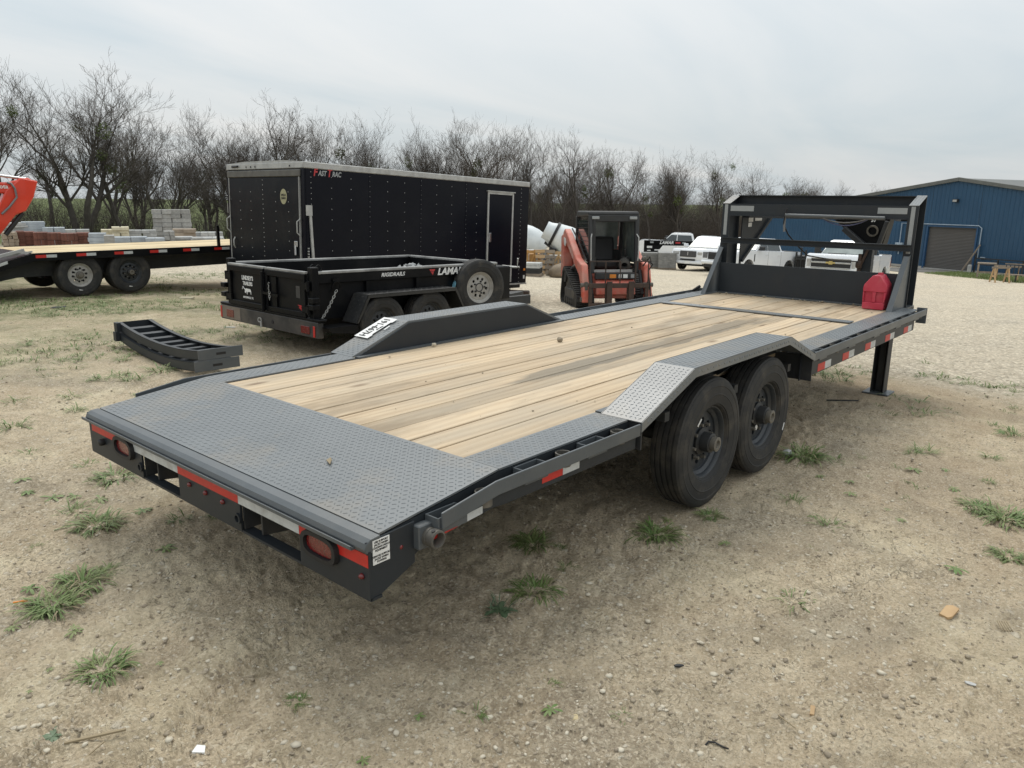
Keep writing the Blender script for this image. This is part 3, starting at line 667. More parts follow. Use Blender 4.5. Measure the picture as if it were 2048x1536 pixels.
def wheel(parent, c, side, R=.40, W=.22, rimR=.215, tyre_m='tyre', rim_m='rimd', off=.07, hub='long', nut=8, grooves=4, lab=None, nh=10):
    """wheel turned about y, outer face towards side (+1/-1); c is the centre of its tread"""
    s_ = side; hw = W/2
    wroot = sub('wheel', parent, c)
    if lab: wroot['label'] = lab
    k_ = R-rimR; pr = [(rimR*1.0, hw*.72), (rimR*1.05, hw*.86), (rimR*1.075, hw*.87), (rimR*1.09, hw*.93), (rimR+k_*.33, hw*.985), (rimR+k_*.40, hw*1.0), (rimR+k_*.415, hw*1.02), (rimR+k_*.44, hw*1.02), (rimR+k_*.455, hw*1.0), (rimR+k_*.68, hw*.985), (rimR+k_*.70, hw*1.005), (rimR+k_*.725, hw*1.005), (rimR+k_*.74, hw*.98), (R*.945, hw*.94), (R*.962, hw*.90), (R*.966, hw*.87), (R*.978, hw*.85)]
    tread = []; tw_ = hw*.80
    tread.append((R*.992, tw_))
    n = grooves
    for g in range(n):
        a = tw_*(1-2*(g+.82)/(n+.64)); gw = .006
        tread += [(R, a+gw), (R-.010, a+gw*.7), (R-.010, a-gw*.7), (R, a-gw)]
    tread.append((R*.992, -tw_))
    prof = pr + tread + [(r, -h) for r, h in pr[::-1]] + [(rimR*.97, -hw*.5), (rimR*.97, hw*.5)]
    MB().lathe([(r, h*s_) for r, h in prof], (0, 0, 0), (0, 1, 0), 56).build('tyre', M[tyre_m], wroot, smooth=28)
    rm = MB(); e = hw*.74
    rp = [(rimR*1.04, e+.008), (rimR*1.045, e-.002), (rimR*.97, e-.006), (rimR*.93, e-.02), (rimR*.92, e-off*.55), (rimR*.84, e-off*.8), (rimR*.83, e-off), (rimR*.80, e-off-.004), (rimR*.82, e-off-.04), (rimR*.92, -e), (rimR*1.03, -e)]
    rm.lathe([(r, h*s_) for r, h in rp], (0, 0, 0), (0, 1, 0), 40, closed=False)
    dish(rm, rimR*.82, (0, s_*(e-off), 0), (0, s_, 0), nh, dz_=.10)
    rm.build('rim', M[rim_m], wroot, smooth=35)
    hb = MB(); y0 = e-off+.012
    if hub == 'long':
        hb.lathe([(0, y0), (.085, y0), (.085, y0+.012), (.062, y0+.02), (.060, y0+.075), (.050, y0+.08), (.0, y0+.08)], (0, 0, 0), (0, s_, 0), 20, closed=False)
        cp = MB(); cp.lathe([(.041, y0+.07), (.041, y0+.090), (.045, y0+.092), (.045, y0+.112), (.038, y0+.115), (.026, y0+.114), (.022, y0+.10), (0, y0+.10)], (0, 0, 0), (0, s_, 0), 18, closed=False)
        cp.build('hub_cap', M['hub'], wroot, smooth=30)
    elif hub == 'open':
        hb.lathe([(.062, y0-.01), (.062, y0+.004), (.05, y0+.004), (.048, y0-.03), (0, y0-.03)], (0, 0, 0), (0, s_, 0), 18, closed=False)
    else:
        hb.lathe([(0, y0), (.07, y0), (.068, y0+.03), (.045, y0+.04), (.04, y0+.07), (.0, y0+.075)], (0, 0, 0), (0, s_, 0), 16, closed=False)
    hb.build('hub', M['plast' if hub != 'cap' else 'hub'] if rim_m == 'rimd' else M['hub' if hub != 'open' else 'plast'], wroot, smooth=35)
    nb = MB()
    for k in range(nut):
        t = 2*math.pi*(k+.3)/nut; r = .105 if nut == 8 else .082
        x, z = math.cos(t)*r*rimR/.215, math.sin(t)*r*rimR/.215
        nb.cyl((x, s_*(y0-.006), z), (x, s_*(y0+.024), z), .013, .011, 6)
    nb.build('lug_nut', M['hub'] if rim_m == 'rimd' else M['plast'], wroot, kind='stuff')
    return wroot

# ------------------------------------------------------------------ grey gooseneck flatbed trailer
H = .7385; YP = 1.211; YW = 1.008; YI = 1.045; YO = 1.295; XE = 6.52
X0, X1, X2, X3, HF = .9775, 1.4996, 2.859, 3.353, .1939
TX, TZ = -.632, .668
tr = thing('flatbed_trailer', 'dark grey gooseneck flatbed trailer with wooden deck and drive over fenders', 'trailer')
def lugs(mb, o, u, v, nu, nv, inset=.010, pitch=.0250):
    """raised lugs of diamond plate over the patch o + u*[0..nu] + v*[0..nv]"""
    o = Vector(o); u = Vector(u).normalized(); v = Vector(v).normalized(); n = u.cross(v).normalized()
    i_n = int((nu-2*inset)/pitch); j_n = int((nv-2*inset)/pitch); pu = (nu-2*inset)/max(i_n, 1); pv = (nv-2*inset)/max(j_n, 1)
    d1 = (u+v).normalized(); d2 = (u-v).normalized()
    for i in range(i_n):
        for j in range(j_n):
            c = o + u*(inset+(i+.5)*pu) + v*(inset+(j+.5)*pv); a, b = (d1, d2) if (i+j) % 2 else (d2, d1)
            L, W_, h = .0108, .0036, .0022
            mb.add([c-a*L, c-b*W_, c+b*W_, c+a*L, c-a*L*.45+n*h, c+a*L*.45+n*h], [(0, 1, 4), (0, 4, 2), (1, 5, 4), (2, 4, 5), (1, 3, 5), (2, 5, 3)])
# decking boards
def board(y0, y1, x0, x1, z):
    MB().box(x0, x1, y0+.0032, y1-.0032, z-.042, z).build('deck_board', M['wood'], tr, bevel=.003)
nb = 11; ws = [random.uniform(.94, 1.06) for _ in range(nb)]; sw = sum(ws); y = -YW; XS = 5.10
for k in range(nb):
    w_ = 2*YW*ws[k]/sw; z = H-.007+random.uniform(-.0035, .0022)
    g = .0030 if k in (2, 5, 8) else 0
    board(y+g, y+w_-g, .004, XS, z); y += w_
y = -YW; ws = [random.uniform(.95, 1.05) for _ in range(nb)]; sw = sum(ws)
for k in range(nb):
    w_ = 2*YW*ws[k]/sw; board(y, y+w_, XS+.008, 6.425, H-.006+random.uniform(-.003, .002)); y += w_
cs = MB(); cs.box(XS-.05, XS+.075, -YW+.02, YW-.02, H-.002, H+.006); lugs(cs, (XS-.05, -YW+.02, H+.006), (1, 0, 0), (0, 1, 0), .12, 2*YW-.04, .01, .05); cs.build('cross_strip', M['tread'], tr)
# tail plate, side plates
tdir = Vector((-TX, 0, H-TZ)); tl = tdir.length
tp = MB(); tp.plate([(TX, -YP, TZ), (0, -YP, H), (0, YP, H), (TX, YP, TZ)], .008); lugs(tp, (TX, -YP, TZ), tdir, (0, 1, 0), tl, 2*YP); tp.build('tail_plate', M['tread'], tr)
for s_ in (1, -1):
    for a, b in ((.003, X0-.002), (X3+.002, XE)):
        yy = sorted((s_*YW, s_*YP)); q = MB(); q.box(a, b, yy[0], yy[1], H-.009, H)
        lugs(q, (a, yy[0], H), (1, 0, 0), (0, 1, 0), b-a, yy[1]-yy[0]); q.build('side_plate', M['tread'], tr)
    # drive-over fender
    yy = sorted((s_*YI, s_*YO)); wd = yy[1]-yy[0]; q = MB(); pr = [(X0, H+.001), (X1, H+HF), (X2, H+HF), (X3, H+.001)]
    for (a, za), (b, zb) in zip(pr[:-1], pr[1:]):
        d_ = Vector((b-a, 0, zb-za)); q.plate([(a, yy[0], za), (b, yy[0], zb), (b, yy[1], zb), (a, yy[1], za)], .006); lugs(q, (a, yy[0], za), d_, (0, 1, 0), d_.length, wd, .014)
    for ye, dirn in ((s_*YO, 1), (s_*YI, -1)):                     # turned-down lips with the tread showing
        n_ = Vector((0, s_*dirn, 0)); yq = ye
        lip = [(X0-.0, H+.001), (X1, H+HF), (X2, H+HF), (X3, H+.001), (X3, H-.05), (X2-.02, H+HF-.052), (X1+.02, H+HF-.052), (X0, H-.05)]
        if dirn < 0: lip[4] = (X3-.10, H+.001); lip[7] = (X0+.10, H+.001)
        q.prism([(x, yq-n_.y*.006, z) for x, z in lip], (0, n_.y*.007, 0))
        for (a, za), (b, zb) in zip(pr[:-1], pr[1:]):
            d_ = Vector((b-a, 0, zb-za)).normalized(); L_ = math.hypot(b-a, zb-za); k = .05
            up = Vector((-d_.z, 0, d_.x))
            while k < L_-.04:
                c = Vector((a, yq+n_.y*.001, za)) + d_*k - up*.026; e1 = (d_+up*(1 if int(k/.034) % 2 else -1)).normalized()*.016; e2 = e1.cross(n_).normalized()*.006
                q.add([c-e1, c-e2, c+e1, c+e2, c+n_*.004], [(0, 1, 4), (1, 2, 4), (2, 3, 4), (3, 0, 4)]); k += .034
    q.build('fender', M['tread'], tr)
    wl = MB(); wl.prism([(X0+.03, s_*(YI-.012), H-.01), (X1+.01, s_*(YI-.012), H+HF-.012), (X2-.01, s_*(YI-.012), H+HF-.012), (X3-.03, s_*(YI-.012), H-.01)], (0, s_*.006, 0)); wl.build('fender_wall', M['steeld'], tr)
    an = MB(); an.box(X0+.02, X3-.02, *sorted((s_*(YW-.012), s_*(YW+.03))), H-.012, H+.0025); an.build('fender_angle', M['steel'], tr)
    # mud walls fore and aft of the wheels
    for x in (X0+.01, X3-.02):
        MB().box(x, x+.012, *sorted((s_*1.0, s_*1.285)), H-.20 if x > 2 else H-.15, H-.012).build('wheel_well_plate', M['under'], tr)
    MB().bar((2.28, s_*1.05, .74), (2.28, s_*1.25, .90), .03, .03).build('fender_brace', M['steeld'], tr)
    # frame channel and rub rail
    fc = MB(); fc.prism([(TX-.05, s_*(YP-.006), TZ-.02), (0, s_*(YP-.006), H-.012), (X0+.02, s_*(YP-.006), H-.012), (X0+.02, s_*(YP-.006), .60), (.05, s_*(YP-.006), .59), (-.42, s_*(YP-.006), .545), (-.52, s_*(YP-.006), .50), (-.672, s_*(YP-.006), .435)], (0, s_*.006, 0)); fc.build('frame_channel', M['steeld'], tr)
    MB().box(X3-.05, XE-.15, *sorted((s_*(YP-.006), s_*YP)), .535, H-.012).build('frame_channel', M['steeld'], tr)
    MB().box(X0-.3, X3+.3, *sorted((s_*(YW-.09), s_*(YW-.03))), .50, .70).build('frame_rail', M['under'], tr)
    rr = MB(); yb = s_*(YO-.010)
    rr.prism([(-.40, yb, .692), (-.10, yb, .734), (X0-.01, yb, .734), (X0-.01, yb, .672), (-.09, yb, .672), (-.40, yb, .628)], (0, s_*.010, 0)); rr.build('rub_rail', M['steel'], tr, bevel=.002)
    MB().box(X3, XE-.02, *sorted((yb, yb+s_*.010)), .690, .752).build('rub_rail', M['steel'], tr, bevel=.002)
    MB().box(XE-.02, XE-.008, *sorted((s_*(YP-.01), s_*(YO+.002))), .60, .760).build('rail_end_plate', M['steel'], tr)
    # stake pockets (square tube stubs) and pipe spools between plate and rail
    pk = [(-.335, .66), (.165, .71), (.615, .71)] + [(3.56+.66*i, .722) for i in range(5)]
    sp_ = [(-.13, .66), (.39, .69), (.83, .69)] + [(3.89+.66*i, .70) for i in range(4)] + [(6.36, .70)]
    for x, zt in pk:
        q = MB(); t_ = .006; ya, yc = YP+.001, YO-.011; z0 = zt-.052; zt += .012
        for (a, b, c, d_) in ((x-.078, x+.078, ya, ya+t_), (x-.078, x+.078, yc-t_, yc), (x-.078, x-.078+t_, ya+t_, yc-t_), (x+.078-t_, x+.078, ya+t_, yc-t_)):
            yy = sorted((s_*c, s_*d_)); q.box(a, b, yy[0], yy[1], z0, zt)
        q.build('stake_pocket', M['steel'], tr, bevel=.002)
    for x, zt in sp_:
        q = MB(); c = s_*(YP+YO-.01)/2
        q.lathe([(.031, -.03), (.037, -.03), (.037, .030), (.031, .030)], (x, c, zt), (0, 0, 1), 14); q.build('pipe_spool', M['hub'], tr, smooth=40)
# tail: rolled bar, lip channel, rear panel
rl = MB(); rr_ = .026
rl.prism([(TX-.002, -YP-.012, TZ-.002), (TX-.045, -YP-.012, TZ-.006), (TX-.066, -YP-.012, TZ-.018), (TX-.074, -YP-.012, TZ-.038), (TX-.066, -YP-.012, TZ-.056), (TX-.04, -YP-.012, TZ-.06), (TX-.002, -YP-.012, TZ-.06)], (0, 2*YP+.024, 0))
rl.build('tail_bar', M['steel'], tr, bevel=.004, seg=2)
RX = -.690
lp = MB(); lp.prism([(RX-.030, -YP+.05, .616), (RX-.030, -YP+.05, .630), (RX-.025, -YP+.05, .630), (RX-.023, -YP+.05, .623), (RX, -YP+.05, .623), (RX, -YP+.05, .614), (RX-.024, -YP+.05, .614)], (0, 2*YP-.02, 0)); lp.build('lip_rail', M['steel'], tr)
cm = MB()
for ya, yb in ((1.225, .58), (.19, -.36), (-.80, -1.225)):
    cm.box(RX, RX+.010, yb, ya, .43, .618)
cm.box(RX, RX+.010, -.80, -.36, .574, .618); cm.box(RX, RX+.010, .19, .58, .574, .618); cm.box(RX+.003, RX+.055, -1.225, 1.225, .425, .436); cm.build('rear_panel', M['steeld'], tr)
for y0_, y1_ in ((.19, .58), (-.80, -.36)):
    q = MB(); q.box(RX+.012, RX+.42, y0_, y0_+.012, .44, .57); q.box(RX+.012, RX+.42, y1_-.012, y1_, .44, .57); q.box(RX+.012, RX+.42, y0_+.012, y1_-.012, .565, .572); q.build('ramp_slot', M['under'], tr)
    MB().bar((RX+.14, y0_+.01, .50), (RX+.14, y1_-.01, .50), .03, .03).build('slot_bar', M['steeld'], tr)
    q = MB(); q.lathe([(.016, -.005), (.024, -.005), (.024, .005), (.016, .005)], (RX-.006, y1_+.015, .487), (1, 0, 0), 14); q.build('pin_eye', M['steeld'], tr, smooth=40)
# tape on the tail
for y0_, y1_, mm in ((.665, 1.19, 'redt'), (.19, .665, 'whit'), (-.35, .19, 'redt'), (-.80, -.35, 'whit'), (-1.222, -.80, 'redt')):
    MB().box(RX-.0015, RX, y0_+.001, y1_-.001, .556, .606).build('reflective_tape', M[mm], tr)
# tail lamps with rubber bezels
for yc in (.765, -.945):
    def oval(hx, hz, n=20):
        return [(math.copysign(abs(math.cos(2*math.pi*k/n))**.6, math.cos(2*math.pi*k/n))*hx, math.copysign(abs(math.sin(2*math.pi*k/n))**.75, math.sin(2*math.pi*k/n))*hz) for k in range(n)]
    ou, inn = oval(.112, .057), oval(.090, .038); n = len(ou); q = MB(); x0_, x1_ = RX-.022, RX
    vs = [(x0_, yc+a*.97, .553+b*.97) for a, b in ou]+[(x0_, yc+a, .553+b) for a, b in inn]+[(x1_, yc+a, .553+b) for a, b in ou]+[(x1_+.0, yc+a, .553+b) for a, b in inn]
    fs = []
    for k in range(n):
        j = (k+1) % n; fs += [(k, j, n+j, n+k), (k, 2*n+k, 2*n+j, j), (n+k, n+j, 3*n+j, 3*n+k)]
    q.add(vs, fs); bz = q.build('lamp_bezel', M['rubber'], tr, smooth=50)
    q = MB(); q.prism([(RX-.009, yc+a*.98, .553+b*.98) for a, b in inn], (.007, 0, 0)); q.build('tail_lamp', M['lens'], tr, bevel=.003)
for yy_, zz_ in ((.076, .53), (-.072, .529), (-.222, .528), (-1.185, .515)):
    q = MB(); q.lathe([(0, .014), (.008, .012), (.012, .004), (.012, 0)], (RX-.001, yy_, zz_), (-1, 0, 0), 10, closed=False); b_ = q.build('marker_lamp', M['lens'], tr, smooth=60)
q = MB(); q.lathe([(0, .012), (.008, .010), (.012, .003), (.012, 0)], (-.537, -YP-.001, .583), (0, -1, 0), 10, closed=False); q.build('marker_lamp', M['lens'], tr, smooth=60)
q = MB(); q.lathe([(0, .03), (.016, .028), (.02, .02), (.018, .0)], (RX-.001, 1.04, .522), (-1, 0, 0), 10, closed=False); q.build('rubber_bumper', M['rubber'], tr, smooth=60)
# end caps of the tail
for s_ in (1, -1):
    q = MB(); q.prism([(TX-.066, s_*(YP+.002), .655), (TX+.16, s_*(YP+.002), .665), (TX+.16, s_*(YP+.002), .50), (RX+.03, s_*(YP+.002), .425), (RX+.004, s_*(YP+.002), .425), (RX-.002, s_*(YP+.002), .62)], (0, s_*.008, 0)); q.build('end_plate', M['steeld'], tr, bevel=.002)
# warning label on the side
lb = MB(); lb.box(-.670, -.594, -YP-.0125, -YP-.0105, .560, .653); lb = lb.build('warning_label', M['white'], tr)
for i, l in enumerate(('USE SUPPORT', 'JACKS WHEN', 'LOADING HEAVY', 'EQUIPMENT', '', 'REMOVE SUPPORT', 'JACKS WHEN', 'TOWING')):
    if l: text('lettering', l, M['ink'], lb, (-.632, -YP-.0128, .6445-i*.0108), (1, 0, 0), (0, 0, 1), .0072, bold=.03, ext=.0004)
# square plate and pipe socket at the right corner
MB().box(-.478, -.392, -YP-.040, -YP, .555, .650).build('socket_plate', M['steel'], tr, bevel=.004)
q = MB(); q.lathe([(.030, 0), (.036, 0), (.036, .014), (.033, .016), (.033, .024), (.037, .026), (.037, .052), (.029, .055), (.025, .045), (.025, 0)], (-.43, -YP-.040, .600), (0, -1, 0), 20); q.build('pipe_socket', M['hub'], tr, smooth=40)
for t in (.6, 1.9): MB().cyl((-.43+math.cos(t)*.032, -YP-.079, .600+math.sin(t)*.032), (-.43+math.cos(t)*.040, -YP-.079, .600+math.sin(t)*.040), .008, n=10).build('socket_hole_shade', M['rubber'], tr)  # solid black plugs standing in for the shade inside the holes
# side tape
for s_ in (1, -1):                                                     # lower side channel under the rub rail
    q = MB(); yq = s_*1.2705; q.prism([(X0-.012, yq, .671), (X0-.012, yq, .600), (-.02, yq, .606), (-.09, yq, .612), (-.455, yq, .585), (-.455, yq, .620), (-.40, yq, .627), (-.09, yq, .671)], (0, -s_*.06, 0)); q.build('lower_channel', M['steeld'], tr, bevel=.002)
    MB().box(X3+.002, 6.16, *sorted((s_*1.2705, s_*1.2105)), .572, .689).build('lower_channel', M['steeld'], tr, bevel=.002)
def stape(x0_, x1_, z0, z1, mm, s_=-1, dzx=0.0):
    yq = s_*(1.2705+.0012); q = MB(); q.prism([(x0_, yq, z0), (x1_, yq, z0+dzx), (x1_, yq, z1+dzx), (x0_, yq, z1)], (0, -s_*.0012, 0)); q.build('reflective_tape', M[mm], tr)
stape(-.445, -.30, .588, .618, 'redt', dzx=.011); stape(-.298, -.16, .600, .631, 'whit', dzx=.010); stape(.215, .36, .627, .668, 'redt'); stape(.362, .485, .627, .668, 'whit')
for x in (3.50, 4.05, 4.62, 5.20, 5.80):
    stape(x, x+.15, .580, .638, 'redt'); stape(x+.151, x+.28, .580, .638, 'whit')
# underframe
for s_ in (1, -1):
    q = MB(); q.box(-.55, 6.5, *sorted((s_*.40, s_*.55)), .615, .635); q.box(-.1, 6.5, *sorted((s_*.40, s_*.55)), .36, .375); q.box(-.1, 6.5, *sorted((s_*.468, s_*.482)), .375, .615); q.prism([(-.66, s_*.47, .44), (-.1, s_*.47, .36), (-.1, s_*.47, .62), (-.66, s_*.47, .60)], (0, s_*.012, 0)); q.build('main_beam', M['under'], tr)
for k in range(16):
    x = -.35+.43*k; MB().box(x, x+.05, -YP+.01, YP-.01, .636 if x > 0 else .60, .690 if x > 0 else .64).build('crossmember', M['under'], tr)
for x in (1.88, 2.686):
    MB().cyl((x, -1.05, .40), (x, 1.05, .40), .055, n=12).build('axle', M['under'], tr, smooth=40)
    for s_ in (1, -1): MB().box(x-.36, x+.36, *sorted((s_*.80, s_*.88)), .44, .50).build('leaf_spring', M['under'], tr)
wr = [wheel(tr, (x, s_*1.143, .403), s_, R=.403, W=.205, rimR=.222, off=.062) for s_ in (-1, 1) for x in (1.88, 2.686)]
# white balance weights and labels on the wheels
for wi, (r_, th) in ((0, (.205, 2.3)), (1, (.335, 5.85))):
    q = MB(); p = Vector((-math.cos(th)*r_, -.104, math.sin(th)*r_)) if False else Vector((math.cos(th)*r_, -.1035 if wi else -.080, math.sin(th)*r_))
    t_ = Vector((-math.sin(th), 0, math.cos(th))); q.bar(p-t_*.028, p+t_*.028, .003, .010, (math.cos(th), 0, math.sin(th))); q.build('white_tag', M['white'], wr[wi])
q = MB(); q.cyl((-.035, -.045, -.085), (-.035, -.048, -.085), .018, n=14); q.build('round_tag', M['white'], wr[1])
# front jacks
for s_ in (-1, 1):
    zf = G(6.3, s_*.98); q = MB(); q.box(6.23, 6.37, s_*.98-.065, s_*.98-.057, zf+.02, .69); q.box(6.23, 6.37, s_*.98+.057, s_*.98+.065, zf+.02, .69); q.box(6.362, 6.37, s_*.98-.057, s_*.98+.057, zf+.02, .69); q.box(6.30, 6.36, s_*.98-.03, s_*.98+.03, zf+.02, .69); jl = q.build('jack_leg', M['under'], tr)
    MB().box(6.17, 6.43, s_*.98-.13, s_*.98+.13, zf+.002, zf+.02).build('jack_foot', M['steel'], tr, bevel=.006)
# front headboard
XC0, XC1, ZC0, ZC1 = 6.556, 6.831, 1.789, 1.891; PO, PI_ = 1.0788, .9828
MB().box(6.43, 6.84, -1.09, 1.09, .56, H-.012).build('front_header', M['steeld'], tr)
MB().box(6.42, 6.84, -1.09, 1.09, H-.011, H-.001).build('front_plate', M['steel'], tr)
for s_ in (-1, 1):
    zt = lambda x: ZC0+(ZC1-ZC0)*(x-XC0)/(XC1-XC0)
    q = MB()
    for xa, xb, ya, yb in ((XC0, XC0+.012, PI_, PO), (XC1-.012, XC1, PI_, PO), (XC0+.012, XC1-.012, PI_+.03, PI_+.038)):
        yy = sorted((s_*ya, s_*yb)); q.prism([(xa, yy[0], H), (xb, yy[0], H), (xb, yy[0], zt(xb)-.007), (xa, yy[0], zt(xa)-.007)], (0, yy[1]-yy[0], 0))
    po_ = q.build('headboard_post', M['steeld'], tr)
    yy = sorted((s_*PI_, s_*PO)); q = MB(); q.plate([(XC0-.003, yy[0], ZC0), (XC1, yy[0], ZC1), (XC1, yy[1], ZC1), (XC0-.003, yy[1], ZC0)], .006); lugs(q, (XC0, yy[0], ZC0+.0005), (XC1-XC0, 0, ZC1-ZC0), (0, 1, 0), math.hypot(XC1-XC0, ZC1-ZC0), .096, .006, .028); q.build('post_cap', M['tread'], tr)
    yy = sorted((s_*1.01, s_*1.05)); MB().box(XC0-.0015, XC0, yy[0], yy[1], 1.30 if s_ < 0 else 1.42, ZC0-.012).build('reflective_tape', M['greyt'], tr)
    yy = sorted((s_*.685, s_*.975)); MB().box(XC0-.0025, XC0-.001, yy[0], yy[1], 1.70, 1.762).build('reflective_tape', M['greyt'], tr)
    # side gusset brace
    q = MB(); q.plate([(6.10, s_*1.055, H+.002), (6.12, s_*1.055, H+.03), (6.50, s_*1.055, 1.27), (6.56, s_*1.055, 1.285), (6.56, s_*1.055, H+.002)], .008); q.bar((6.105, s_*1.035, H), (6.505, s_*1.035, 1.272), .055, .008, (-.8, 0, .6)); q.build('post_brace', M['steel'], tr)
    # neck side web running forward
    kx = 1.0 if s_ > 0 else .32
    q = MB(); q.prism([(6.835, s_*.94, H-.05), (6.835, s_*.94, 1.75), (6.835+1.025*kx, s_*.94, 1.75), (6.835+.845*kx, s_*.94, 1.62), (6.88, s_*.94, 1.10)], (0, s_*.012, 0)); q.prism([(6.835+.845*kx, s_*.915, 1.60), (6.88, s_*.915, 1.08), (6.88, s_*.965, 1.08), (6.835+.845*kx, s_*.965, 1.60)], (-.02, 0, .03)); q.build('neck_web', M['steeld'], tr)
    q = MB(); q.bar((6.84, s_*.90, 1.70), (8.72, s_*.34, 1.66), .10, .16); q.build('neck_beam', M['steeld'], tr)
for yy_, zz_, w_, h_ in ((7.0, 1.565, .13, .05), (7.19, 1.575, .20, .058), (7.0, 1.505, .10, .05)):
    MB().box(yy_, yy_+w_, .9365, .9385, zz_, zz_+h_).build('sticker', M['white'], tr)
q = MB(); q.box(XC0+.001, XC0+.010, -PI_, PI_, 1.655, 1.782); q.box(XC0-.02, XC0+.05, -PI_, PI_, 1.645, 1.655); q.box(XC0+.010, XC0+.05, -PI_, PI_, 1.775, 1.783); q.build('rear_top_beam', M['steeld'], tr)
q = MB(); q.box(XC1-.012, XC1-.002, -PI_, PI_, 1.75, 1.886); q.box(XC1-.07, XC1-.012, -PI_, PI_, 1.876, 1.886); q.box(XC1-.07, XC1-.012, -PI_, PI_, 1.75, 1.76); q.build('front_top_beam', M['steeld'], tr)
q = MB(); q.box(XC0-.012, XC0-.004, -1.05, 1.05, 1.322, 1.388); q.box(XC0-.05, XC0-.012, -1.05, 1.05, 1.322, 1.330); q.box(XC0-.05, XC0-.012, -1.05, 1.05, 1.382, 1.390); q.build('mid_rail', M['steeld'], tr)
MB().box(6.425, 6.437, -1.0, 1.0, H-.004, H+.357).build('bulkhead', M['steeld'], tr, bevel=.002)
MB().box(6.40, 6.43, -1.0, 1.0, H-.002, H+.012).build('bulkhead_angle', M['steel'], tr)
q = MB(); q.cyl((6.50, -.78, 1.655), (6.50, .28, 1.665), .02, n=10); q.build('winch_bar', M['steel'], tr, smooth=40)
# goose neck: V riser, coupler tube, jack crank, hoses
q = MB(); q.prism([(8.62, .50, 1.62), (8.62, -.26, 1.62), (8.62, -.20, 1.26), (8.62, .05, 1.26), (8.62, .30, 1.46)], (.22, 0, 0)); q.build('neck_riser', M['black'], tr, bevel=.01)
q = MB(); q.bar((8.60, .30, 1.47), (8.58, .02, 1.26), .09, .07); q.bar((8.60, -.235, 1.58), (8.58, -.165, 1.27), .05, .07, (1, 0, 0)); q.build('neck_strut', M['under'], tr, bevel=.008)
q = MB(); q.lathe([(.055, -.01), (.075, -.01), (.075, .01), (.055, .01)], (8.58, -.07, 1.45), (1, 0, .2), 16); q.build('chain_ring', M['hub'], tr, smooth=40)
text('lettering', '57', M['white'], tr, (8.615, -.06, 1.585), (0, -1, 0), (0, 0, 1), .045, bold=.02)
q = MB(); q.box(8.68, 8.78, -.07, .05, .78, 1.27); q.build('coupler_tube', M['steeld'], tr)
q = MB(); q.bar((8.66, .06, .98), (8.66, -.02, 1.2), .02, .03); q.box(8.64, 8.68, .05, .09, .86, 1.14); q.lathe([(0, -.03), (.05, -.03), (.05, .03), (0, .03)], (8.64, .07, 1.0), (0, 1, 0), 12, closed=False); q.build('coupler_latch', M['rust'], tr)
q = MB(); q.tube([(6.51, .27, 1.74), (6.505, .29, 1.66), (6.52, .30, 1.56), (6.60, .27, 1.45), (6.7, .20, 1.33), (6.9, .13, 1.2), (7.6, .1, 1.12), (8.6, .08, 1.04)], .008, 6); q.build('power_cord', M['rubber'], tr, smooth=60)
q = MB(); q.tube([(6.52, .29, 1.66), (6.525, .295, 1.56), (6.53, .29, 1.48)], .013, 6); q.build('cord_sleeve', M['greyh'], tr, smooth=60)
for y0_, y1_, sag, mm in ((-.05, -.62, .10, 'blueh'), (-.02, -.64, .07, 'greyh'), (-.02, -.60, -.02, 'blueh')):
    q = MB(); q.tube([(6.62, y0_+(y1_-y0_)*k/10, 1.665-sag*(1-((k-5)/5)**2)) for k in range(11)], .007, 5); q.build('hydraulic_hose', M[mm], tr, smooth=60)
q = MB(); q.tube([(6.35, 1.20, .80), (6.33, 1.28, .74), (6.30, 1.33, .60), (6.33, 1.30, .48), (6.42, 1.24, .42)], .018, 7); q.build('cable_loop', M['rubber'], tr, smooth=60)
# licence plate lying on the left fender slope
sl_ = Vector((X1-X0, 0, HF)).normalized(); nr_ = Vector((-sl_.z, 0, sl_.x)); ac = Vector((0, -1, 0))
pc = Vector((X0, 0, H)) + sl_*.388 + Vector((0, 1.222, 0)) + nr_*.010
q = MB(); hw_, hh_ = .152, .076; pa = sl_; pb = ac
q.prism([pc-pa*hw_-pb*hh_, pc+pa*hw_-pb*hh_, pc+pa*hw_+pb*hh_, pc+pa*(hw_-.05)+pb*hh_, pc+pa*(hw_-.06)+pb*(hh_-.014), pc-pa*(hw_-.06)+pb*(hh_-.014), pc-pa*(hw_-.05)+pb*hh_, pc-pa*hw_+pb*hh_], nr_*.002)
lp_ = q.build('license_plate', M['white'], tr)
lp_['label'] = 'white licence plate lying upside down on the left fender slope'
text('lettering', '191-667H', M['ink'], lp_, pc+nr_*.0023-pb*.012, -pa, pb, .066, bold=.02, width=.262)
text('lettering', 'TEXAS', M['ink'], lp_, pc+nr_*.0023+pb*.044, -pa, pb, .014, bold=.02, width=.07)
MB().prism([pc+pa*(-.01)+pb*.098, pc+pa*.05+pb*.094, pc+pa*.05+pb*.106, pc+pa*(-.005)+pb*.110], nr_*.002).build('sticker', M['white'], tr)
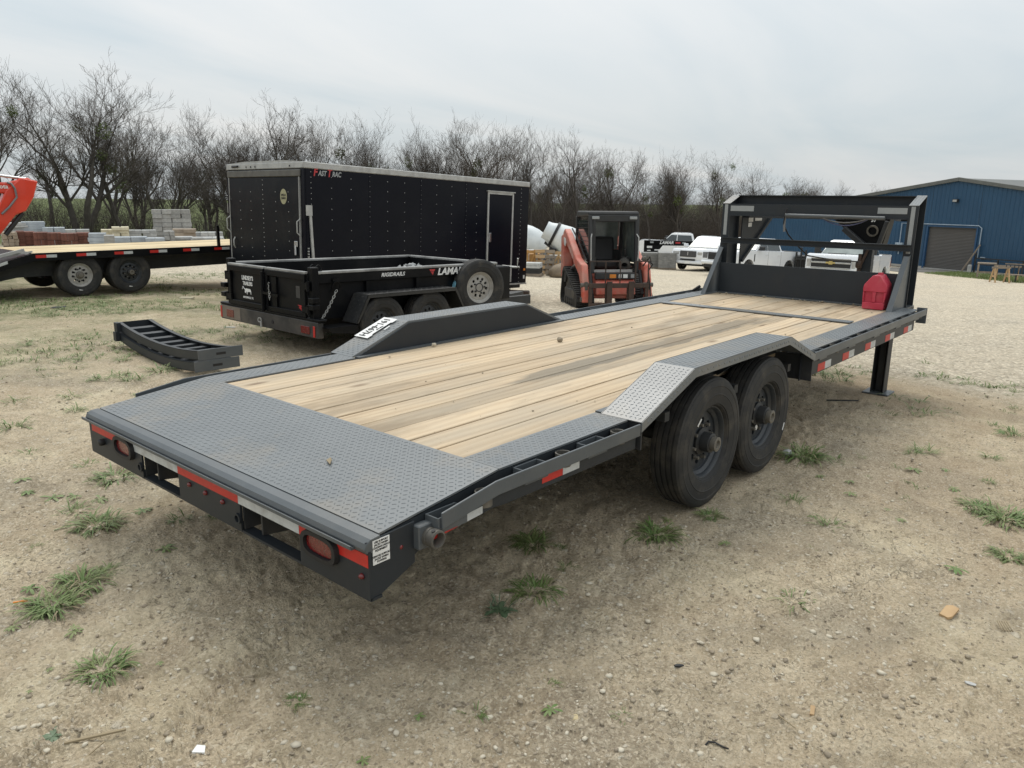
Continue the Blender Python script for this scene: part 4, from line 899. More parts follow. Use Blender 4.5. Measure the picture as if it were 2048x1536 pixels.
# ------------------------------------------------------------------ red fuel can on the deck
fc_ = thing('fuel_can', 'red plastic fuel can standing on the deck against the right post brace', 'fuel can', (6.31, -.845, H-.004), (0, 0, math.radians(3)))
q = MB(); prof = [(-.10, 0), (.10, 0), (.108, .012), (.112, .22), (.105, .255), (.035, .345), (.02, .352), (-.03, .352), (-.045, .345), (-.105, .262), (-.112, .235), (-.108, .012)]
q.prism([(-.098, y, z) for y, z in prof], (.218, 0, 0)); q.build('can_body', M['can'], fc_, bevel=.022, seg=3, smooth=50)
q = MB(); fx_ = -.122                                                  # pressed front: raised borders round two recesses
for poly in ([(-.10, .0), (.10, .0), (.106, .012), (.107, .072), (-.107, .072), (-.106, .012)], [(-.112, .18), (.112, .18), (.112, .22), (.105, .255), (.035, .345), (.02, .352), (-.03, .352), (-.045, .345), (-.105, .262), (-.112, .235)],
             [(-.1075, .073), (-.09, .073), (-.092, .179), (-.1115, .179)], [(.092, .073), (.1075, .073), (.1115, .179), (.096, .179)], [(-.022, .073), (.022, .073), (.016, .10), (.016, .15), (.022, .179), (-.022, .179), (-.016, .15), (-.016, .10)]):
    q.prism([(fx_, y, z) for y, z in poly], (.026, 0, 0))
q.build('pressed_front', M['can'], fc_, bevel=.007, seg=2, smooth=60)
q = MB(); q.cyl((.02, -.01, .348), (.02, -.01, .372), .026, n=14); q.build('can_cap', M['can'], fc_, smooth=40)

# ------------------------------------------------------------------ loading ramps, one stacked on the other
def ramp_thing(label, zoff, dx_, rz, seed):
    t = thing('loading_ramp', label, 'ramp', (1.68+dx_, 5.28, G(1.6, 5.3)+zoff), (0, 0, rz), 'pair of loading ramps on the dirt')
    L, Wd, n = 2.42, .40, 12
    zc = lambda s: .085*(s/1.21)**2
    for e in (-1, 1):
        q = MB(); out = []
        for i in range(n+1):
            s_ = -L/2+L*i/n; out.append((s_, zc(s_)))
        for (w0, w1, z0, z1) in ((-.006, .0, 0, .095), (-.045, 0, 0, .006), (-.045, 0, .089, .095)):
            vs = []
            for s_, z in out:
                for w_, h_ in ((w0, z0), (w1, z0), (w1, z1), (w0, z1)): vs.append((e*(Wd/2+w_)*1.0, s_, z+h_))
            fs = [(4*i+k, 4*i+(k+1) % 4, 4*(i+1)+(k+1) % 4, 4*(i+1)+k) for i in range(n) for k in range(4)]
            fs += [(0, 1, 2, 3), (4*n, 4*n+1, 4*n+2, 4*n+3)]; q.add(vs, fs)
        q.build('side_channel', M['steeld'], t)
    for k in range(8):
        s_ = -L/2+.16+k*.292; z = zc(s_); sl2 = (zc(s_+.01)-zc(s_-.01))/.02
        q = MB(); q.bar((-Wd/2+.006, s_, z+.062), (Wd/2-.006, s_, z+.062), .105, .006, (0, -sl2, 1)); q.bar((-Wd/2+.006, s_-.05, z+.04), (Wd/2-.006, s_-.05, z+.04), .006, .05); q.build('rung', M['steeld'], t)
    q = MB(); s_ = -L/2; q.box(-Wd/2-.035, Wd/2+.035, s_-.012, s_, zc(s_)-.005, zc(s_)+.105); e1 = q.build('end_bar', M['steel'], t, bevel=.003)
    MB().box(-.05, .05, s_-.0135, s_-.012, zc(s_)+.035, zc(s_)+.06).build('hand_slot_shade', M['rubber'], e1)  # black strip laid on the bar for the shade in a slot
    q = MB(); s_ = L/2; q.box(-Wd/2, Wd/2, s_-.006, s_, zc(s_), zc(s_)+.095); q.box(-Wd/2-.05, -Wd/2-.002, s_-.10, s_, zc(s_)-.01, zc(s_)+.10); q.build('hook_end', M['steeld'], t)
    return t
ramp_thing('lower curved steel ramp resting on the dirt beneath the other ramp', .005, -.02, -.085, 1)
ramp_thing('upper curved steel ramp with cross rungs lying on top of the other', .118, .012, -.075, 2)

# ------------------------------------------------------------------ black dump trailer
PD = .018
dt = thing('dump_trailer', 'low black dump trailer with double rear gates and spare wheel', 'trailer', (2.88, 5.22, G(3.7, 5)+.0), (0, PD, math.radians(-1.0)))
Y2 = .935; Z0, Z1, L = .50, 1.01, 3.05                                # local: x forward, right side y=-Y2
q = MB(); q.box(.03, L, -Y2, Y2, Z0-.04, Z0); q.build('floor', M['black'], dt)
for s_ in (-1, 1):
    yy = sorted((s_*Y2, s_*(Y2-.02))); MB().box(.05, L, yy[0], yy[1], Z0, Z1).build('side_wall', M['black'], dt)
    yy = sorted((s_*(Y2+.045), s_*(Y2-.03))); q = MB(); q.box(.0, L+.02, yy[0], yy[1], Z1-.02, Z1+.012); tp_ = q.build('top_rail', M['railp'], dt, bevel=.006)
    MB().box(.02, L, *sorted((s_*(Y2+.04), s_*Y2)), Z1-.13, Z1-.021).build('upper_beam', M['black'], dt, bevel=.006)
    MB().box(-.02, .07, *sorted((s_*(Y2+.05), s_*(Y2-.05))), Z0-.05, Z1+.06).build('corner_post', M['black'], dt, bevel=.008)
    for k in range(3): MB().box(.75+.8*k, .80+.8*k, *sorted((s_*(Y2+.035), s_*Y2)), Z0, Z1-.131).build('side_stake', M['black'], dt)
    # fender
    q = MB(); yo, yi = s_*(Y2+.30), s_*(Y2+.01); pr = [(.40, .42), (.58, .745), (2.02, .745), (2.20, .42)]
    yy = sorted((yo, yi))
    for (a, za), (b, zb) in zip(pr[:-1], pr[1:]):
        d_ = Vector((b-a, 0, zb-za)); q.plate([(a, yy[0], za), (b, yy[0], zb), (b, yy[1], zb), (a, yy[1], za)], .006); lugs(q, (a, yy[0], za), d_, (0, 1, 0), d_.length, yy[1]-yy[0], .012, .045)
    q.prism([(.40, yo, .42), (.58, yo, .745), (2.02, yo, .745), (2.20, yo, .42), (2.17, yo, .42), (2.0, yo, .705), (.60, yo, .705), (.43, yo, .42)], (0, -s_*.006, 0)); q.build('fender', mk('black_diamond_plate', (.018,.019,.020), (.028,.028,.028), 4, .4, dirt=(.09,.085,.075), damt=.4), dt)
    q = MB(); q.prism([(.0, yo, .40), (.42, yo, .40), (.42, yo, .30), (.06, yo, .34)], (0, -s_*.26, 0)); q.build('side_step', M['black'], dt)
q = MB(); q.box(L-.02, L, -Y2, Y2, Z0, Z1); q.build('front_wall', M['black'], dt)
MB().box(L-.03, L+.04, -Y2, Y2, Z1-.02, Z1+.012).build('front_rail', M['railp'], dt, bevel=.006)
# spread of gravel left in the front of the bed
q = MB(); rn = random.Random(4)
for k in range(420):
    x = L-.05-abs(rn.gauss(0, .55)); y_ = rn.uniform(-.88, .9); 
    if x < .1: continue
    h_ = .40*max(0, 1-(L-x)/1.25)*(.55+.45*(y_+.9)/1.8); q.blob((x, y_, Z0+h_+rn.uniform(-.01, .02)), rn.uniform(.018, .05), k, 1, .35)
tag(q.build('gravel_load', M['stone'], dt, kind='stuff'), 'grey gravel heaped at the front of the dump bed')
# two swing gates
for s_, nm in ((1, 'left'), (-1, 'right')):
    g = MB(); ya, yb = (.02, Y2-.055) if s_ > 0 else (-(Y2-.055), -.02); g.box(-.03, -.012, ya, yb, Z0-.01, Z1-.02)
    for (a, b, c, d_) in ((ya, yb, Z1-.09, Z1-.02), (ya, yb, Z0-.01, Z0+.05), (ya, ya+.05, Z0+.05, Z1-.09), (yb-.05, yb, Z0+.05, Z1-.09)): g.box(-.06, -.031, a, b, c, d_)
    ga = g.build('rear_gate', M['black'], dt, bevel=.005)
    MB().box(-.055, .0, ya, yb, Z1-.019, Z1+.008).build('gate_rail', M['railp'], ga, bevel=.004)
    for z in (Z0+.08, Z1-.16):
        q = MB(); ye = s_*(Y2+.0); q.cyl((-.05, ye, z-.05), (-.05, ye, z+.06), .022, n=10); q.box(-.066, -.04, *sorted((ye, ye-s_*.12)), z-.03, z+.04); q.build('hinge', M['black'], ga)
    for z in (.60, .72) if s_ > 0 else (.62, .70): MB().box(-.075, .02, *sorted((s_*(Y2+.03), s_*(Y2+.13))), z-.03, z+.03).build('gate_catch', M['black'], dt, bevel=.006)
    if s_ > 0:
        text('lettering', "LINDSEY'S", M['white'], ga, (-.0325, .44, .845), (0, -1, 0), (0, 0, 1), .052, bold=.025, width=.27)
        text('lettering', 'TRAILERS', M['white'], ga, (-.0325, .44, .775), (0, -1, 0), (0, 0, 1), .046, bold=.025, width=.23)
        text('lettering', 'GATESVILLE, TX', M['white'], ga, (-.0325, .44, .60), (0, -1, 0), (0, 0, 1), .024, bold=.02, width=.25)
        q = MB(); cow = [(.09, .66), (.08, .70), (.06, .715), (-.05, .712), (-.065, .69), (-.068, .645), (-.055, .645), (-.05, .675), (.02, .672), (.025, .64), (.037, .64), (.042, .672), (.055, .675), (.06, .655)]
        q.prism([(-.0335, .43+a, z) for a, z in cow], (.001, 0, 0)); q.tube([(-.0335, .575, .70), (-.0335, .555, .735), (-.0335, .535, .715), (-.0335, .505, .70)], .006, 5); q.build('longhorn_emblem', M['white'], ga)
    else:
        q = MB(); q.prism([(-.033, -.68, .62), (-.033, -.76, .62), (-.033, -.79, .60), (-.033, -.73, .60)], (.001, 0, 0)); q.prism([(-.033, -.70, .597), (-.033, -.755, .597), (-.033, -.77, .575), (-.033, -.73, .575)], (.001, 0, 0)); q.prism([(-.033, -.735, .572), (-.033, -.765, .572), (-.033, -.77, .555)], (.001, 0, 0)); q.build('red_emblem', M['redink'], ga)
        q = MB(); q.prism([(-.033, -.80, .615), (-.033, -.825, .615), (-.033, -.80, .545), (-.033, -.85, .545), (-.033, -.857, .525), (-.033, -.77, .525)], (.001, 0, 0)); q.build('letter_emblem', M['white'], ga)
        MB().box(-.033, -.031, -.74, -.66, .70, .84).build('faded_sticker', mk('faded_sticker_grey', (.06,.058,.055), (.02,.02,.02), 14, .5), ga)
q = MB(); q.cyl((-.085, 0, Z0-.02), (-.085, 0, Z1-.05), .02, n=10); q.bar((-.09, .05, .71), (-.09, -.36, .70), .012, .03); q.bar((-.10, -.20, .74), (-.10, -.20, .84), .02, .03); q.build('gate_latch_bar', M['black'], dt, smooth=40)
MB().box(-.05, -.02, -.26, -.16, Z0+.05, Z1-.1).build('latch_channel', M['black'], dt)
def chain(mb, p0, p1, sag, n, r=.011, t=.0032):
    p0 = Vector(p0); p1 = Vector(p1)
    for i in range(n):
        a = (i+.5)/n; c = p0.lerp(p1, a) + Vector((0, 0, -sag*4*a*(1-a))); d = (p1-p0).normalized(); s2 = d.orthogonal().normalized() if i % 2 else d.cross(d.orthogonal()).normalized()
        L_ = (p1-p0).length/n*.78; pts = [c + d*math.cos(k*math.pi/4)*L_ + s2*math.sin(k*math.pi/4)*r for k in range(8)]
        mb.tube(pts+[pts[0]], t, 4)
q = MB(); chain(q, (-.11, -.20, .84), (-.11, -.20, .64), .0, 8); q.build('latch_chain', M['galv'], dt)
q = MB(); chain(q, (.30, -Y2-.06, .80), (.02, -Y2-.08, .43), .03, 15, .013, .004); q.build('side_chain', M['galv'], dt)
q = MB(); q.lathe([(.052, -.009), (.065, -.009), (.065, .009), (.052, .009)], (.30, -Y2-.055, Z1-.17), (0, 1, .2), 18); q.box(.25, .35, -Y2-.06, -Y2-.03, Z1-.11, Z1-.075); q.build('tie_ring', M['black'], dt, smooth=40)
for yq in (-Y2-.01, -Y2+.10): 
    q = MB(); q.lathe([(.03, -.007), (.042, -.007), (.042, .007), (.03, .007)], (.10, yq, Z1+.045), (.3, 1, 0), 14); q.build('lift_ring', M['black'], dt, smooth=40)
# rear bumper, lamps
q = MB(); q.box(-.06, .02, -1.12, 1.12, .27, .455); bp = q.build('bumper', mk('dirty_black_bumper', (.022,.021,.020), (.05,.045,.04), 5, .6, dirt=(.14,.12,.095), damt=.7, dsc=3), dt, bevel=.006)
MB().box(-.055, .06, -1.14, 1.14, .456, .49).build('rear_sill', M['black'], dt, bevel=.008)
MB().box(-.062, -.06, .62, 1.12, .285, .45).build('dusty_panel', mk('dusty_panel_tan', (.20,.165,.13), (.16,.13,.10), 6, .8), bp)
for (a, b, z0, z1, mm, nm) in ((1.08, 1.118, .29, .44, 'redt', 'reflective_tape'), (-1.07, -1.03, .28, .41, 'redt', 'reflective_tape'), (.78, .96, .31, .41, 'lens', 'tail_lamp'), (-.96, -.78, .305, .395, 'lens', 'tail_lamp')):
    MB().box(-.068, -.0625, a, b, z0, z1).build(nm, M[mm], bp, bevel=.003)
q = MB(); q.cyl((-.066, -.16, .36), (-.06, -.16, .36), .022, n=12); q.build('bumper_hole_shade', M['rubber'], bp)  # black disc on the face in place of a shaded hole
q = MB(); q.lathe([(.022, -.006), (.032, -.006), (.032, .006), (.022, .006)], (-.085, .10, .36), (1, .3, 0), 12); q.cyl((-.085, .07, .27), (-.085, .07, .34), .012, n=6); q.build('pin', M['galv'], dt)
text('lettering', 'RIGIDRAILS', M['white'], dt, (1.16, -Y2-.0415, Z1-.072), (1, 0, 0), (0, 0, 1), .046, shear=.25, bold=.02, width=.38)
text('lettering', 'LAMAR', M['white'], dt, (2.14, -Y2-.0415, Z1-.075), (1, 0, 0), (0, 0, 1), .088, shear=.25, bold=.03, width=.46)
q = MB(); q.prism([(1.77, -Y2-.0415, Z1-.035), (1.87, -Y2-.0415, Z1-.035), (1.855, -Y2-.0415, Z1-.06), (1.785, -Y2-.0415, Z1-.06)], (0, .001, 0)); q.prism([(1.79, -Y2-.0415, Z1-.065), (1.85, -Y2-.0415, Z1-.065), (1.83, -Y2-.0415, Z1-.11)], (0, .001, 0)); q.build('red_emblem', M['redink'], dt)
for x in (.84, 1.62):
    for s_ in (-1, 1): wheel(dt, (x, s_*(Y2+.155), .345+PD*x), s_, R=.345, W=.20, rimR=.195, rim_m='rimd', off=.05, hub='cap', nut=6)
q = MB(); q.box(-.0, 4.4, .40, .48, .28, .42); q.box(0, 4.4, -.48, -.40, .28, .42); q.prism([(3.2, .48, .3), (4.7, .06, .3), (4.7, -.06, .3), (3.2, -.48, .3)], (0, 0, .12)); q.build('chassis', M['under'], dt)
q = MB(); q.box(3.08, 3.75, -.62, .62, .42, .92); q.build('front_box', M['black'], dt, bevel=.015)
q = MB(); q.box(3.08, 3.2, -1.0, .9, .40, .46); q.box(2.75, 2.9, -1.02, -.9, .44, .50); q.build('spare_carrier', M['black'], dt)
q = MB(); q.cyl((3.85, -.35, .90), (3.95, -.62, .89), .014, n=8); q.tube([(3.5, .2, .90), (3.92, -.60, .89), (3.90, -.63, 1.03)], .014, 6); q.build('jack_crank', M['galv'], dt, smooth=50)
sw_ = wheel(dt, (2.60, -Y2-.11, .70), -1, R=.385, W=.21, rimR=.215, rim_m='rimg', off=.045, hub='open', nut=5)
sw_['label'] = 'spare wheel with silver rim and blue sticker on its tread'
sw_.rotation_euler = (0, .3, math.radians(-14))
q = MB(); q.prism([(-.386, -.02+.045*math.cos(k*.524), -.07+.055*math.sin(k*.524)) for k in range(12)], (.004, 0, 0)); q.build('round_sticker', mk('blue_sticker', (.22,.48,.60)), sw_)

# ------------------------------------------------------------------ black enclosed cargo trailer
PE = .0365
et = thing('enclosed_trailer', 'tall black enclosed cargo trailer with silver roof trim and rear ramp door', 'trailer', (5.72, 8.49, 2.413), (0, PE, 0))
# local: x forward from rear corner, y to the left, z down from the top
EL, EW, EH = 6.08, 2.60, 2.32
MB().box(.02, EL, 0.0, EW, -EH, -.10).build('body', M['navy'], et, bevel=.01)
q = MB(); q.box(-.01, EL+.01, -.012, EW+.012, -.115, -.004); q.build('roof_trim', M['galv'], et, bevel=.012)
q = MB(); q.prism([(0, 0, -.004), (0, EW*.25, .03), (0, EW*.75, .03), (0, EW, -.004)], (EL, 0, 0)); q.build('roof', M['galv'], et)
q = MB(); q.box(-.035, .019, .10, EW-.05, -.255, -.135); q.build('rear_header', mk('dull_header_trim', (.115,.11,.095), (.08,.075,.066), 5, .55), et, bevel=.012)
q = MB(); q.box(-.01, .019, 0.0, .11, -EH, -.116); q.box(-.01, .019, EW-.10, EW, -EH, -.116); q.build('corner_frame', M['navy'], et, bevel=.008)
rdoor = MB().box(-.028, .0, .14, EW-.12, -2.20, -.262).build('ramp_door', mk('dusty_navy_door', (.0035,.0048,.0075), (.006,.0075,.010), 2.2, .36, bmp=.02, dirt=(.035,.034,.031), dsc=2.4, damt=.35, spec=.14), et, bevel=.006)
q = MB(); q.box(-.036, -.001, .125, .139, -2.2, -.26); q.build('door_edge_trim', M['galv'], et); q = MB(); q.box(-.036, -.001, EW-.119, EW-.105, -2.2, -.26); q.build('door_edge_trim', M['galv'], et)
for yq in (.115, EW-.10):
    q = MB(); q.tube([(-.03, yq, -.98), (-.085, yq+.02, -1.03), (-.085, yq+.02, -1.22), (-.03, yq, -1.28)], .012, 6); q.build('grab_handle', M['galv'], et, smooth=50)
q = MB(); q.box(-.05, -.028, .20, .30, -1.47, -1.37); q.bar((-.05, .26, -1.45), (-.055, .25, -1.62), .05, .02, (1, 0, 0)); q.build('door_latch', M['chrome'], et, bevel=.008)
q = MB(); q.tube([(-.03, EW-.26, -1.38), (-.07, EW-.28, -1.43), (-.07, EW-.28, -1.53), (-.03, EW-.26, -1.58)], .013, 6); q.build('pull_handle', M['galv'], et, smooth=50)
q = MB(); q.tube([(.0, EW-.02, -.62), (-.05, EW+.0, -.60), (-.12, EW+.10, -.76)], .018, 5); q.prism([(-.03, EW-.13, -.60), (-.03, EW-.20, -.66), (-.03, EW-.10, -.70)], (.02, 0, 0)); q.build('door_spring_arm', M['plast'], et)
for yq, sgn in ((-.02, -1), (EW+.02, 1)):                              # lock bars at the corners
    q = MB(); q.bar((.10, yq, -.93), (.22, yq-sgn*.0, -2.15), .035, .05, (1, 0, 0)) if False else q.bar((.085, yq, -.86), (.16, yq, -2.2), .03, .045, (1, 0, 0)); q.box(.0, .12, *sorted((yq, yq+sgn*.02)), -.92, -.74); q.build('stabiliser_bar', M['galv'], et)
q = MB()
for k in range(7): q.box(.03, .05, -.028, -.0, -1.80+k*.05, -1.775+k*.05)
q.build('spring_coil', M['galv'], et, kind='stuff')
# rivets
q = MB()
def rivet(mb, x, y, z, n, r=.010):
    a = Vector(n); c = Vector((x, y, z)); u = a.orthogonal().normalized()*r; v = a.cross(u.normalized())*r
    mb.add([c+u, c+v, c-u, c-v, c+a*r*.8], [(0, 1, 4), (1, 2, 4), (2, 3, 4), (3, 0, 4)])
xs = [.13, 1.42, 2.71, 4.0, 5.80]
for x in xs:
    for k in range(24): rivet(q, x, -.0005, -.17-.092*k, (0, -1, 0), .010)
for x in (.56, .99, 1.85, 2.28, 3.14, 3.57, 4.33):
    for k in range(12): rivet(q, x, -.0005, -.24-.185*k, (0, -1, 0))
for yq in (1.30,):
    for k in range(22): rivet(q, -.0285, yq, -.31-.086*k, (-1, 0, 0), .011)
for yq in (.47, .88, 1.72, 2.10):
    for k in range(10): rivet(q, -.0285, yq, -.52-.172*k, (-1, 0, 0), .011)
q.build('rivets', M['galv'], et, kind='stuff')
for x in (1.42, 2.71, 4.0): MB().box(x-.02, x+.02, -.0035, -.0002, -EH+.02, -.12).build('panel_seam', M['navy'], et)
# side door
q = MB(); a, b, zt_, zb_ = 4.66, 5.52, -.28, -2.23
q.box(a, b, -.022, -.001, zt_-.05, zt_); q.box(a, a+.045, -.022, -.001, zb_, zt_-.05); q.box(b-.045, b, -.022, -.001, zb_, zt_-.05); q.box(a, b, -.022, -.001, zb_-.05, zb_); q.box(a-.03, b+.03, -.045, -.001, zt_+.001, zt_+.022); q.build('door_frame', M['galv'], et)
sd_ = MB().box(a+.047, b-.047, -.014, -.001, zb_+.002, zt_-.052).build('side_door', M['navy'], et, bevel=.004)
q = MB(); q.box(a+.06, a+.13, -.03, -.0145, -1.37, -1.17); q.build('door_handle', M['chrome'], sd_, bevel=.008)
q = MB(); q.box(.3, EL, -.018, .02, -EH-.03, -EH+.005); q.build('bottom_trim', M['galv'], et)
MB().box(EL-.12, EL-.06, -.012, -.001, -2.03, -1.98).build('marker_lamp', M['amber'], et); MB().box(EL-.12, EL-.075, -.012, -.001, -2.22, -2.14).build('white_sticker', M['white'], et)
q = MB(); q.cyl((-.012, EW-.22, -.055), (-.035, EW-.46, -.055), .02, n=8); q.build('roof_lamp', M['rubber'], et)
for yq in (.42, 1.55, 1.70, 1.86): MB().box(-.02, -.0105, yq, yq+.02, -.085, -.055).build('marker_lamp', M['plast'], et)
# maker's lettering and round sticker
for body, xo, h_, mm, wd in (('F', .215, .13, 'redink', .095), ('AST', .365, .085, 'greyt', .19), ('T', .51, .13, 'redink', .10), ('RAC', .67, .085, 'greyt', .20)):
    text('lettering', body, M[mm], et, (xo, -.0022, -.175-(.0 if h_ > .1 else .012)), (1, 0, 0), (0, 0, 1), h_, shear=.22, bold=.035, width=wd)
q = MB(); n = 24; q.prism([(-.0305, .62+.105*math.cos(2*math.pi*k/n), -.60+.135*math.sin(2*math.pi*k/n)) for k in range(n)], (.002, 0, 0)); st_ = q.build('oval_sticker', mk('olive_sticker', (.36,.34,.20)), et)
for l, zq in (('WELLS', -.575), ('CARGO', -.63)): text('lettering', l, M['ink'], st_, (-.0312, .62, zq), (0, -1, 0), (0, 0, 1), .038, bold=.03, width=.15)
# undercarriage and tongue jack
q = MB(); q.box(.3, EL-.1, .1, EW-.1, -EH-.12, -EH-.031); q.prism([(EL-.2, .3, -EH-.1), (EL+1.3, EW/2-.06, -EH-.1), (EL+1.3, EW/2+.06, -EH-.1), (EL-.2, EW-.3, -EH-.1)], (0, 0, .1)); q.build('chassis', M['under'], et)
for x in (2.35, 3.25):
    for yq, s_ in ((.20, -1), (EW-.20, 1)): wheel(et, (x, yq, -EH-.08), s_, R=.34, W=.2, rimR=.19, hub='cap', nut=6)
q = MB(); jx = EL-.55; q.cyl((jx, .22, -EH-.05), (jx, .22, -EH-.30), .03, n=10); q.cyl((jx, .22, -EH-.30), (jx, .22, -EH-.32), .08, n=12); q.build('stabiliser_jack', M['rust'], et)
q = MB(); chain(q, (jx-.45, .12, -EH-.10), (jx-.55, .12, -EH-.34), .03, 7, .014, .005); chain(q, (jx+.1, .12, -EH-.10), (jx+.3, .12, -EH-.32), .05, 8, .014, .005); q.build('safety_chain', M['rust'], et)
pz = G(11.2, 8.6)
bk = thing('timber_block', 'old brown timber block under the jack of the enclosed trailer', 'timber', (11.25, 8.62, GR(11.25, 8.62)), (0, 0, math.radians(-62)))
MB().box(-.48, .48, -.11, .11, 0, .20).build('beam', M['rust'], bk, bevel=.015)

# ------------------------------------------------------------------ black flatbed behind at the left
lt = thing('flatbed_trailer', 'black flatbed trailer with bright pine deck behind the ramps', 'trailer', (2.46, 12.0, 0))
LZ = .80
for k in range(9):
    y0_ = .06+k*.24; MB().box(-.0, 7.2, y0_+.002, y0_+.238, LZ-.04, LZ+random.uniform(-.002, .003)).build('deck_board', M['wood2'], lt)
q = MB(); q.box(.0, 7.3, 0, .05, LZ-.13, LZ+.004); q.box(0, 7.3, 2.23, 2.28, LZ-.13, LZ+.004); q.build('side_channel', M['black'], lt)
q = MB(); q.prism([(-2.6, .0, .02), (-2.6, 0, .10), (0, 0, LZ+.004), (0, 0, LZ-.13), (-1.9, 0, .15)], (0, .06, 0)); q.build('dovetail_side', M['black'], lt); q = MB(); q.prism([(-2.6, 2.2, .02), (-2.6, 2.2, .10), (0, 2.2, LZ+.004), (0, 2.2, LZ-.13), (-1.9, 2.2, .15)], (0, .06, 0)); q.build('dovetail_side', M['black'], lt)
q = MB(); q.prism([(-2.6, .06, .10), (0, .06, LZ), (0, 2.2, LZ), (-2.6, 2.2, .10)], (0, 0, -.03)); q.build('dovetail_deck', M['black'], lt)
q = MB(); q.prism([(-.4, .07, .60), (-.0, .07, LZ+.02), (-.0, .10, LZ+.02), (-.4, .10, .60)], (0, .5, 0)); q.bar((-.45, .35, .74), (.0, .08, .83), .05, .03); q.bar((-1.2, .2, .60), (-.1, .16, .86), .05, .05); q.build('ramp_arm', M['galv'], lt)
q = MB(); q.prism([(-.2, .42, .36), (7.3, .42, .40), (7.3, .42, LZ-.12), (0, .42, LZ-.12), (-2.0, .42, .22), (-1.9, .42, .05)], (0, .05, 0)); q.build('main_beam', M['under'], lt)
for x in (.62, .80+.72):
    wa = wheel(lt, (x+.12, .16, .37), -1, R=.385, W=.21, rimR=.215, rim_m='rimg' if x < 1 else 'rimd', off=.045, hub='cap' if x < 1 else 'long')
    wheel(lt, (x+.12, .40, .36), -1, R=.36, W=.20, rimR=.205, rim_m='rimd', off=.045, hub='cap'); wheel(lt, (x+.12, 2.1, .36), 1, R=.36, W=.20, rimR=.205, rim_m='rimd', off=.045, hub='cap')
    q = MB(); q.cyl((x+.12, .3, .36), (x+.12, 2.0, .36), .05, n=10); q.build('axle', M['under'], lt)
    q = MB(); q.bar((-.06, -.103, -.27), (.0, -.103, -.285), .003, .025, (0, 0, 1)); q.build('white_tag', M['white'], wa)
for k in range(8):
    x = .02+.665*k; q = MB(); q.box(x, x+.17, -.0015, 0, LZ-.08, LZ-.028); q.build('reflective_tape', M['redt'], lt); q = MB(); q.box(x+.171, x+.34, -.0015, 0, LZ-.08, LZ-.028); q.build('reflective_tape', M['whit'], lt)
q = MB(); q.prism([(-.62, -.002, .58), (-.42, -.002, .645), (-.42, -.002, .695), (-.62, -.002, .63)], (0, .0015, 0)); q.build('reflective_tape', M['whit'], lt)
q = MB(); q.prism([(-.80, -.002, .525), (-.622, -.002, .58), (-.622, -.002, .63), (-.80, -.002, .575)], (0, .0015, 0)); q.build('reflective_tape', M['redt'], lt)
q = MB(); q.box(3.45, 3.50, .02, .07, LZ, LZ+.42); q.build('stake_post', M['black'], lt)

# ------------------------------------------------------------------ orange excavator, only its arm in view
ex = thing('excavator', 'bright orange excavator arm bent down at the left picture edge', 'excavator', (-.12, 15.6, G(0, 15.6)))
def slab(mb, pts, y0, w_): mb.prism([(x, y0-w_/2, z) for x, z in pts], (0, w_, 0))
zb = -G(0, 15.6)
q = MB(); slab(q, [(-.9, .95), (-.2, 1.75), (.8, 2.02), (3.35, 2.02), (3.75, 2.13), (3.90, 2.0), (3.86, 1.86), (3.55, 1.80), (.7, 1.78), (.0, 1.45), (-.5, .80)], 0, .17); q.build('boom', M['orange'], ex, bevel=.02)
q = MB(); slab(q, [(3.60, 2.12), (3.92, 2.06), (3.80, 1.72), (3.62, 1.44), (3.42, 1.36), (3.10, .98), (2.85, .80), (2.72, .88), (3.02, 1.35), (3.30, 1.86)], 0, .21); q.build('dipper_arm', M['orange'], ex, bevel=.02)
q = MB(); q.cyl((1.0, 0, 2.26), (3.0, 0, 2.19), .045, n=12); q.build('arm_cylinder', M['rubber'], ex, smooth=40)
q = MB(); q.cyl((2.95, 0, 2.19), (3.72, 0, 2.10), .028, n=10); q.build('cylinder_rod', M['chrome'], ex, smooth=40)
q = MB(); q.cyl((3.58, -.0, 1.40), (3.20, 0, .95), .05, n=10); q.build('bucket_cylinder', M['plast'], ex, smooth=40)
q = MB(); q.tube([(3.34, -.09, 2.02), (3.40, -.13, 2.0), (3.45, -.15, 1.9), (3.46, -.16, 1.72), (3.30, -.15, 1.52), (3.15, -.13, 1.38)], .022, 6); q.build('hydraulic_hose', M['greyh'], ex, smooth=60)
q = MB(); slab(q, [(2.86, .86), (3.05, .60), (2.90, .28), (2.55, .22), (2.35, .45), (2.62, .62)], 0, .5); q.build('bucket', M['plast'], ex, bevel=.02)
text('lettering', 'Kubota', M['white'], ex, (3.17, -.0875, 1.935), (1, 0, 0), (0, 0, 1), .085, bold=.02)
q = MB(); q.box(-3.2, -.9, -.75, .75, .55, 1.25); q.build('house', M['orange'], ex, bevel=.06)
q = MB(); q.box(-2.6, -1.2, -.70, .1, 1.25, 2.3); q.build('cab', M['plast'], ex, bevel=.05)
for s_ in (-1, 1):
    q = MB(); q.prism([(-3.2, s_*.6-.17, .22), (-3.0, s_*.6-.17, .0), (-.9, s_*.6-.17, .0), (-.7, s_*.6-.17, .22), (-.9, s_*.6-.17, .48), (-3.0, s_*.6-.17, .48)], (0, .34, 0)); q.build('track', M['rubber'], ex, bevel=.02)
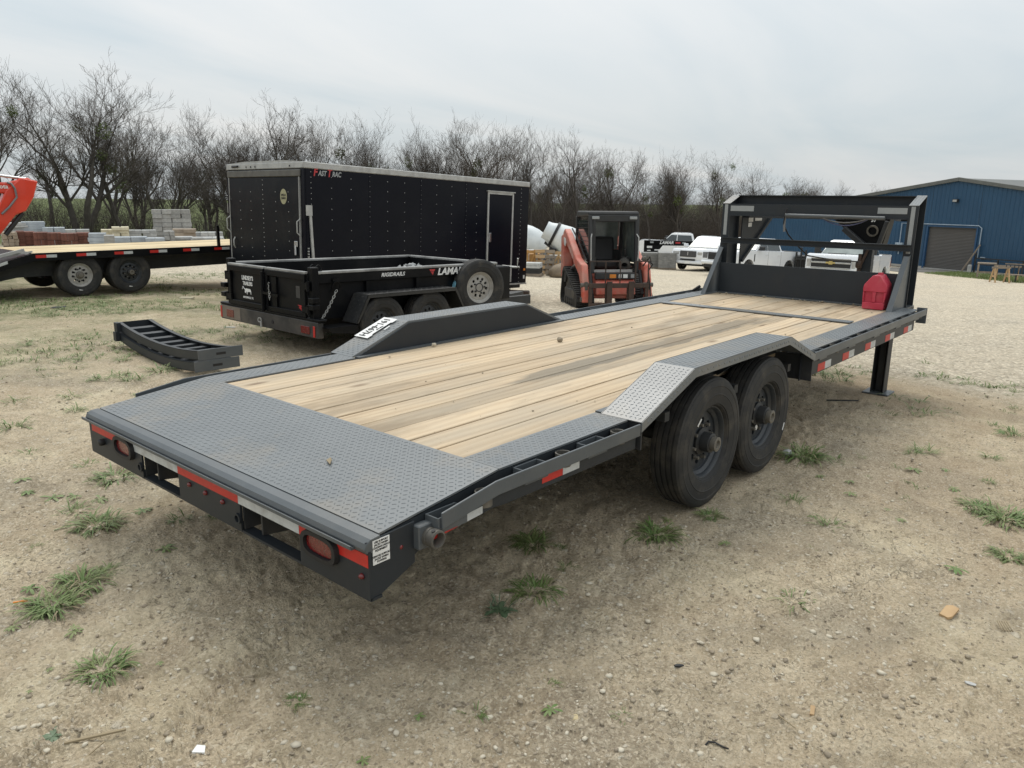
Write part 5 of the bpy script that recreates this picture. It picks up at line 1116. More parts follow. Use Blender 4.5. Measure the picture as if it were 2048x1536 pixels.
# ------------------------------------------------------------------ tracked skid steer
def azof(u): return YAW - math.atan((u-1024)/FPX)
sk = thing('skid_steer', 'faded red tracked skid steer with dark cab and rusty fork carriage', 'skid steer', (12.2, 6.55, G(12.2, 6.55)), (0, -.03, math.radians(230)))
tp_ = []                                                               # track outline: front roller, rear idler, raised rear sprocket
def arc(cx, cz, r, a0, a1, n): return [(cx+r*math.cos(math.radians(a0+(a1-a0)*k/n)), cz+r*math.sin(math.radians(a0+(a1-a0)*k/n))) for k in range(n+1)]
tp_ = arc(.62, .19, .19, 55, -90, 8) + arc(-.62, .19, .19, -90, -195, 7) + arc(-.46, .66, .20, 170, 50, 8)
for s_ in (-1, 1):
    ya, yb = sorted((s_*.46, s_*.86)); n = len(tp_)
    q = MB(); cx = sum(p[0] for p in tp_)/n; cz = sum(p[1] for p in tp_)/n
    ins = [(p[0]+(cx-p[0])*.11, p[1]+(cz-p[1])*.14) for p in tp_]; vs = []
    for pts in (tp_, ins):
        for x, z in pts: vs += [(x, ya, z), (x, yb, z)]
    fs = []
    for k in range(n):
        j = (k+1) % n; fs += [(2*k, 2*k+1, 2*j+1, 2*j), (2*n+2*k, 2*n+2*j, 2*n+2*j+1, 2*n+2*k+1), (2*k, 2*j, 2*n+2*j, 2*n+2*k), (2*k+1, 2*n+2*k+1, 2*n+2*j+1, 2*j+1)]
    q.add(vs, fs); tk = q.build('track', M['tyre'], sk, smooth=40)
    q = MB(); L_ = [math.dist(tp_[k], tp_[(k+1) % n]) for k in range(n)]; tot = sum(L_); m_ = int(tot/.085)
    for i in range(m_):
        d_ = tot*i/m_; k = 0
        while d_ > L_[k]: d_ -= L_[k]; k += 1
        a, b = Vector((tp_[k][0], 0, tp_[k][1])), Vector((tp_[(k+1) % n][0], 0, tp_[(k+1) % n][1])); t_ = (b-a).normalized(); c = a+t_*d_; nrm = Vector((c.x-cx, 0, c.z-cz)).normalized(); nrm = (nrm-t_*nrm.dot(t_)).normalized()
        q.bar((c.x, ya+.01, c.z), (c.x, yb-.01, c.z), .035, .05, nrm)
    q.build('track_lug', M['tyre'], tk, kind='stuff')
    q = MB(); q.box(-.55, .55, ya+.04, yb-.08, .12, .42); q.prism([(-.5, ya+.06, .40), (.1, ya+.06, .40), (-.40, ya+.06, .74)], (0, yb-ya-.14, 0)); q.build('track_frame', mk('dusty_grey_frame', (.06,.058,.054), (.10,.09,.08), 5, .7, dirt=DUST, damt=.4), sk, bevel=.03)
    q = MB()
    for k in range(5): q.lathe([(0, -.03), (.085, -.03), (.085, .03), (0, .03)], (-.42+.21*k, yb-.05 if s_ > 0 else ya+.05, .13), (0, 1, 0), 12, closed=False)
    q.lathe([(0, -.03), (.17, -.03), (.17, .03), (0, .03)], (.60, yb-.05 if s_ > 0 else ya+.05, .19), (0, 1, 0), 16, closed=False); q.lathe([(0, -.03), (.15, -.03), (.15, .03), (0, .03)], (-.46, yb-.05 if s_ > 0 else ya+.05, .66), (0, 1, 0), 14, closed=False)
    q.build('track_roller', M['rubber'], sk)
    # lift arm: rear tower, sloping beam, front knee down to the carriage
    arm = [(-1.02, 1.62), (-.86, 1.72), (-.62, 1.62), (.30, 1.10), (.62, 1.02), (.80, .98), (.98, .42), (.98, .18), (.84, .18), (.80, .50), (.60, .74), (.22, .92), (-.60, 1.36), (-.86, 1.30)]
    q = MB(); q.prism([(x, s_*.62, z) for x, z in arm], (0, s_*.15, 0)); q.build('lift_arm', M['faded'], sk, bevel=.018)
    q = MB(); q.prism([(-1.05, s_*.58, .60), (-1.08, s_*.58, 1.55), (-.92, s_*.58, 1.60), (-.80, s_*.58, 1.2), (-.78, s_*.58, .60)], (0, s_*.22, 0)); q.build('arm_tower', M['faded'], sk, bevel=.02)
    q = MB(); q.cyl((-.55, s_*.70, .75), (.15, s_*.70, .98), .04, n=10); q.build('lift_cylinder', M['chrome'], sk, smooth=40)
    q = MB(); q.tube([(-.8, s_*.60, 1.72), (-.3, s_*.59, 1.5), (.35, s_*.59, 1.14), (.6, s_*.6, 1.05)], .018, 5); q.build('hydraulic_hose', M['rubber'], sk)
q = MB(); q.prism([(-.868, -.785, 1.52), (-.70, -.785, 1.50), (-.64, -.785, 1.40), (-.72, -.785, 1.32), (-.84, -.785, 1.36)], (0, .01, 0)); q.build('round_decal', M['white'], sk)
for s_ in (-1, 1):
    q = MB(); q.prism([(-.40, s_*.772, 1.30), (.05, s_*.772, 1.06), (.10, s_*.772, 1.12), (-.36, s_*.772, 1.37)], (0, s_*.002, 0)); q.build('arm_decal', mk('worn_white_decal', (.60,.42,.38), (.5,.2,.16), 20, .5), sk)
    q = MB(); q.box(.92, .985, *sorted((s_*.66, s_*.72)), .45, .62); q.cyl((.91, s_*.585, .55), (.91, s_*.80, .55), .05, n=12); q.cyl((.90, s_*.6, .24), (.90, s_*.8, .24), .05, n=12); q.build('arm_pin', M['hub'], sk)
    q = MB(); q.cyl((.72, s_*.56, .85), (.96, s_*.56, .35), .04, n=10); q.build('tilt_cylinder', M['rubber'], sk, smooth=40)
q = MB(); q.box(.555, .575, -.47, -.41, .86, 1.92); q.build('door_post', M['plast'], sk)
q = MB(); q.box(-1.0, .70, -.455, .455, .24, .74); q.build('chassis', M['faded'], sk, bevel=.02)
q = MB(); q.prism([(-1.25, -.55, .55), (-1.25, -.55, 1.25), (-.60, -.55, 1.35), (-.60, -.55, .55)], (0, 1.1, 0)); q.build('engine_hood', M['faded'], sk, bevel=.05, seg=2)
q = MB(); q.prism([(.70, -.44, .30), (.86, -.44, .34), (.80, -.44, .60), (.70, -.44, .66)], (0, .88, 0)); q.build('front_panel', M['faded'], sk, bevel=.015)
MB().box(.70, .79, -.45, .45, .665, .80).build('front_step', M['plast'], sk, bevel=.01)
for y_, w_, mm in ((.06, .14, 'amber'), (-.22, .10, 'white'), (-.10, .06, 'white'), (-.38, .08, 'greyt')): MB().box(.79, .793, -y_-w_/2, -y_+w_/2, .69, .77).build('warning_sticker', M[mm], sk)
# cab
cm = M['plast']
q = MB(); q.prism([(.50, -.56, 2.0), (.56, -.56, 2.03), (.52, -.56, 2.10), (-.52, -.56, 2.12), (-.62, -.56, 2.06), (-.62, -.56, 1.98)], (0, 1.12, 0)); q.build('cab_roof', cm, sk, bevel=.03, seg=2)
q = MB()
for s_ in (-1, 1):
    q.bar((.66, s_*.50, .78), (.50, s_*.52, 2.02), .09, .10, (1, 0, 0)); q.bar((-.60, s_*.50, .75), (-.58, s_*.52, 2.0), .10, .10, (1, 0, 0)); q.bar((.6, s_*.52, .95), (-.55, s_*.52, .95), .04, .06)
q.box(.49, .56, -.50, .50, 1.88, 2.02); q.box(-.62, -.55, -.5, .5, .8, 1.25); q.build('cab_frame', cm, sk, bevel=.012)
MB().box(.565, .58, -.44, .44, .80, .86).build('door_sill', M['galv'], sk)
MB().box(-.60, -.585, -.43, .43, 1.26, 1.92).build('rear_window', M['cabglass'], sk)
for s_ in (-1, 1):
    MB().prism([(.52, s_*.53, 1.0), (.42, s_*.53, 1.90), (-.52, s_*.53, 1.92), (-.52, s_*.53, 1.0)], (0, s_*.01, 0)).build('side_window', M['glass'] if s_ < 0 else M['cabglass'], sk)
    q = MB()
    for k in range(9): q.box(-.50, .44, *sorted((s_*.545, s_*.555)), 1.08+k*.095, 1.09+k*.095)
    q.build('side_guard', cm, sk, kind='stuff')
    MB().box(.555, .60, *sorted((s_*.50, s_*.34)), 1.93, 1.99).build('work_lamp', M['greyt'], sk, bevel=.008)
    q = MB(); q.tube([(.60, s_*.50, 1.62), (.66, s_*.53, 1.55), (.68, s_*.53, 1.2), (.66, s_*.52, 1.0)], .014, 5); q.build('grab_rail', M['galv'], sk)
q = MB(); q.box(-.42, .08, -.26, .26, .85, 1.02); q.prism([(-.30, -.25, 1.0), (-.18, -.25, 1.0), (-.32, -.23, 1.55), (-.44, -.23, 1.55)], (0, .50, 0)); q.build('seat', M['rubber'], sk, bevel=.05, seg=2)
q = MB(); q.box(.05, .30, -.48, -.30, .9, 1.12); q.box(.05, .30, .30, .48, .9, 1.12); q.cyl((.22, -.38, 1.12), (.26, -.36, 1.30), .03); q.cyl((.22, .38, 1.12), (.26, .36, 1.30), .03); q.build('control_console', M['plast'], sk, bevel=.02)
q = MB(); q.lathe([(.10, -.10), (.11, -.10), (.13, .1), (.07, .12), (.07, -.02), (.10, -.02)], (.42, .30, .98), (1, -.25, -.35), 16); q.build('blower_nozzle', mk('grey_dusty_plastic', (.085,.08,.072), None, 6, .7), sk, smooth=40)
# rusty fork carriage
q = MB(); fx = 1.04
q.box(fx, fx+.05, -.66, .66, .50, .60); q.box(fx, fx+.05, -.66, .66, .10, .18)
for y_ in (-.62, -.26, .22, .62): q.box(fx-.01, fx+.04, y_-.04, y_+.04, .18, .50)
q.build('fork_carriage', M['rust'], sk, bevel=.006)
q = MB()
for y_ in (-.22, .26): q.box(fx+.05, fx+.09, y_-.06, y_+.06, .03, .64); q.box(fx+.09, fx+.55, y_-.06, y_+.06, .03, .07)
q.build('fork', M['rust'], sk, bevel=.006)
r_ = .015
for y_ in (-.64, -.30, .02, .36, .64): q = MB(); q.tube([(fx+.02, y_, .60), (fx+.02, y_, 1.06)], r_, 6); q.build('guard_bar', M['rust'], sk)
for a, b in ((-.64, .02), (.36, .64)): q = MB(); q.tube([(fx+.02, a, 1.06), (fx+.02, b, 1.06)], r_, 6); q.build('guard_bar', M['rust'], sk)
q = MB(); q.tube([(fx, .64, 1.06), (fx, .74, 1.0), (fx-.05, .66, .85), (fx, .70, .5), (fx+.02, .72, .12)], .016, 6); q.tube([(fx-.1, .55, .95), (fx-.02, .68, 1.15), (fx-.1, .74, 1.0)], .016, 6); q.build('hydraulic_hose', M['rubber'], sk)
q = MB(); q.blob((fx-.05, .56, 1.12), (.05, .07, .06), 5); q.blob((fx-.05, .63, 1.14), (.03, .04, .05), 6); q.build('coupler_block', M['hub'], sk)

# ------------------------------------------------------------------ vehicles
def vehicle(name, label, cat, loc, az, kind):
    t = thing(name, label, cat, (loc[0], loc[1], G(loc[0], loc[1])-.0), (0, .055*math.cos(az), az)); P_ = M['carpaint']
    if kind == 'pickup': L, W, hood, belt, roof, bed, xf, xr, R_, cow, cf, rb, cb_ = 5.9, 2.03, 1.30, 1.30, 1.95, 1.34, 1.85, -1.83, .41, 1.25, .55, -.95, -1.15
    elif kind == 'heavy': L, W, hood, belt, roof, bed, xf, xr, R_, cow, cf, rb, cb_ = 6.1, 2.05, 1.42, 1.38, 2.03, 1.46, 1.95, -1.95, .42, 1.30, .65, -.85, -1.05
    else: L, W, hood, belt, roof, bed, xf, xr, R_, cow, cf, rb, cb_ = 5.33, 2.03, 1.20, 1.22, 1.92, 1.22, 1.62, -1.5, .41, 1.05, .30, -2.45, -2.60
    hx = L/2; ra = R_+.09; zb = .42
    top = [(hx-.04, .55), (hx, .78), (hx-.02, hood-.22), (hx-.12, hood-.06), (hx-.35, hood-.01), (cow, belt+.02)]
    top += [(cb_, belt+.02)] if kind == 'suv' else [(cb_, belt+.02), (cb_-.06, bed), (-hx+.04, bed)]
    top += [(-hx, belt-.12), (-hx, .62), (-hx+.05, .50)]
    bot = [(xr-ra, zb)] + [(xr+ra*math.cos(math.pi-k*math.pi/10), R_+ra*math.sin(math.pi-k*math.pi/10)) for k in range(11)] + [(xr+ra, zb), (xf-ra, zb)] + [(xf+ra*math.cos(math.pi-k*math.pi/10), R_+ra*math.sin(math.pi-k*math.pi/10)) for k in range(11)] + [(xf+ra, zb+.02)]
    q = MB(); q.prism([(x, -W/2, z) for x, z in top+bot], (0, W, 0)); q.build('body', P_, t, bevel=.055, seg=3, smooth=40)
    wb, wr_ = W/2-.05, W/2-.24                                         # greenhouse
    base = [(cow, belt), (cb_ if kind != 'suv' else -hx+.12, belt)]; tp2 = [(cf, roof), (rb, roof-.02)]
    xs = [(base[0][0], wb, belt-.02), (tp2[0][0], wr_, roof-.06), (tp2[0][0]-.22, wr_-.05, roof), (tp2[1][0]+.2, wr_-.05, roof), (tp2[1][0], wr_, roof-.07), (base[1][0], wb, belt-.02)]
    vs = []
    for x, w_, z in xs: vs += [(x, -w_, z), (x, w_, z)]
    n = len(xs); fs = [(2*k, 2*k+1, 2*k+3, 2*k+2) for k in range(n-1)] + [tuple(2*k for k in range(n)), tuple(2*k+1 for k in range(n))[::-1], (0, 1, 2*n-1, 2*n-2)]
    q = MB(); q.add(vs, fs); q.build('cab', P_, t, bevel=.03, seg=2, smooth=40)
    A = Vector((cow, 0, belt)); B = Vector((cf, 0, roof-.06)); nn = Vector((B.z-A.z, 0, A.x-B.x)).normalized(); lo = A.lerp(B, .08)+nn*.014; hi = A.lerp(B, .90)+nn*.014
    q = MB(); q.plate([(lo.x, -wb+.06, lo.z), (lo.x, wb-.06, lo.z), (hi.x, wr_-.06, hi.z), (hi.x, -wr_+.06, hi.z)], .012); q.build('windshield', M['wshield'], t)
    for s_ in (-1, 1):
        ye = lambda z: s_*(wb+(wr_-wb)*(z-belt)/(roof-.06-belt)+.004)
        z0, z1 = belt+.05, roof-.14
        xa0 = cow+(cf-cow)*(z0-belt)/(roof-belt)-.10; xa1 = cow+(cf-cow)*(z1-belt)/(roof-belt)-.10
        xe = base[1][0]+.16; mids = [xa0, (xa0+xe)/2+.12, xe] if kind != 'suv' else [xa0, .25, -1.05, xe]
        for i in range(len(mids)-1):
            a, b = mids[i]-.03*(i > 0), mids[i+1]+.03; a1 = xa1 if i == 0 else a; b1 = b if i < len(mids)-2 else b+.12
            q = MB(); q.prism([(a, ye(z0), z0), (a1, ye(z1), z1), (b1, ye(z1), z1), (b, ye(z0), z0)], (0, s_*.01, 0)); q.build('side_window', M['glass'], t)
            MB().box(b+.08, b+.24, *sorted((s_*(W/2), s_*(W/2+.03))), belt-.18, belt-.14).build('door_handle', P_, t)
            MB().box(b-.012, b, *sorted((s_*(W/2-.001), s_*(W/2+.003))), .52, belt).build('door_gap', M['rubber'], t)
        q = MB(); q.box(cow-.30, cow-.14, *sorted((s_*(W/2+.02), s_*(W/2+.26))), belt+.05, belt+(.34 if kind == 'heavy' else .24)); q.bar((cow-.2, s_*(W/2-.06), belt+.1), (cow-.2, s_*(W/2+.05), belt+.12), .06, .06); q.build('mirror', M['plast'] if kind != 'suv' else P_, t, bevel=.02)
        MB().box(-hx-.01, -hx+.10, *sorted((s_*(W/2-.16), s_*(W/2+.006))), .88, bed-.08).build('tail_lamp', M['lens'], t, bevel=.01)
        if kind == 'pickup': text('lettering', '4X4', M['plast'], t, (-hx+.35, s_*(W/2+.004), bed-.20), (-s_, 0, 0), (0, 0, 1), .09, bold=.03, width=.26); MB().box(cow+.12, cow+.20, *sorted((s_*(W/2), s_*(W/2+.006))), .80, 1.16).build('fender_vent', M['plast'], t)
        for x in (xf, xr): wheel(t, (x, s_*(W/2-.14), R_), s_, R=R_, W=.26, rimR=.25, rim_m='rimd' if kind != 'suv' else 'rimg', off=.03, hub='open', nut=6, grooves=3, nh=6)
    MB().box(xr-ra-.05, xf+ra+.05, -W/2+.30, W/2-.30, .25, .9).build('underbody', M['rubber'], t)
    if kind != 'suv': MB().box(-hx+.12, cb_-.12, -W/2+.1, W/2-.1, bed-.03, bed+.02).build('bed_cover', M['plast'], t)
    if kind == 'suv':
        q = MB(); q.box(hx-.01, hx+.035, -.50, .50, .74, 1.08); q.build('grille', mk('dark_mesh_grille', (.035,.036,.038), (.06,.06,.062), 60, .4), t, bevel=.03)
        q = MB(); q.box(hx+.036, hx+.05, -.022, .022, .84, 1.02); q.box(hx+.036, hx+.05, -.035, .035, .915, .935); q.build('front_emblem', M['chrome'], t)
        q = MB(); q.box(hx-.02, hx+.05, -.46, .46, .56, .64); q.build('lower_grille', M['rubber'], t, bevel=.02)
        MB().box(hx-.05, hx+.045, -.92, .92, .36, .54).build('bumper', P_, t, bevel=.04); MB().box(hx+.046, hx+.055, -.16, .16, .37, .52).build('license_plate', M['white'], t)
        for s_ in (-1, 1): MB().box(hx-.16, hx+.012, *sorted((s_*.56, s_*.95)), .86, 1.05).build('headlight', M['galv'], t, bevel=.03)
        for s_ in (-1, 1): MB().box(-1.9, .05, *sorted((s_*.62, s_*.66)), roof+.005, roof+.05).build('roof_rail', M['galv'], t)
    elif kind == 'pickup':
        q = MB(); q.box(hx-.02, hx+.035, -.64, .64, .80, 1.16); q.build('grille', M['rubber'], t, bevel=.05); q = MB()
        q.box(hx+.036, hx+.05, -.56, .56, 1.03, 1.07); q.box(hx+.036, hx+.05, -.56, .56, .89, .93); q.build('grille_bar', M['plast'], t, bevel=.01)
        q = MB(); q.prism([(hx+.052, .14*math.cos(k*.4189), .98+.06*math.sin(k*.4189)) for k in range(15)], (.01, 0, 0)); q.build('front_emblem', M['galv'], t)
        for s_ in (-1, 1): MB().box(hx-.16, hx+.01, *sorted((s_*.68, s_*.97)), .84, 1.14).build('headlight', mk('smoked_lamp', (.16,.165,.17), (.10,.10,.105), 12, .15), t, bevel=.02)
        MB().box(hx-.12, hx+.10, -1.0, 1.0, .56, .74).build('bumper', P_, t, bevel=.05); MB().box(hx+.0, hx+.06, -.85, .85, .40, .55).build('lower_grille', M['rubber'], t, bevel=.03)
    else:
        q = MB(); q.box(hx-.02, hx+.03, -.80, .80, .82, 1.22); q.build('grille', M['rubber'], t, bevel=.02); q = MB(); q.box(hx+.031, hx+.055, -.80, .80, 1.02, 1.09); q.box(hx+.031, hx+.05, -.80, .80, 1.20, 1.24); q.box(hx+.031, hx+.05, -.80, .80, .82, .86); q.build('grille_bar', M['galv'], t, bevel=.01)
        q = MB(); q.prism([(hx+.056, y, z) for y, z in ((-.20, 1.02), (-.07, 1.02), (-.07, .985), (.09, .985), (.09, 1.02), (.20, 1.02), (.17, 1.09), (.08, 1.09), (.08, 1.125), (-.06, 1.125), (-.06, 1.09), (-.17, 1.09))], (.02, 0, 0)); q.build('front_emblem', M['gold'], t)
        for s_ in (-1, 1): MB().box(hx-.2, hx+.0, *sorted((s_*.81, s_*1.0)), .84, 1.20).build('headlight', M['galv'], t, bevel=.02)
        MB().box(hx-.12, hx+.12, -1.0, 1.0, .52, .76).build('bumper', M['chrome'], t, bevel=.04); MB().box(hx-.85, hx-.72, -.36, .36, hood+.0, hood+.035).build('hood_scoop', M['plast'], t, bevel=.01)
    return t
vehicle('parked_pickup', 'white crew cab pickup with black grille seen through the left of the headboard', 'pickup', (36.0, 13.6), math.radians(170.6), 'pickup')
vehicle('parked_pickup', 'white heavy pickup with gold grille emblem facing the headboard', 'pickup', (33.7, 8.0), math.radians(183), 'heavy')
vehicle('parked_suv', 'white luxury sport utility vehicle with mesh grille left of the headboard', 'suv', (39.0, 17.5), math.radians(180), 'suv')
p = dp(1352, 57); vehicle('parked_pickup', 'white pickup far back behind the black gooseneck trailer', 'pickup', (p.x, p.y), math.radians(118), 'heavy')
p = dp(1610, 40.5); t = thing('attachment_rack', 'dark machine attachments between the two white pickups', 'machine', p, (0, 0, .3))
q = MB(); q.box(-.5, .5, -.9, .7, 0, 1.15); q.build('frame', M['rubber'], t, bevel=.04)
q = MB()
for k in range(7): q.cyl((-.55, -.8+.24*k, .3), (-.56, -.75+.23*k, 1.35+.12*(k % 3)), .05, n=8)
q.box(-.6, -.5, -.85, .7, .95, 1.05); q.build('tine', M['plast'], t)

# far black gooseneck trailer and steel crates
p = dp(1300, 45.5); gt_ = thing('gooseneck_trailer', 'black gooseneck trailer front with white lettering beside the white luxury vehicle', 'trailer', p, (0, 0, azof(1300)-math.pi/2+math.pi))
q = MB(); q.box(-2.45, .55, -.10, .10, 1.28, 1.56); q.prism([(.55, -.1, 1.56), (.55, -.1, .55), (0, -.1, .55), (-.55, -.1, 1.30), (-.4, -.1, 1.4)], (0, .2, 0)); q.build('neck', M['black'], gt_)
q = MB(); q.bar((-2.0, 0, 1.45), (-2.75, 0, .75), .16, .16); q.build('neck_brace', M['black'], gt_); q = MB(); q.box(-2.35, -2.2, -.08, .08, .5, 1.3); q.build('coupler_tube', M['black'], gt_)
q = MB(); q.box(.3, 6.0, -1.1, 1.1, .45, .70); q.build('bed', M['black'], gt_)
for x in (3.2, 4.2):
    for s_ in (-1, 1): wheel(gt_, (x, s_*1.1, .38), s_, R=.38, W=.22, hub='cap')
text('lettering', 'LAMAR', M['white'], gt_, (-.75, .1015, 1.44), (-1, 0, 0), (0, 0, 1), .17, shear=.25, bold=.03, width=.80)
for x, z, mm, w_ in ((-1.4, 1.44, 'redink', .28), (-1.75, 1.44, 'greyt', .2), (.1, 1.45, 'greyt', .2)): MB().box(x-w_/2, x+w_/2, .1015, .103, z-.04, z+.05).build('sticker', M[mm], gt_)
for x, z, w_, h_ in ((.22, 1.12, .3, .12), (-.25, .98, .36, .07), (.25, .95, .2, .06)): MB().box(x-w_/2, x+w_/2, .1015, .103, z, z+h_).build('sticker', M['white'], gt_)
for i, (u, D, w_, h_, lab) in enumerate(((1328, 43.5, .50, .95, 'tall grey slatted stack beside the white luxury vehicle'), (1313, 44, .40, .55, 'short grey stack on a pallet left of the tall slatted one'), (1296, 44, .5, .9, 'dark grey upright slab behind the red machine arm'))):
    p = dp(u, D); t = thing('metal_stack', lab, 'stack', p, (0, 0, azof(u)-math.pi/2+.1), 'grey stacks beside the white luxury vehicle')
    n = 8 if i == 0 else 5
    for k in range(n):
        MB().box(-w_, -w_+2*w_*.98, -w_, w_, .12+k*(h_-.12)/n, .12+(k+.93)*(h_-.12)/n).build('sheet', mk('stack_grey_%d' % i, (.24-.05*i,.24-.05*i,.23-.05*i), (.16,.16,.155), 5, .6) if k == 0 else bpy.data.materials['stack_grey_%d' % i], t)
    q = MB(); q.box(-w_, w_, -w_, w_, .08, .118)
    for y_ in (-w_+.06, 0, w_-.06): q.box(-w_, w_, y_-.05, y_+.05, 0, .08)
    q.build('pallet', M['greyw'], t)

# ------------------------------------------------------------------ tow-behind cement mixers
def mixer(u, D, label, rz):
    p = dp(u, D); t = thing('cement_mixer', label, 'cement mixer', p, (0, 0, rz), 'white cement mixers on trailers')
    ax = Vector((-1, 0, .50)).normalized(); c = Vector((.2, 0, 1.35))
    q = MB(); q.lathe([(0, -.95), (.35, -.95), (.56, -.72), (.64, -.25), (.63, .1), (.52, .62), (.40, .95), (.38, 1.12), (.34, 1.12), (.34, .98), (0, .98)], c, ax, 28, closed=False); q.build('drum', M['drum'], t, smooth=40)
    q = MB(); q.lathe([(.50, .60), (.56, .60), (.545, .72), (.49, .72)], c, ax, 28); q.build('drum_band', M['rubber'], t, smooth=40)
    q = MB(); q.bar((-.80, -.40, 1.30), (.1, -.40, .62), .06, .07); q.bar((-.80, .40, 1.30), (.1, .40, .62), .06, .07); q.box(-1.4, 1.5, -.5, .5, .48, .60); q.box(-.6, -.3, -.45, .45, .6, 1.05); q.build('frame', M['rubber'], t)
    for s_ in (-1, 1):
        wheel(t, (.1, s_*.62, .34), s_, R=.34, W=.2, hub='cap'); q = MB(); q.tube([(.1+.42*math.cos(a), s_*.62, .36+.42*math.sin(a)) for a in (0, .6, 1.2, 1.9, 2.5, 3.14)], .03, 5); q.build('wheel_guard', M['rubber'], t)
    return t
mixer(1122, 33.5, 'white tilted mixer drum on a black trailer between crates and skid steer', azof(1122)-math.pi/2)
mixer(1045, 36.5, 'white mixer drum half hidden behind the front of the enclosed trailer', azof(1042)-math.pi/2-.2)

# ------------------------------------------------------------------ crates and stone beside the lot
def crate(u, D, w_, h_, d_, label, mat, rz=0.0, lean=0.0, fill=None):
    p = dp(u, D); t = thing('wooden_crate', label, 'crate', p, (lean, 0, azof(u)-math.pi/2+rz), 'crates and frames at the edge of the lot')
    for x in (-w_/2, 0, w_/2):
        for y_ in (-d_/2, d_/2): MB().box(x-.035, x+.035, y_-.02, y_+.02, 0, h_).build('post', mat, t)
    for z in (.08, h_*.5, h_-.06):
        for y_ in (-d_/2-.03, d_/2+.03): MB().box(-w_/2-.04, w_/2+.04, y_-.0095, y_+.0095, z-.04, z+.04).build('slat', mat, t)
    q = MB(); q.bar((-w_/2, -d_/2-.052, .1), (0, -d_/2-.052, h_-.1), .02, .06); q.bar((w_/2, -d_/2-.052, .1), (0, -d_/2-.052, h_-.1), .02, .06); q.build('brace', mat, t)
    if fill: MB().box(-w_/2+.06, w_/2-.06, -d_/2+.04, d_/2-.04, .1, h_*.86).build('contents', fill, t, bevel=.02)
    return t
crate(1066, 31.0, .55, .95, .5, 'orange-yellow plywood crate at the corner of the enclosed trailer', mk('orange_plywood', (.46,.25,.08), (.38,.2,.06), 5, .7), 0, 0, mk('orange_plywood_b', (.40,.22,.07), None, 5, .7))
crate(1112, 30.6, .80, .95, .6, 'open timber crate around white stone behind the skid steer track', M['pine'], .1, 0, M['stone'])
for i, (u, rz, lab) in enumerate(((1083, .25, 'narrow wooden frame leaning left of the open timber crate'), (1092, -.1, 'grey weathered pallet leaning upright against the open timber crate'))):
    p = dp(u, 30.1); t = thing('leaning_pallet', lab, 'pallet', p, (math.radians(-12), 0, azof(u)-math.pi/2+rz), 'leaning pallets at the edge of the lot')
    for x in (-.22, .0, .22): MB().box(x-.04, x+.04, -.02, .02, 0, 1.0).build('rail', M['greyw'], t)
    for k in range(5): MB().box(-.27, .27, -.042, -.021, .05+k*.21, .17+k*.21).build('slat', M['pine'] if i == 0 else M['greyw'], t)
p = dp(1123, 29.5); t = thing('tarp_pile', 'brown tarp-covered low pile behind the skid steer track', 'pile', p)
q = MB(); q.blob((0, 0, .18), (.62, .5, .36), 9, 3, .06); q.build('tarp', mk('brown_tarp', (.22,.17,.115), (.15,.115,.08), 4, .8, bmp=.3, bsc=8), t, smooth=60)
p = dp(1064, 29.3); t = thing('slab_stack', 'dark grey slabs on a low pallet by the enclosed trailer corner', 'stone stack', p, (0, 0, .5))
for k in range(4): MB().box(-.3, .3, -.3, .3, .12+k*.1, .21+k*.1).build('slab', M['stone'] if k > 1 else M['plast'], t)
MB().box(-.34, .34, -.34, .34, 0, .115).build('pallet', M['greyw'], t)
for u, D, lab in ((1130, 33, 'pale cream stone pallet behind the red lift arm'), (1075, 34, 'white stone pallet under the mixer drums')):
    p = dp(u, D); t = thing('stone_pallet', lab, 'stone stack', p, (0, 0, azof(u)-math.pi/2))
    for k in range(3):
        for j in range(3): MB().box(-.6+.4*j, -.21+.4*j, -.4, .4, .12+.27*k, .38+.27*k).build('stone', M['cream'] if u > 1100 else M['stone'], t, bevel=.02)
    MB().box(-.6, .6, -.45, .45, 0, .115).build('pallet', M['greyw'], t)

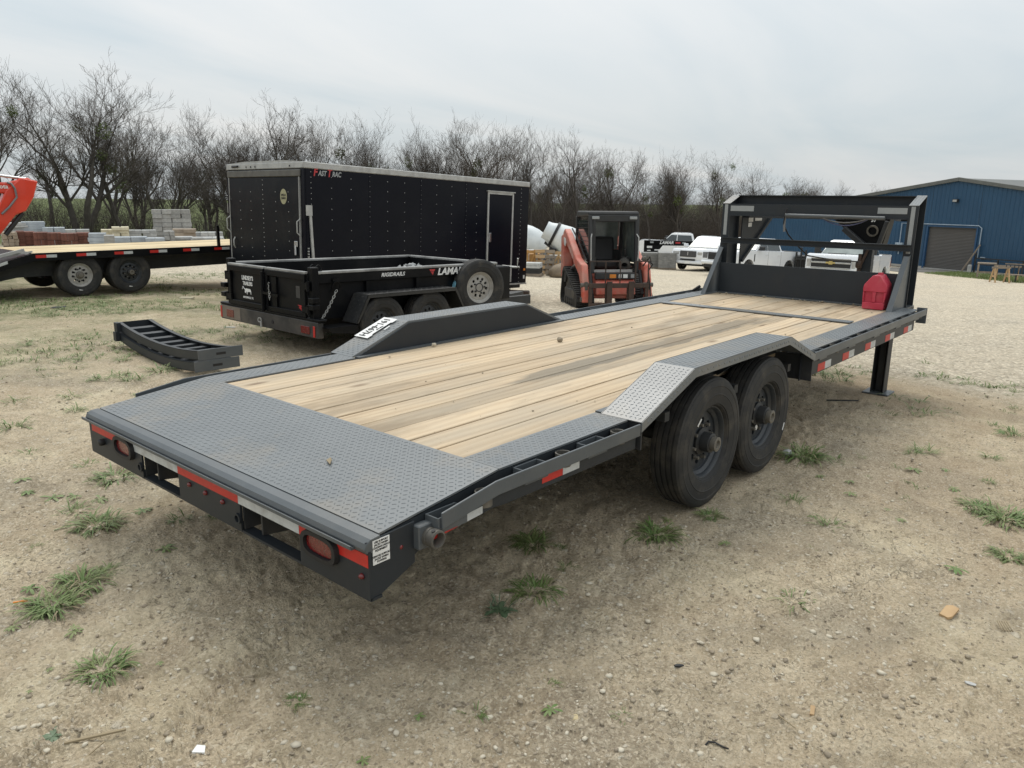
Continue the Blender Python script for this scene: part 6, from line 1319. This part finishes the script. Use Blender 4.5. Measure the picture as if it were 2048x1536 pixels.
# ------------------------------------------------------------------ masonry pallets behind the left flatbed
def stack(name, label, cat, u0, u1, vtop, D, bw_, bh_, mat, group, base=True, top=None, jit=.006, dep=.9, rz=0.0, odd=False):
    uc = (u0+u1)/2; p = dp(uc, D); w_ = (u1-u0)/FPX*D; hor = 387+.0096*uc
    h_ = CAM.z-(vtop-hor)/FPX*D - p.z; zb_ = .13 if base else 0; nx = max(1, round(w_/bw_)); nz = max(1, round((h_-zb_)/bh_)); bw2, bh2 = w_/nx, (h_-zb_)/nz
    t = thing(name, label, cat, p, (0, 0, azof(uc)-math.pi/2+rz), group); rn = random.Random(int(u0*7)); me = {}
    ny = max(1, round(dep/max(bw_, .3)))
    for k in range(nz):
        for i in range(nx):
            for j in range(ny):
                if 0 < j and k < nz-1 and 0 < i < nx-1: continue
                key = 0
                if key not in me: me[key] = MB().box(-bw2/2*.965, bw2/2*.965, -dep/ny/2*.965, dep/ny/2*.965, -bh2/2*.955, bh2/2*.955).mesh(name.split('_')[0], mat)
                o = bpy.data.objects.new({'stone_pallet': 'stone', 'paver_pallet': 'paver', 'block_stack': 'block', 'wrapped_pallet': 'sheet'}[name], me[key]); COL.objects.link(o); o.parent = t
                off = bw2*.5*(k % 2) if odd else 0
                o.location = (-w_/2+bw2*(i+.5)+rn.uniform(-jit, jit), -dep/2+dep/ny*(j+.5)+rn.uniform(-jit, jit)*2, zb_+bh2*(k+.5)); o.rotation_euler = (0, 0, rn.uniform(-jit, jit)*3)
                if rn.random() < .12 and k == nz-1 and j == 0: o.location.z += .0
    if base:
        q = MB(); q.box(-w_/2, w_/2, -dep/2, dep/2, .09, .125)
        for y_ in (-dep/2+.06, 0, dep/2-.06): q.box(-w_/2, w_/2, y_-.05, y_+.05, 0, .09)
        q.build('pallet', M['greyw'], t)
    return t
GP = 'masonry pallets behind the left flatbed'
stack('stone_pallet', 'rough tan stone pile left of the brown pavers', 'stone stack', 20, 46, 461, 29.5, .16, .12, M['tan'], GP, jit=.03)
stack('paver_pallet', 'narrow stack of red-brown pavers right of the rough tan stone', 'paver stack', 47, 61, 459, 29.8, .28, .075, M['brick'], GP)
stack('paver_pallet', 'second narrow red-brown paver stack from the left', 'paver stack', 63, 80, 460, 30.0, .28, .075, M['brick'], GP)
stack('paver_pallet', 'wide brown paver pallet left of the first strap', 'paver stack', 81, 106, 461, 29.7, .12, .23, M['brick'], GP)
stack('paver_pallet', 'brown paver pallet with tall vertical pavers in the middle of the row', 'paver stack', 108, 132, 462, 29.8, .12, .23, M['brick'], GP)
stack('paver_pallet', 'brown paver pallet with strap on its right, third of the wide ones', 'paver stack', 136, 164, 463, 29.7, .12, .23, M['brick'], GP)
stack('paver_pallet', 'rightmost brown paver pallet next to grey wrapped sheets', 'paver stack', 166, 188, 462, 30.0, .24, .12, M['brick'], GP)
stack('wrapped_pallet', 'grey plastic-wrapped pallet right of the brown pavers', 'wrapped pallet', 189, 221, 463, 30.0, .7, .16, M['wrap'], GP, jit=.02)
stack('block_stack', 'single grey concrete block pair on the wrapped goods', 'block stack', 219, 238, 467, 29.0, .35, .2, M['cinder'], GP)
stack('wrapped_pallet', 'long low grey wrapped pallet in the middle of the row', 'wrapped pallet', 240, 300, 470, 30.5, .5, .35, M['wrap'], GP, jit=.02)
stack('block_stack', 'grey sheet goods pallet left of the block tower', 'block stack', 301, 336, 472, 30.5, .30, .35, M['wrap'], GP)
stack('block_stack', 'tall tower of grey concrete blocks standing above the other pallets', 'block stack', 321, 389, 418, 36.5, .40, .20, M['cinder'], GP, jit=.025, dep=1.2, odd=True)
stack('block_stack', 'narrow pile of small grey blocks before the tall block tower', 'block stack', 338, 356, 459, 31.0, .18, .16, M['cinder'], GP, jit=.025)
stack('stone_pallet', 'flat grey flagstones piled right of the block tower', 'stone stack', 357, 392, 470, 31.5, .5, .09, M['stone'], GP, jit=.03)
stack('stone_pallet', 'tan bags of stone behind the flagstones', 'stone stack', 355, 398, 455, 33.5, .45, .16, M['tan'], GP, jit=.03)
stack('stone_pallet', 'heap of white flat stone next to the enclosed trailer rear', 'stone stack', 392, 452, 471, 31.0, .45, .07, M['stone'], GP, jit=.05)
stack('stone_pallet', 'cream stone pallet stacked highest left of the block tower', 'stone stack', 238, 266, 451, 33.0, .3, .13, M['cream'], GP, jit=.03)
stack('stone_pallet', 'low cream stone pallet behind the wrapped goods', 'stone stack', 215, 240, 456, 33.5, .3, .13, M['cream'], GP, jit=.03)
stack('stone_pallet', 'grey rubble pallet behind the long wrapped pallet', 'stone stack', 268, 320, 457, 34.0, .3, .12, M['stone'], GP, jit=.03)
stack('stone_pallet', 'distant grey stone pallet right of the tan bags', 'stone stack', 398, 450, 461, 36.0, .35, .15, M['stone'], GP, jit=.03)
stack('wrapped_pallet', 'light grey slab pallet piled behind the brown pavers', 'wrapped pallet', 62, 102, 441, 32.5, .8, .10, M['wrap'], GP, jit=.02)
stack('stone_pallet', 'grey slabs piled askew above the rough tan stone', 'stone stack', 22, 60, 443, 32.0, .6, .09, M['stone'], GP, jit=.05, rz=.2)
stack('wrapped_pallet', 'wrapped white goods behind the middle paver pallets', 'wrapped pallet', 103, 140, 452, 32.5, .5, .2, M['wrap'], GP, jit=.02)
stack('stone_pallet', 'grey stone pallet with a few brown pavers at its edge', 'stone stack', 142, 188, 456, 33.0, .4, .15, M['stone'], GP, jit=.03)

# ------------------------------------------------------------------ timber things beside the building
def bpos(x, y): p = BO + WD*x - WN_*y; return Vector((p.x, p.y, G(p.x, p.y)))
ba = math.atan2(WD.y, WD.x)
def sawhorse(u, D, label, w_=1.0, rz=0.0):
    p = dp(u, D); t = thing('sawhorse', label, 'sawhorse', p, (0, 0, azof(u)-math.pi/2+rz))
    q = MB(); q.box(-w_/2, w_/2, -.05, .05, .78, .88); q.build('top_beam', M['greyw'], t)
    for x in (-w_/2+.12, w_/2-.12):
        for s_ in (-1, 1): q = MB(); q.bar((x, s_*.30, 0), (x, s_*.04, .80), .05, .09); q.build('leg', M['pine'], t)
        q = MB(); q.bar((x, -.2, .36), (x, .2, .36), .03, .08); q.build('tie', M['pine'], t)
    return t
sawhorse(1992, 43.0, 'pale timber sawhorse on the grass before the blue wall', 1.0, .5)
sawhorse(2005, 45.0, 'sawhorse with a wide top just behind the pale one', 1.3, -.1)
p = dp(1962, 46.5); t = thing('work_table', 'weathered grey timber table frame beside the roll up door', 'table', p, (0, 0, azof(1962)-math.pi/2))
for x in (-.42, .42):
    for y_ in (-.35, .35): MB().box(x-.05, x+.05, y_-.05, y_+.05, 0, .88).build('leg', M['greyw'], t)
for k in range(4): MB().box(-.5, .5, -.42+.21*k, -.23+.21*k, .88, .94).build('top_board', M['greyw'], t)
MB().box(-.45, .45, -.36, -.33, .35, .45).build('rail', M['greyw'], t)
p = dp(2032, 43.5); t = thing('bench', 'dark slatted bench cut by the right picture edge', 'bench', p, (0, 0, azof(2032)-math.pi/2))
for k in range(3): MB().box(-.8, .9, -.3+.16*k, -.16+.16*k, .42, .46).build('seat_slat', M['greyw'], t)
for x in (-.7, -.2, .3, .8): MB().box(x-.04, x+.04, -.28, .14, 0, .418).build('leg', M['plast'], t)
for k in range(9): q = MB(); q.bar((-.75+.2*k, .2, .46), (-.75+.2*k, .30, .98), .05, .02); q.build('back_slat', M['plast'], t)
MB().box(-.82, .92, .28, .32, .98, 1.04).build('back_rail', M['greyw'], t)
p = bpos(-4.6, .7); t = thing('steel_frame', 'low dark steel frame leaning on the blue wall behind the benches', 'frame', p, (0, 0, ba))
q = MB(); q.box(-2.3, 2.3, -.04, .04, .95, 1.02); q.box(-2.3, 2.3, -.04, .04, .55, .60); q.bar((-2.3, 0, .5), (2.3, 0, 1.0), .03, .03)
for x in (-2.3, -.8, .8, 2.3): q.box(x-.04, x+.04, -.04, .04, 0, 1.35 if abs(x) > 2 else 1.0)
q.build('frame', M['under'], t)
p = bpos(-1.95, .5); t = thing('leaning_post', 'long pale board leaning beside the roll up door', 'board', p, (0, 0, ba)); q = MB(); q.bar((.45, .3, .05), (-.25, -.25, 1.9), .14, .08); q.build('board', M['greyw'], t)
p = bpos(-2.1, .9); t = thing('stone_bollard', 'small white stone block at the foot of the leaning board', 'stone', p); q = MB(); q.box(-.12, .12, -.12, .12, 0, .55); q.build('block', M['stone'], t, bevel=.04)
def gpatch(name, pts, n, hmin, hmax, label, seed):
    rn = random.Random(seed); q = MB()
    for _ in range(n):
        a, b = rn.random(), rn.random(); P0, P1, P2, P3 = pts; x = (P0[0]*(1-a)+P1[0]*a)*(1-b)+(P3[0]*(1-a)+P2[0]*a)*b; y = (P0[1]*(1-a)+P1[1]*a)*(1-b)+(P3[1]*(1-a)+P2[1]*a)*b
        z = G(x, y); h_ = rn.uniform(hmin, hmax); d = Vector((rn.gauss(0, .5), rn.gauss(0, .5), 1)).normalized()*h_; w_ = Vector((rn.gauss(0, 1), rn.gauss(0, 1), 0)).normalized()*h_*.12
        b0 = Vector((x, y, z-.01)); q.add([b0-w_, b0+w_, b0+d], [(0, 1, 2)])
    tag(q.build(name, M['grass'], kind='stuff'), label)
A_ = [bpos(-1.6, 1.4), bpos(-9, 1.0), bpos(-9, 7.5), bpos(-2.2, 6.0)]
gpatch('grass_patch', [(p.x, p.y) for p in A_], 9000, .06, .20, 'strip of short grass along the blue wall', 3)
# ------------------------------------------------------------------ weeds and grass on the dirt
def blades(q, c, size, n, rn, hgt=.8, wid=.05, flat=.9):
    zc = GR(c[0], c[1]); gc = G(c[0], c[1])
    for _ in range(n):
        a = rn.uniform(0, 6.283); r0 = size*.34*rn.random()**.8; L_ = size*rn.uniform(.25, 1.0)*.58
        b = Vector((c[0]+math.cos(a)*r0, c[1]+math.sin(a)*r0, 0)); b.z = zc+G(b.x, b.y)-gc-.006
        a2 = a+rn.gauss(0, 1.0); out = Vector((math.cos(a2), math.sin(a2), 0)); el = min(1.5, rn.uniform(.2, 1.75)*hgt)
        w_ = max(L_*wid, .0016)*rn.uniform(.7, 1.2); sdv = Vector((-out.y, out.x, 0))*w_
        m1 = b + (out*math.cos(el)+Vector((0, 0, math.sin(el))))*L_*.5; m2 = m1 + (out*math.cos(el-.5*flat)+Vector((0, 0, math.sin(el-.5*flat))))*L_*.32; e = m2 + (out*math.cos(el-1.1*flat)+Vector((0, 0, math.sin(el-1.1*flat))))*L_*.3
        q.add([b-sdv*.7, b+sdv*.7, m1+sdv, m1-sdv, m2+sdv*.7, m2-sdv*.7, e], [(0, 1, 2, 3), (3, 2, 4, 5), (5, 4, 6)])
def rosette(q, c, size, n, rn):
    for k in range(n):
        a = 6.283*k/n + rn.uniform(-.25, .25); L_ = size*.5*rn.uniform(.65, 1.05); out = Vector((math.cos(a), math.sin(a), 0)); sdv = Vector((-out.y, out.x, 0))
        b = Vector((c[0], c[1], GR(c[0], c[1])+.004)); el = rn.uniform(.1, .5); P_ = []
        for t_, w_ in ((.05, .03), (.35, .10), (.65, .15), (.88, .10), (1.0, .0)):
            p = b + out*L_*t_ + Vector((0, 0, L_*(el*t_-.45*t_*t_)+.006)); P_.append((p, w_*L_*rn.uniform(.8, 1.2)))
        vs = []
        for p, w_ in P_[:-1]: vs += [p-sdv*w_, p+sdv*w_]
        vs.append(P_[-1][0]); q.add(vs, [(0, 1, 3, 2), (2, 3, 5, 4), (4, 5, 7, 6), (6, 7, 8)])
WEEDS = [  # photograph column and row, width in pixels, kind, label
 (165, 1168, 95, 'g', 'dense green clump, largest of the weeds left of the tail'),
 (215, 1143, 50, 'g', 'small clump touching the right of the largest left weed'),
 (105, 1212, 105, 'g', 'spiky grass clump below the largest left weed'),
 (205, 1338, 100, 'g', 'low mounded green mat in the lower left dirt'),
 (105, 1470, 72, 'r', 'pale leafy rosette near the bottom left corner'),
 (196, 1052, 95, 'g', 'spreading grass clump left of the tail with a white chip beside it'),
 (232, 955, 90, 'g', 'dark green clump right under the left tail lamp'),
 (592, 1407, 46, 'g', 'small bright tuft in the bare dirt below the tail'),
 (1098, 1362, 52, 'g', 'upright thin tuft in the lower middle dirt'),
 (1000, 1218, 78, 'm', 'dark leafy weed just right of the tail corner'),
 (1068, 1176, 92, 'g', 'long bladed grass beside the dark leafy weed'),
 (1065, 1083, 75, 'g', 'shaded grass tuft below the stake pockets'),
 (1312, 1066, 88, 'g', 'wide grass tuft behind the rear tyre'),
 (1420, 1031, 52, 'g', 'small grass tuft just behind the rear tyre contact'),
 (1606, 918, 85, 'g', 'wide grass tuft next to the white rock by the front tyre'),
 (1957, 1018, 72, 'g', 'grass tuft near the right edge beside the sandy strip'),
 (2010, 1042, 92, 'g', 'sprawling grass tuft at the right edge'),
 (2014, 1112, 62, 'g', 'isolated grass tuft at the lower right edge')]
for (u, v, wpx, kd, lab) in WEEDS:
    p = gp(u, v); D = (p-CAM).dot(_f); size = wpx/FPX*D; rn = random.Random(u*3+v); q = MB()
    if kd == 'g': blades(q, p, size*1.05, 240, rn, .42, .030)
    elif kd == 'r': rosette(q, p, size, 9, rn); rosette(q, p, size*.6, 6, rn)
    else: rosette(q, p, size, 11, rn); rosette(q, p, size*.7, 9, rn); blades(q, p, size, 60, rn, .9, .03)
    tag(q.build('weed', M['grassd'] if kd != 'g' else M['grass']), lab, 'weed', 'weeds growing from the dirt')
q = MB(); rn = random.Random(17)
SMALL = [(25,850,60,'g'),(140,793,45,'g'),(150,722,30,'g'),(245,720,30,'g'),(240,750,40,'g'),(200,760,40,'g'),(265,760,50,'g'),(325,742,60,'g'),(150,820,40,'g'),(35,802,45,'g'),(330,768,24,'g'),(275,790,24,'g'),(150,1022,60,'g'),(285,1028,42,'r'),(330,1105,45,'r'),(150,998,38,'r'),(105,997,48,'r'),(200,1000,44,'r'),(45,962,40,'r'),(55,985,38,'r'),(175,930,46,'g'),(60,900,40,'g'),(75,1095,26,'g'),(150,1268,36,'r'),(60,1180,40,'r'),(25,1260,34,'r'),(150,1262,26,'r'),(320,1328,18,'r'),(840,1442,30,'r'),(725,1526,34,'r'),(950,1425,46,'g'),(1100,1426,46,'r'),(1245,1424,36,'g'),(1132,1130,34,'g'),(1335,1042,30,'r'),(1120,1092,22,'g'),(1590,1200,60,'g'),(1660,1050,52,'g'),(1625,1032,24,'r'),(1775,1022,14,'r'),(1820,998,30,'g'),(1800,1040,26,'r'),(1630,1096,26,'g'),(1910,1140,46,'r'),(1585,1000,40,'g'),(1700,990,26,'r'),(1850,905,46,'g'),(1830,908,34,'g'),(1985,918,34,'g'),(1825,945,36,'r'),(1890,945,22,'r'),(1975,970,26,'g'),(1905,985,34,'r'),(1675,920,40,'g'),(1640,955,22,'r'),(1700,965,22,'r'),(360,1044,46,'g'),(430,1040,30,'g'),(2030,870,50,'g'),(2000,862,36,'r'),(1990,850,26,'g'),(60,1390,14,'r'),(1450,1088,30,'r'),(100,1340,18,'r')]
for (u, v, wpx, kd) in SMALL:
    p = gp(u, v); D = (p-CAM).dot(_f); size = wpx/FPX*D
    if kd == 'g': blades(q, p, size*1.2, 60, rn, .5, .035)
    else: rosette(q, p, size*1.1, 8, rn)
def scatter(n, x0, x1, y0, y1, dens, smin, smax, nb_):
    for _ in range(n):
        x, y = rn.uniform(x0, x1), rn.uniform(y0, y1)
        if rn.random() > dens(x, y): continue
        blades(q, (x, y), rn.uniform(smin, smax), nb_, rn, .55, .045)
# patchy green left of the ramps and dump trailer, and the weedy belt right of the front jack
pn = lambda x, y, s, sd_: float(vnoise(np.array([x*s]), np.array([y*s]), sd_)[0])+.5
scatter(4600, -4, 5, 5.2, 12, lambda x, y: smooth(.42, .62, pn(x, y, .8, 21))*min(1, (y-4.4)/3.5), .09, .22, 15)
scatter(2600, -4, 9, 11.0, 17, lambda x, y: smooth(.34, .60, pn(x, y, .6, 22)), .12, .26, 12)
scatter(2200, 5.0, 11, -4.5, .8, lambda x, y: smooth(.44, .66, pn(x, y, .7, 23))*math.exp(-((x-7.4-.15*y)/1.1)**2), .10, .26, 22)
scatter(260, 3, 9, -6, -1.5, lambda x, y: smooth(.58, .8, pn(x, y, .9, 24)), .06, .16, 22)
scatter(260, -3.5, 3, 2.0, 7, lambda x, y: smooth(.58, .8, pn(x, y, .9, 25)), .06, .16, 18)
tag(q.build('scattered_weeds', M['grass'], kind='stuff'), 'small weeds and thin grass scattered over the dirt')

q = MB(); rn = random.Random(23)                                     # dead stalks and straw among the weeds and on bare dirt
for (u, v, wpx, kd, lab) in WEEDS:
    if kd == 'r': continue
    p = gp(u, v); size = wpx/FPX*(p-CAM).dot(_f); blades(q, p, size*1.25, 34, rn, .35, .022)
for k in range(420):
    a = YAW+rn.uniform(-.7, .7); r = 1.8*(9/1.8)**rn.random(); c = (CAM.x+r*math.cos(a), CAM.y+r*math.sin(a)); b = Vector((c[0], c[1], GR(*c)+.003)); an = rn.uniform(0, 6.28); L_ = rn.uniform(.015, .075)
    d = Vector((math.cos(an), math.sin(an), rn.uniform(-.05, .12)))*L_; s2 = Vector((-d.y, d.x, 0)).normalized()*rn.uniform(.0008, .0022); q.add([b-s2, b+s2, b+d+s2*.6, b+d-s2*.6], [(0, 1, 2, 3)])
tag(q.build('dead_straw', M['dry'], kind='stuff'), 'dead grass stalks and straw bits on the dirt')

# ------------------------------------------------------------------ pebbles, clods and litter
def pebbles(name, n, rmin, rmax, smin, smax, m, label, seed, flat=.6, pw=2.2, front=None):
    rg = np.random.default_rng(seed); bm = bmesh.new(); bmesh.ops.create_icosphere(bm, subdivisions=1, radius=1); bv = np.array([v.co[:] for v in bm.verts]); bf = np.array([[v.index for v in f.verts] for f in bm.faces]); bm.free()
    a = YAW + rg.uniform(-.72, .72, n); r = rmin*(rmax/rmin)**rg.random(n); x = CAM.x+r*np.cos(a); y = CAM.y+r*np.sin(a)
    z = gnd(x, y)+relief(x, y); s_ = smin*(smax/smin)**(rg.random(n)**pw)
    sc = np.stack([s_*rg.uniform(.75, 1.3, n), s_*rg.uniform(.7, 1.1, n), s_*flat*rg.uniform(.6, 1.1, n)], -1)
    th = rg.uniform(0, 6.28, n); jit = 1+rg.uniform(-.28, .28, (n, len(bv), 1)); V = bv[None]*jit*sc[:, None, :]
    X = V[..., 0]*np.cos(th)[:, None]-V[..., 1]*np.sin(th)[:, None]; Y = V[..., 0]*np.sin(th)[:, None]+V[..., 1]*np.cos(th)[:, None]
    co = np.stack([X+x[:, None], Y+y[:, None], V[..., 2]+z[:, None]+.25*sc[:, 2:3]], -1).reshape(-1, 3); F = (bf[None]+np.arange(n)[:, None, None]*len(bv)).reshape(-1, 3)
    me = bpy.data.meshes.new(name); me.vertices.add(len(co)); me.vertices.foreach_set('co', co.ravel()); me.loops.add(F.size); me.loops.foreach_set('vertex_index', F.ravel().astype(np.int32))
    me.polygons.add(len(F)); me.polygons.foreach_set('loop_start', np.arange(0, F.size, 3, dtype=np.int32)); me.polygons.foreach_set('loop_total', np.full(len(F), 3, np.int32)); me.materials.append(m); me.update(); me.validate()
    o = bpy.data.objects.new(name, me); COL.objects.link(o); tag(o, label, kind='stuff')
pebbles('pebbles', 8000, 1.6, 13, .0024, .017, M['pebble'], 'pale limestone pebbles strewn over the dirt', 31, .5, 4.5)
pebbles('dirt_crumbs', 15000, 1.6, 11, .0022, .013, M['clod'], 'dark crumbs of soil strewn over the dirt', 32, .6, 4.0)
def bit(name, label, cat, u, v, wpx, shape, m, rz=0.0, rot=(0, 0)):
    p = gp(u, v); D = (p-CAM).dot(_f); s_ = wpx/FPX*D; q = MB(); shape(q, s_)
    o = q.build(name, m); p.z = GR(p.x, p.y); o.location = p; o.rotation_euler = (rot[0], rot[1], rz); return tag(o, label, cat)
ra_ = YAW-math.pi/2
def shingle(q, s): q.prism([(-s*.5, -.12*s, .004), (-s*.32, -.2*s, .004), (s*.42, -.19*s, .004), (s*.52, .05*s, .004), (s*.34, .2*s, .004), (-s*.42, .17*s, .004)], (0, 0, .012))
def stick(w_): return lambda q, s: q.bar((-s*.5, 0, .012), (s*.5, .03*s, .016), w_*s, w_*s*.7)
bit('wood_chip', 'flat pale wooden chip lying alone in the right foreground dirt', 'wood scrap', 1897, 1229, 58, shingle, M['pine'], ra_+.75)
bit('wood_block', 'short pale wooden peg in the right foreground dirt', 'wood scrap', 1625, 1419, 30, lambda q, s: q.box(-s*.5, s*.5, -.14*s, .14*s, .003, .18*s), M['pine'], ra_+1.15)
bit('wood_stick', 'long split stick lying at the bottom left', 'wood scrap', 192, 1484, 110, stick(.055), M['dry'], ra_+.33)
bit('wood_stick', 'thin twig pointing down from the long split stick', 'wood scrap', 192, 1510, 46, stick(.07), M['dry'], ra_+1.2)
bit('wood_stick', 'thin straw-coloured stick right of the bottom middle', 'wood scrap', 1573, 1450, 42, stick(.06), M['dry'], ra_+2.1)
def splint(q, s):
    for k in range(5): q.bar((-.3*s+.14*s*k, -.5*s, .01), (-.22*s+.13*s*k, .5*s, .014), .06*s, .04*s)
bit('wood_splinters', 'bundle of pale splinters near the right edge', 'wood scrap', 2008, 1258, 34, splint, M['dry'], ra_-.2)
bit('plastic_scrap', 'white scrap on the dirt at the bottom left', 'litter', 400, 1508, 26, lambda q, s: q.prism([(-s*.5, -.25*s, .004), (s*.5, -.3*s, .004), (s*.35, .3*s, .01), (-s*.3, .32*s, .012)], (0, 0, .006)), M['white'], ra_)
bit('orange_stick', 'bright orange splinter beside the spiky clump at the left edge', 'litter', 42, 1211, 26, stick(.14), M['amber'], ra_+.2)
bit('white_rock', 'pale rounded rock by the front tyre', 'rock', 1573, 913, 22, lambda q, s: q.blob((0, 0, .2*s), (s*.55, s*.4, s*.32), 4, 2, .1), M['stone'], 0)
bit('white_board', 'short white board lying near the dump trailer', 'litter', 374, 596, 26, lambda q, s: q.box(-s*.5, s*.5, -.2*s, .2*s, .0, .10*s), M['cream'], ra_)
bit('white_scrap', 'thin white scrap behind the ramps', 'litter', 460, 658, 22, stick(.12), M['white'], ra_-.2)
bit('tyre_scrap', 'dark curved scrap on the grass under the left flatbed', 'litter', 116, 616, 30, lambda q, s: q.prism([(-s*.5, -.1*s, .0), (s*.5, -.1*s, .05*s), (s*.5, .15*s, .12*s), (-s*.4, .1*s, .06*s)], (0, 0, .04*s)), M['rubber'], ra_)
bit('black_twig', 'black broken branch lying beneath the deck by the front jack', 'twig', 1685, 803, 62, stick(.05), M['rubber'], ra_-.1)
bit('dark_pebble', 'dark oblong stone in the lower right middle dirt', 'rock', 1358, 1330, 20, lambda q, s: q.blob((0, 0, .1*s), (s*.5, s*.2, s*.18), 3, 2, .1), M['plast'], ra_)
bit('yellow_stone', 'yellowish flat stone in the bottom middle dirt', 'rock', 1149, 1432, 28, lambda q, s: q.blob((0, 0, .06*s), (s*.5, s*.35, s*.14), 8, 2, .08), mk('yellow_stone', (.52,.43,.25), (.44,.36,.21), 9, .85), ra_)
bit('black_wire', 'short black bent wire near the bottom edge', 'litter', 1432, 1492, 40, lambda q, s: q.tube([(-.5*s, .1*s, .008), (-.3*s, .3*s, .012), (.05*s, .25*s, .01), (.35*s, -.1*s, .012), (.5*s, -.35*s, .02)], .05*s, 6), M['rubber'], ra_)
bit('stone_scrap', 'jagged grey stone flake in the right foreground', 'rock', 1940, 1371, 24, lambda q, s: q.blob((0, 0, .1*s), (s*.5, s*.28, s*.15), 12, 1, .25), M['stone'], ra_+2.4)
# dirt clods on the deck
def dpt(u, v, z):
    d = ray(u, v); t_ = (z-CAM.z)/d.z; return CAM+d*t_
p = dpt(1120, 682, H); o = MB().blob((0, 0, .012), (.026, .022, .02), 3, 2, .18).build('dirt_clod', M['clod']); o.location = p; tag(o, 'dark dirt clod lying alone on the middle of the deck', 'dirt clod')
p = dpt(868, 691, H); o = MB().blob((0, 0, .008), (.02, .014, .012), 5, 2, .18).build('dirt_clod', M['pebble']); o.location = p; tag(o, 'pale pebble at the foot of the left fender wall', 'pebble')
q = MB(); rn = random.Random(9)
for k in range(150):
    x, y = rn.uniform(.1, 6.3), rn.uniform(-.98, .98); s_ = .0022+.010*rn.random()**7; q.blob((x, y, H-.005+s_*.3), (s_, s_*.8, s_*.4), k, 1, .25)
for k in range(60):
    x, y = 6.38+rn.uniform(-.09, .03), rn.uniform(-.95, .95); s_ = .004+.014*rn.random()**3; q.blob((x, y, H-.002+s_*.5), (s_*1.5, s_, s_*.6), k+500, 1, .25)
tag(q.build('deck_crumbs', M['clod'], kind='stuff'), 'crumbs of dry mud on the wooden deck')
q = MB(); p0 = Vector((-.36, -.55, TZ+(.632-.36)*.1115+.004)); q.prism([(p0.x-.02, p0.y-.028, p0.z), (p0.x+.01, p0.y+.0, p0.z+.006), (p0.x+.03, p0.y+.036, p0.z+.004), (p0.x-.004, p0.y+.02, p0.z+.004)], (0, 0, .003)); tag(q.build('dry_leaf', M['dry']), 'small dry leaf lying on the tail plate', 'leaf')
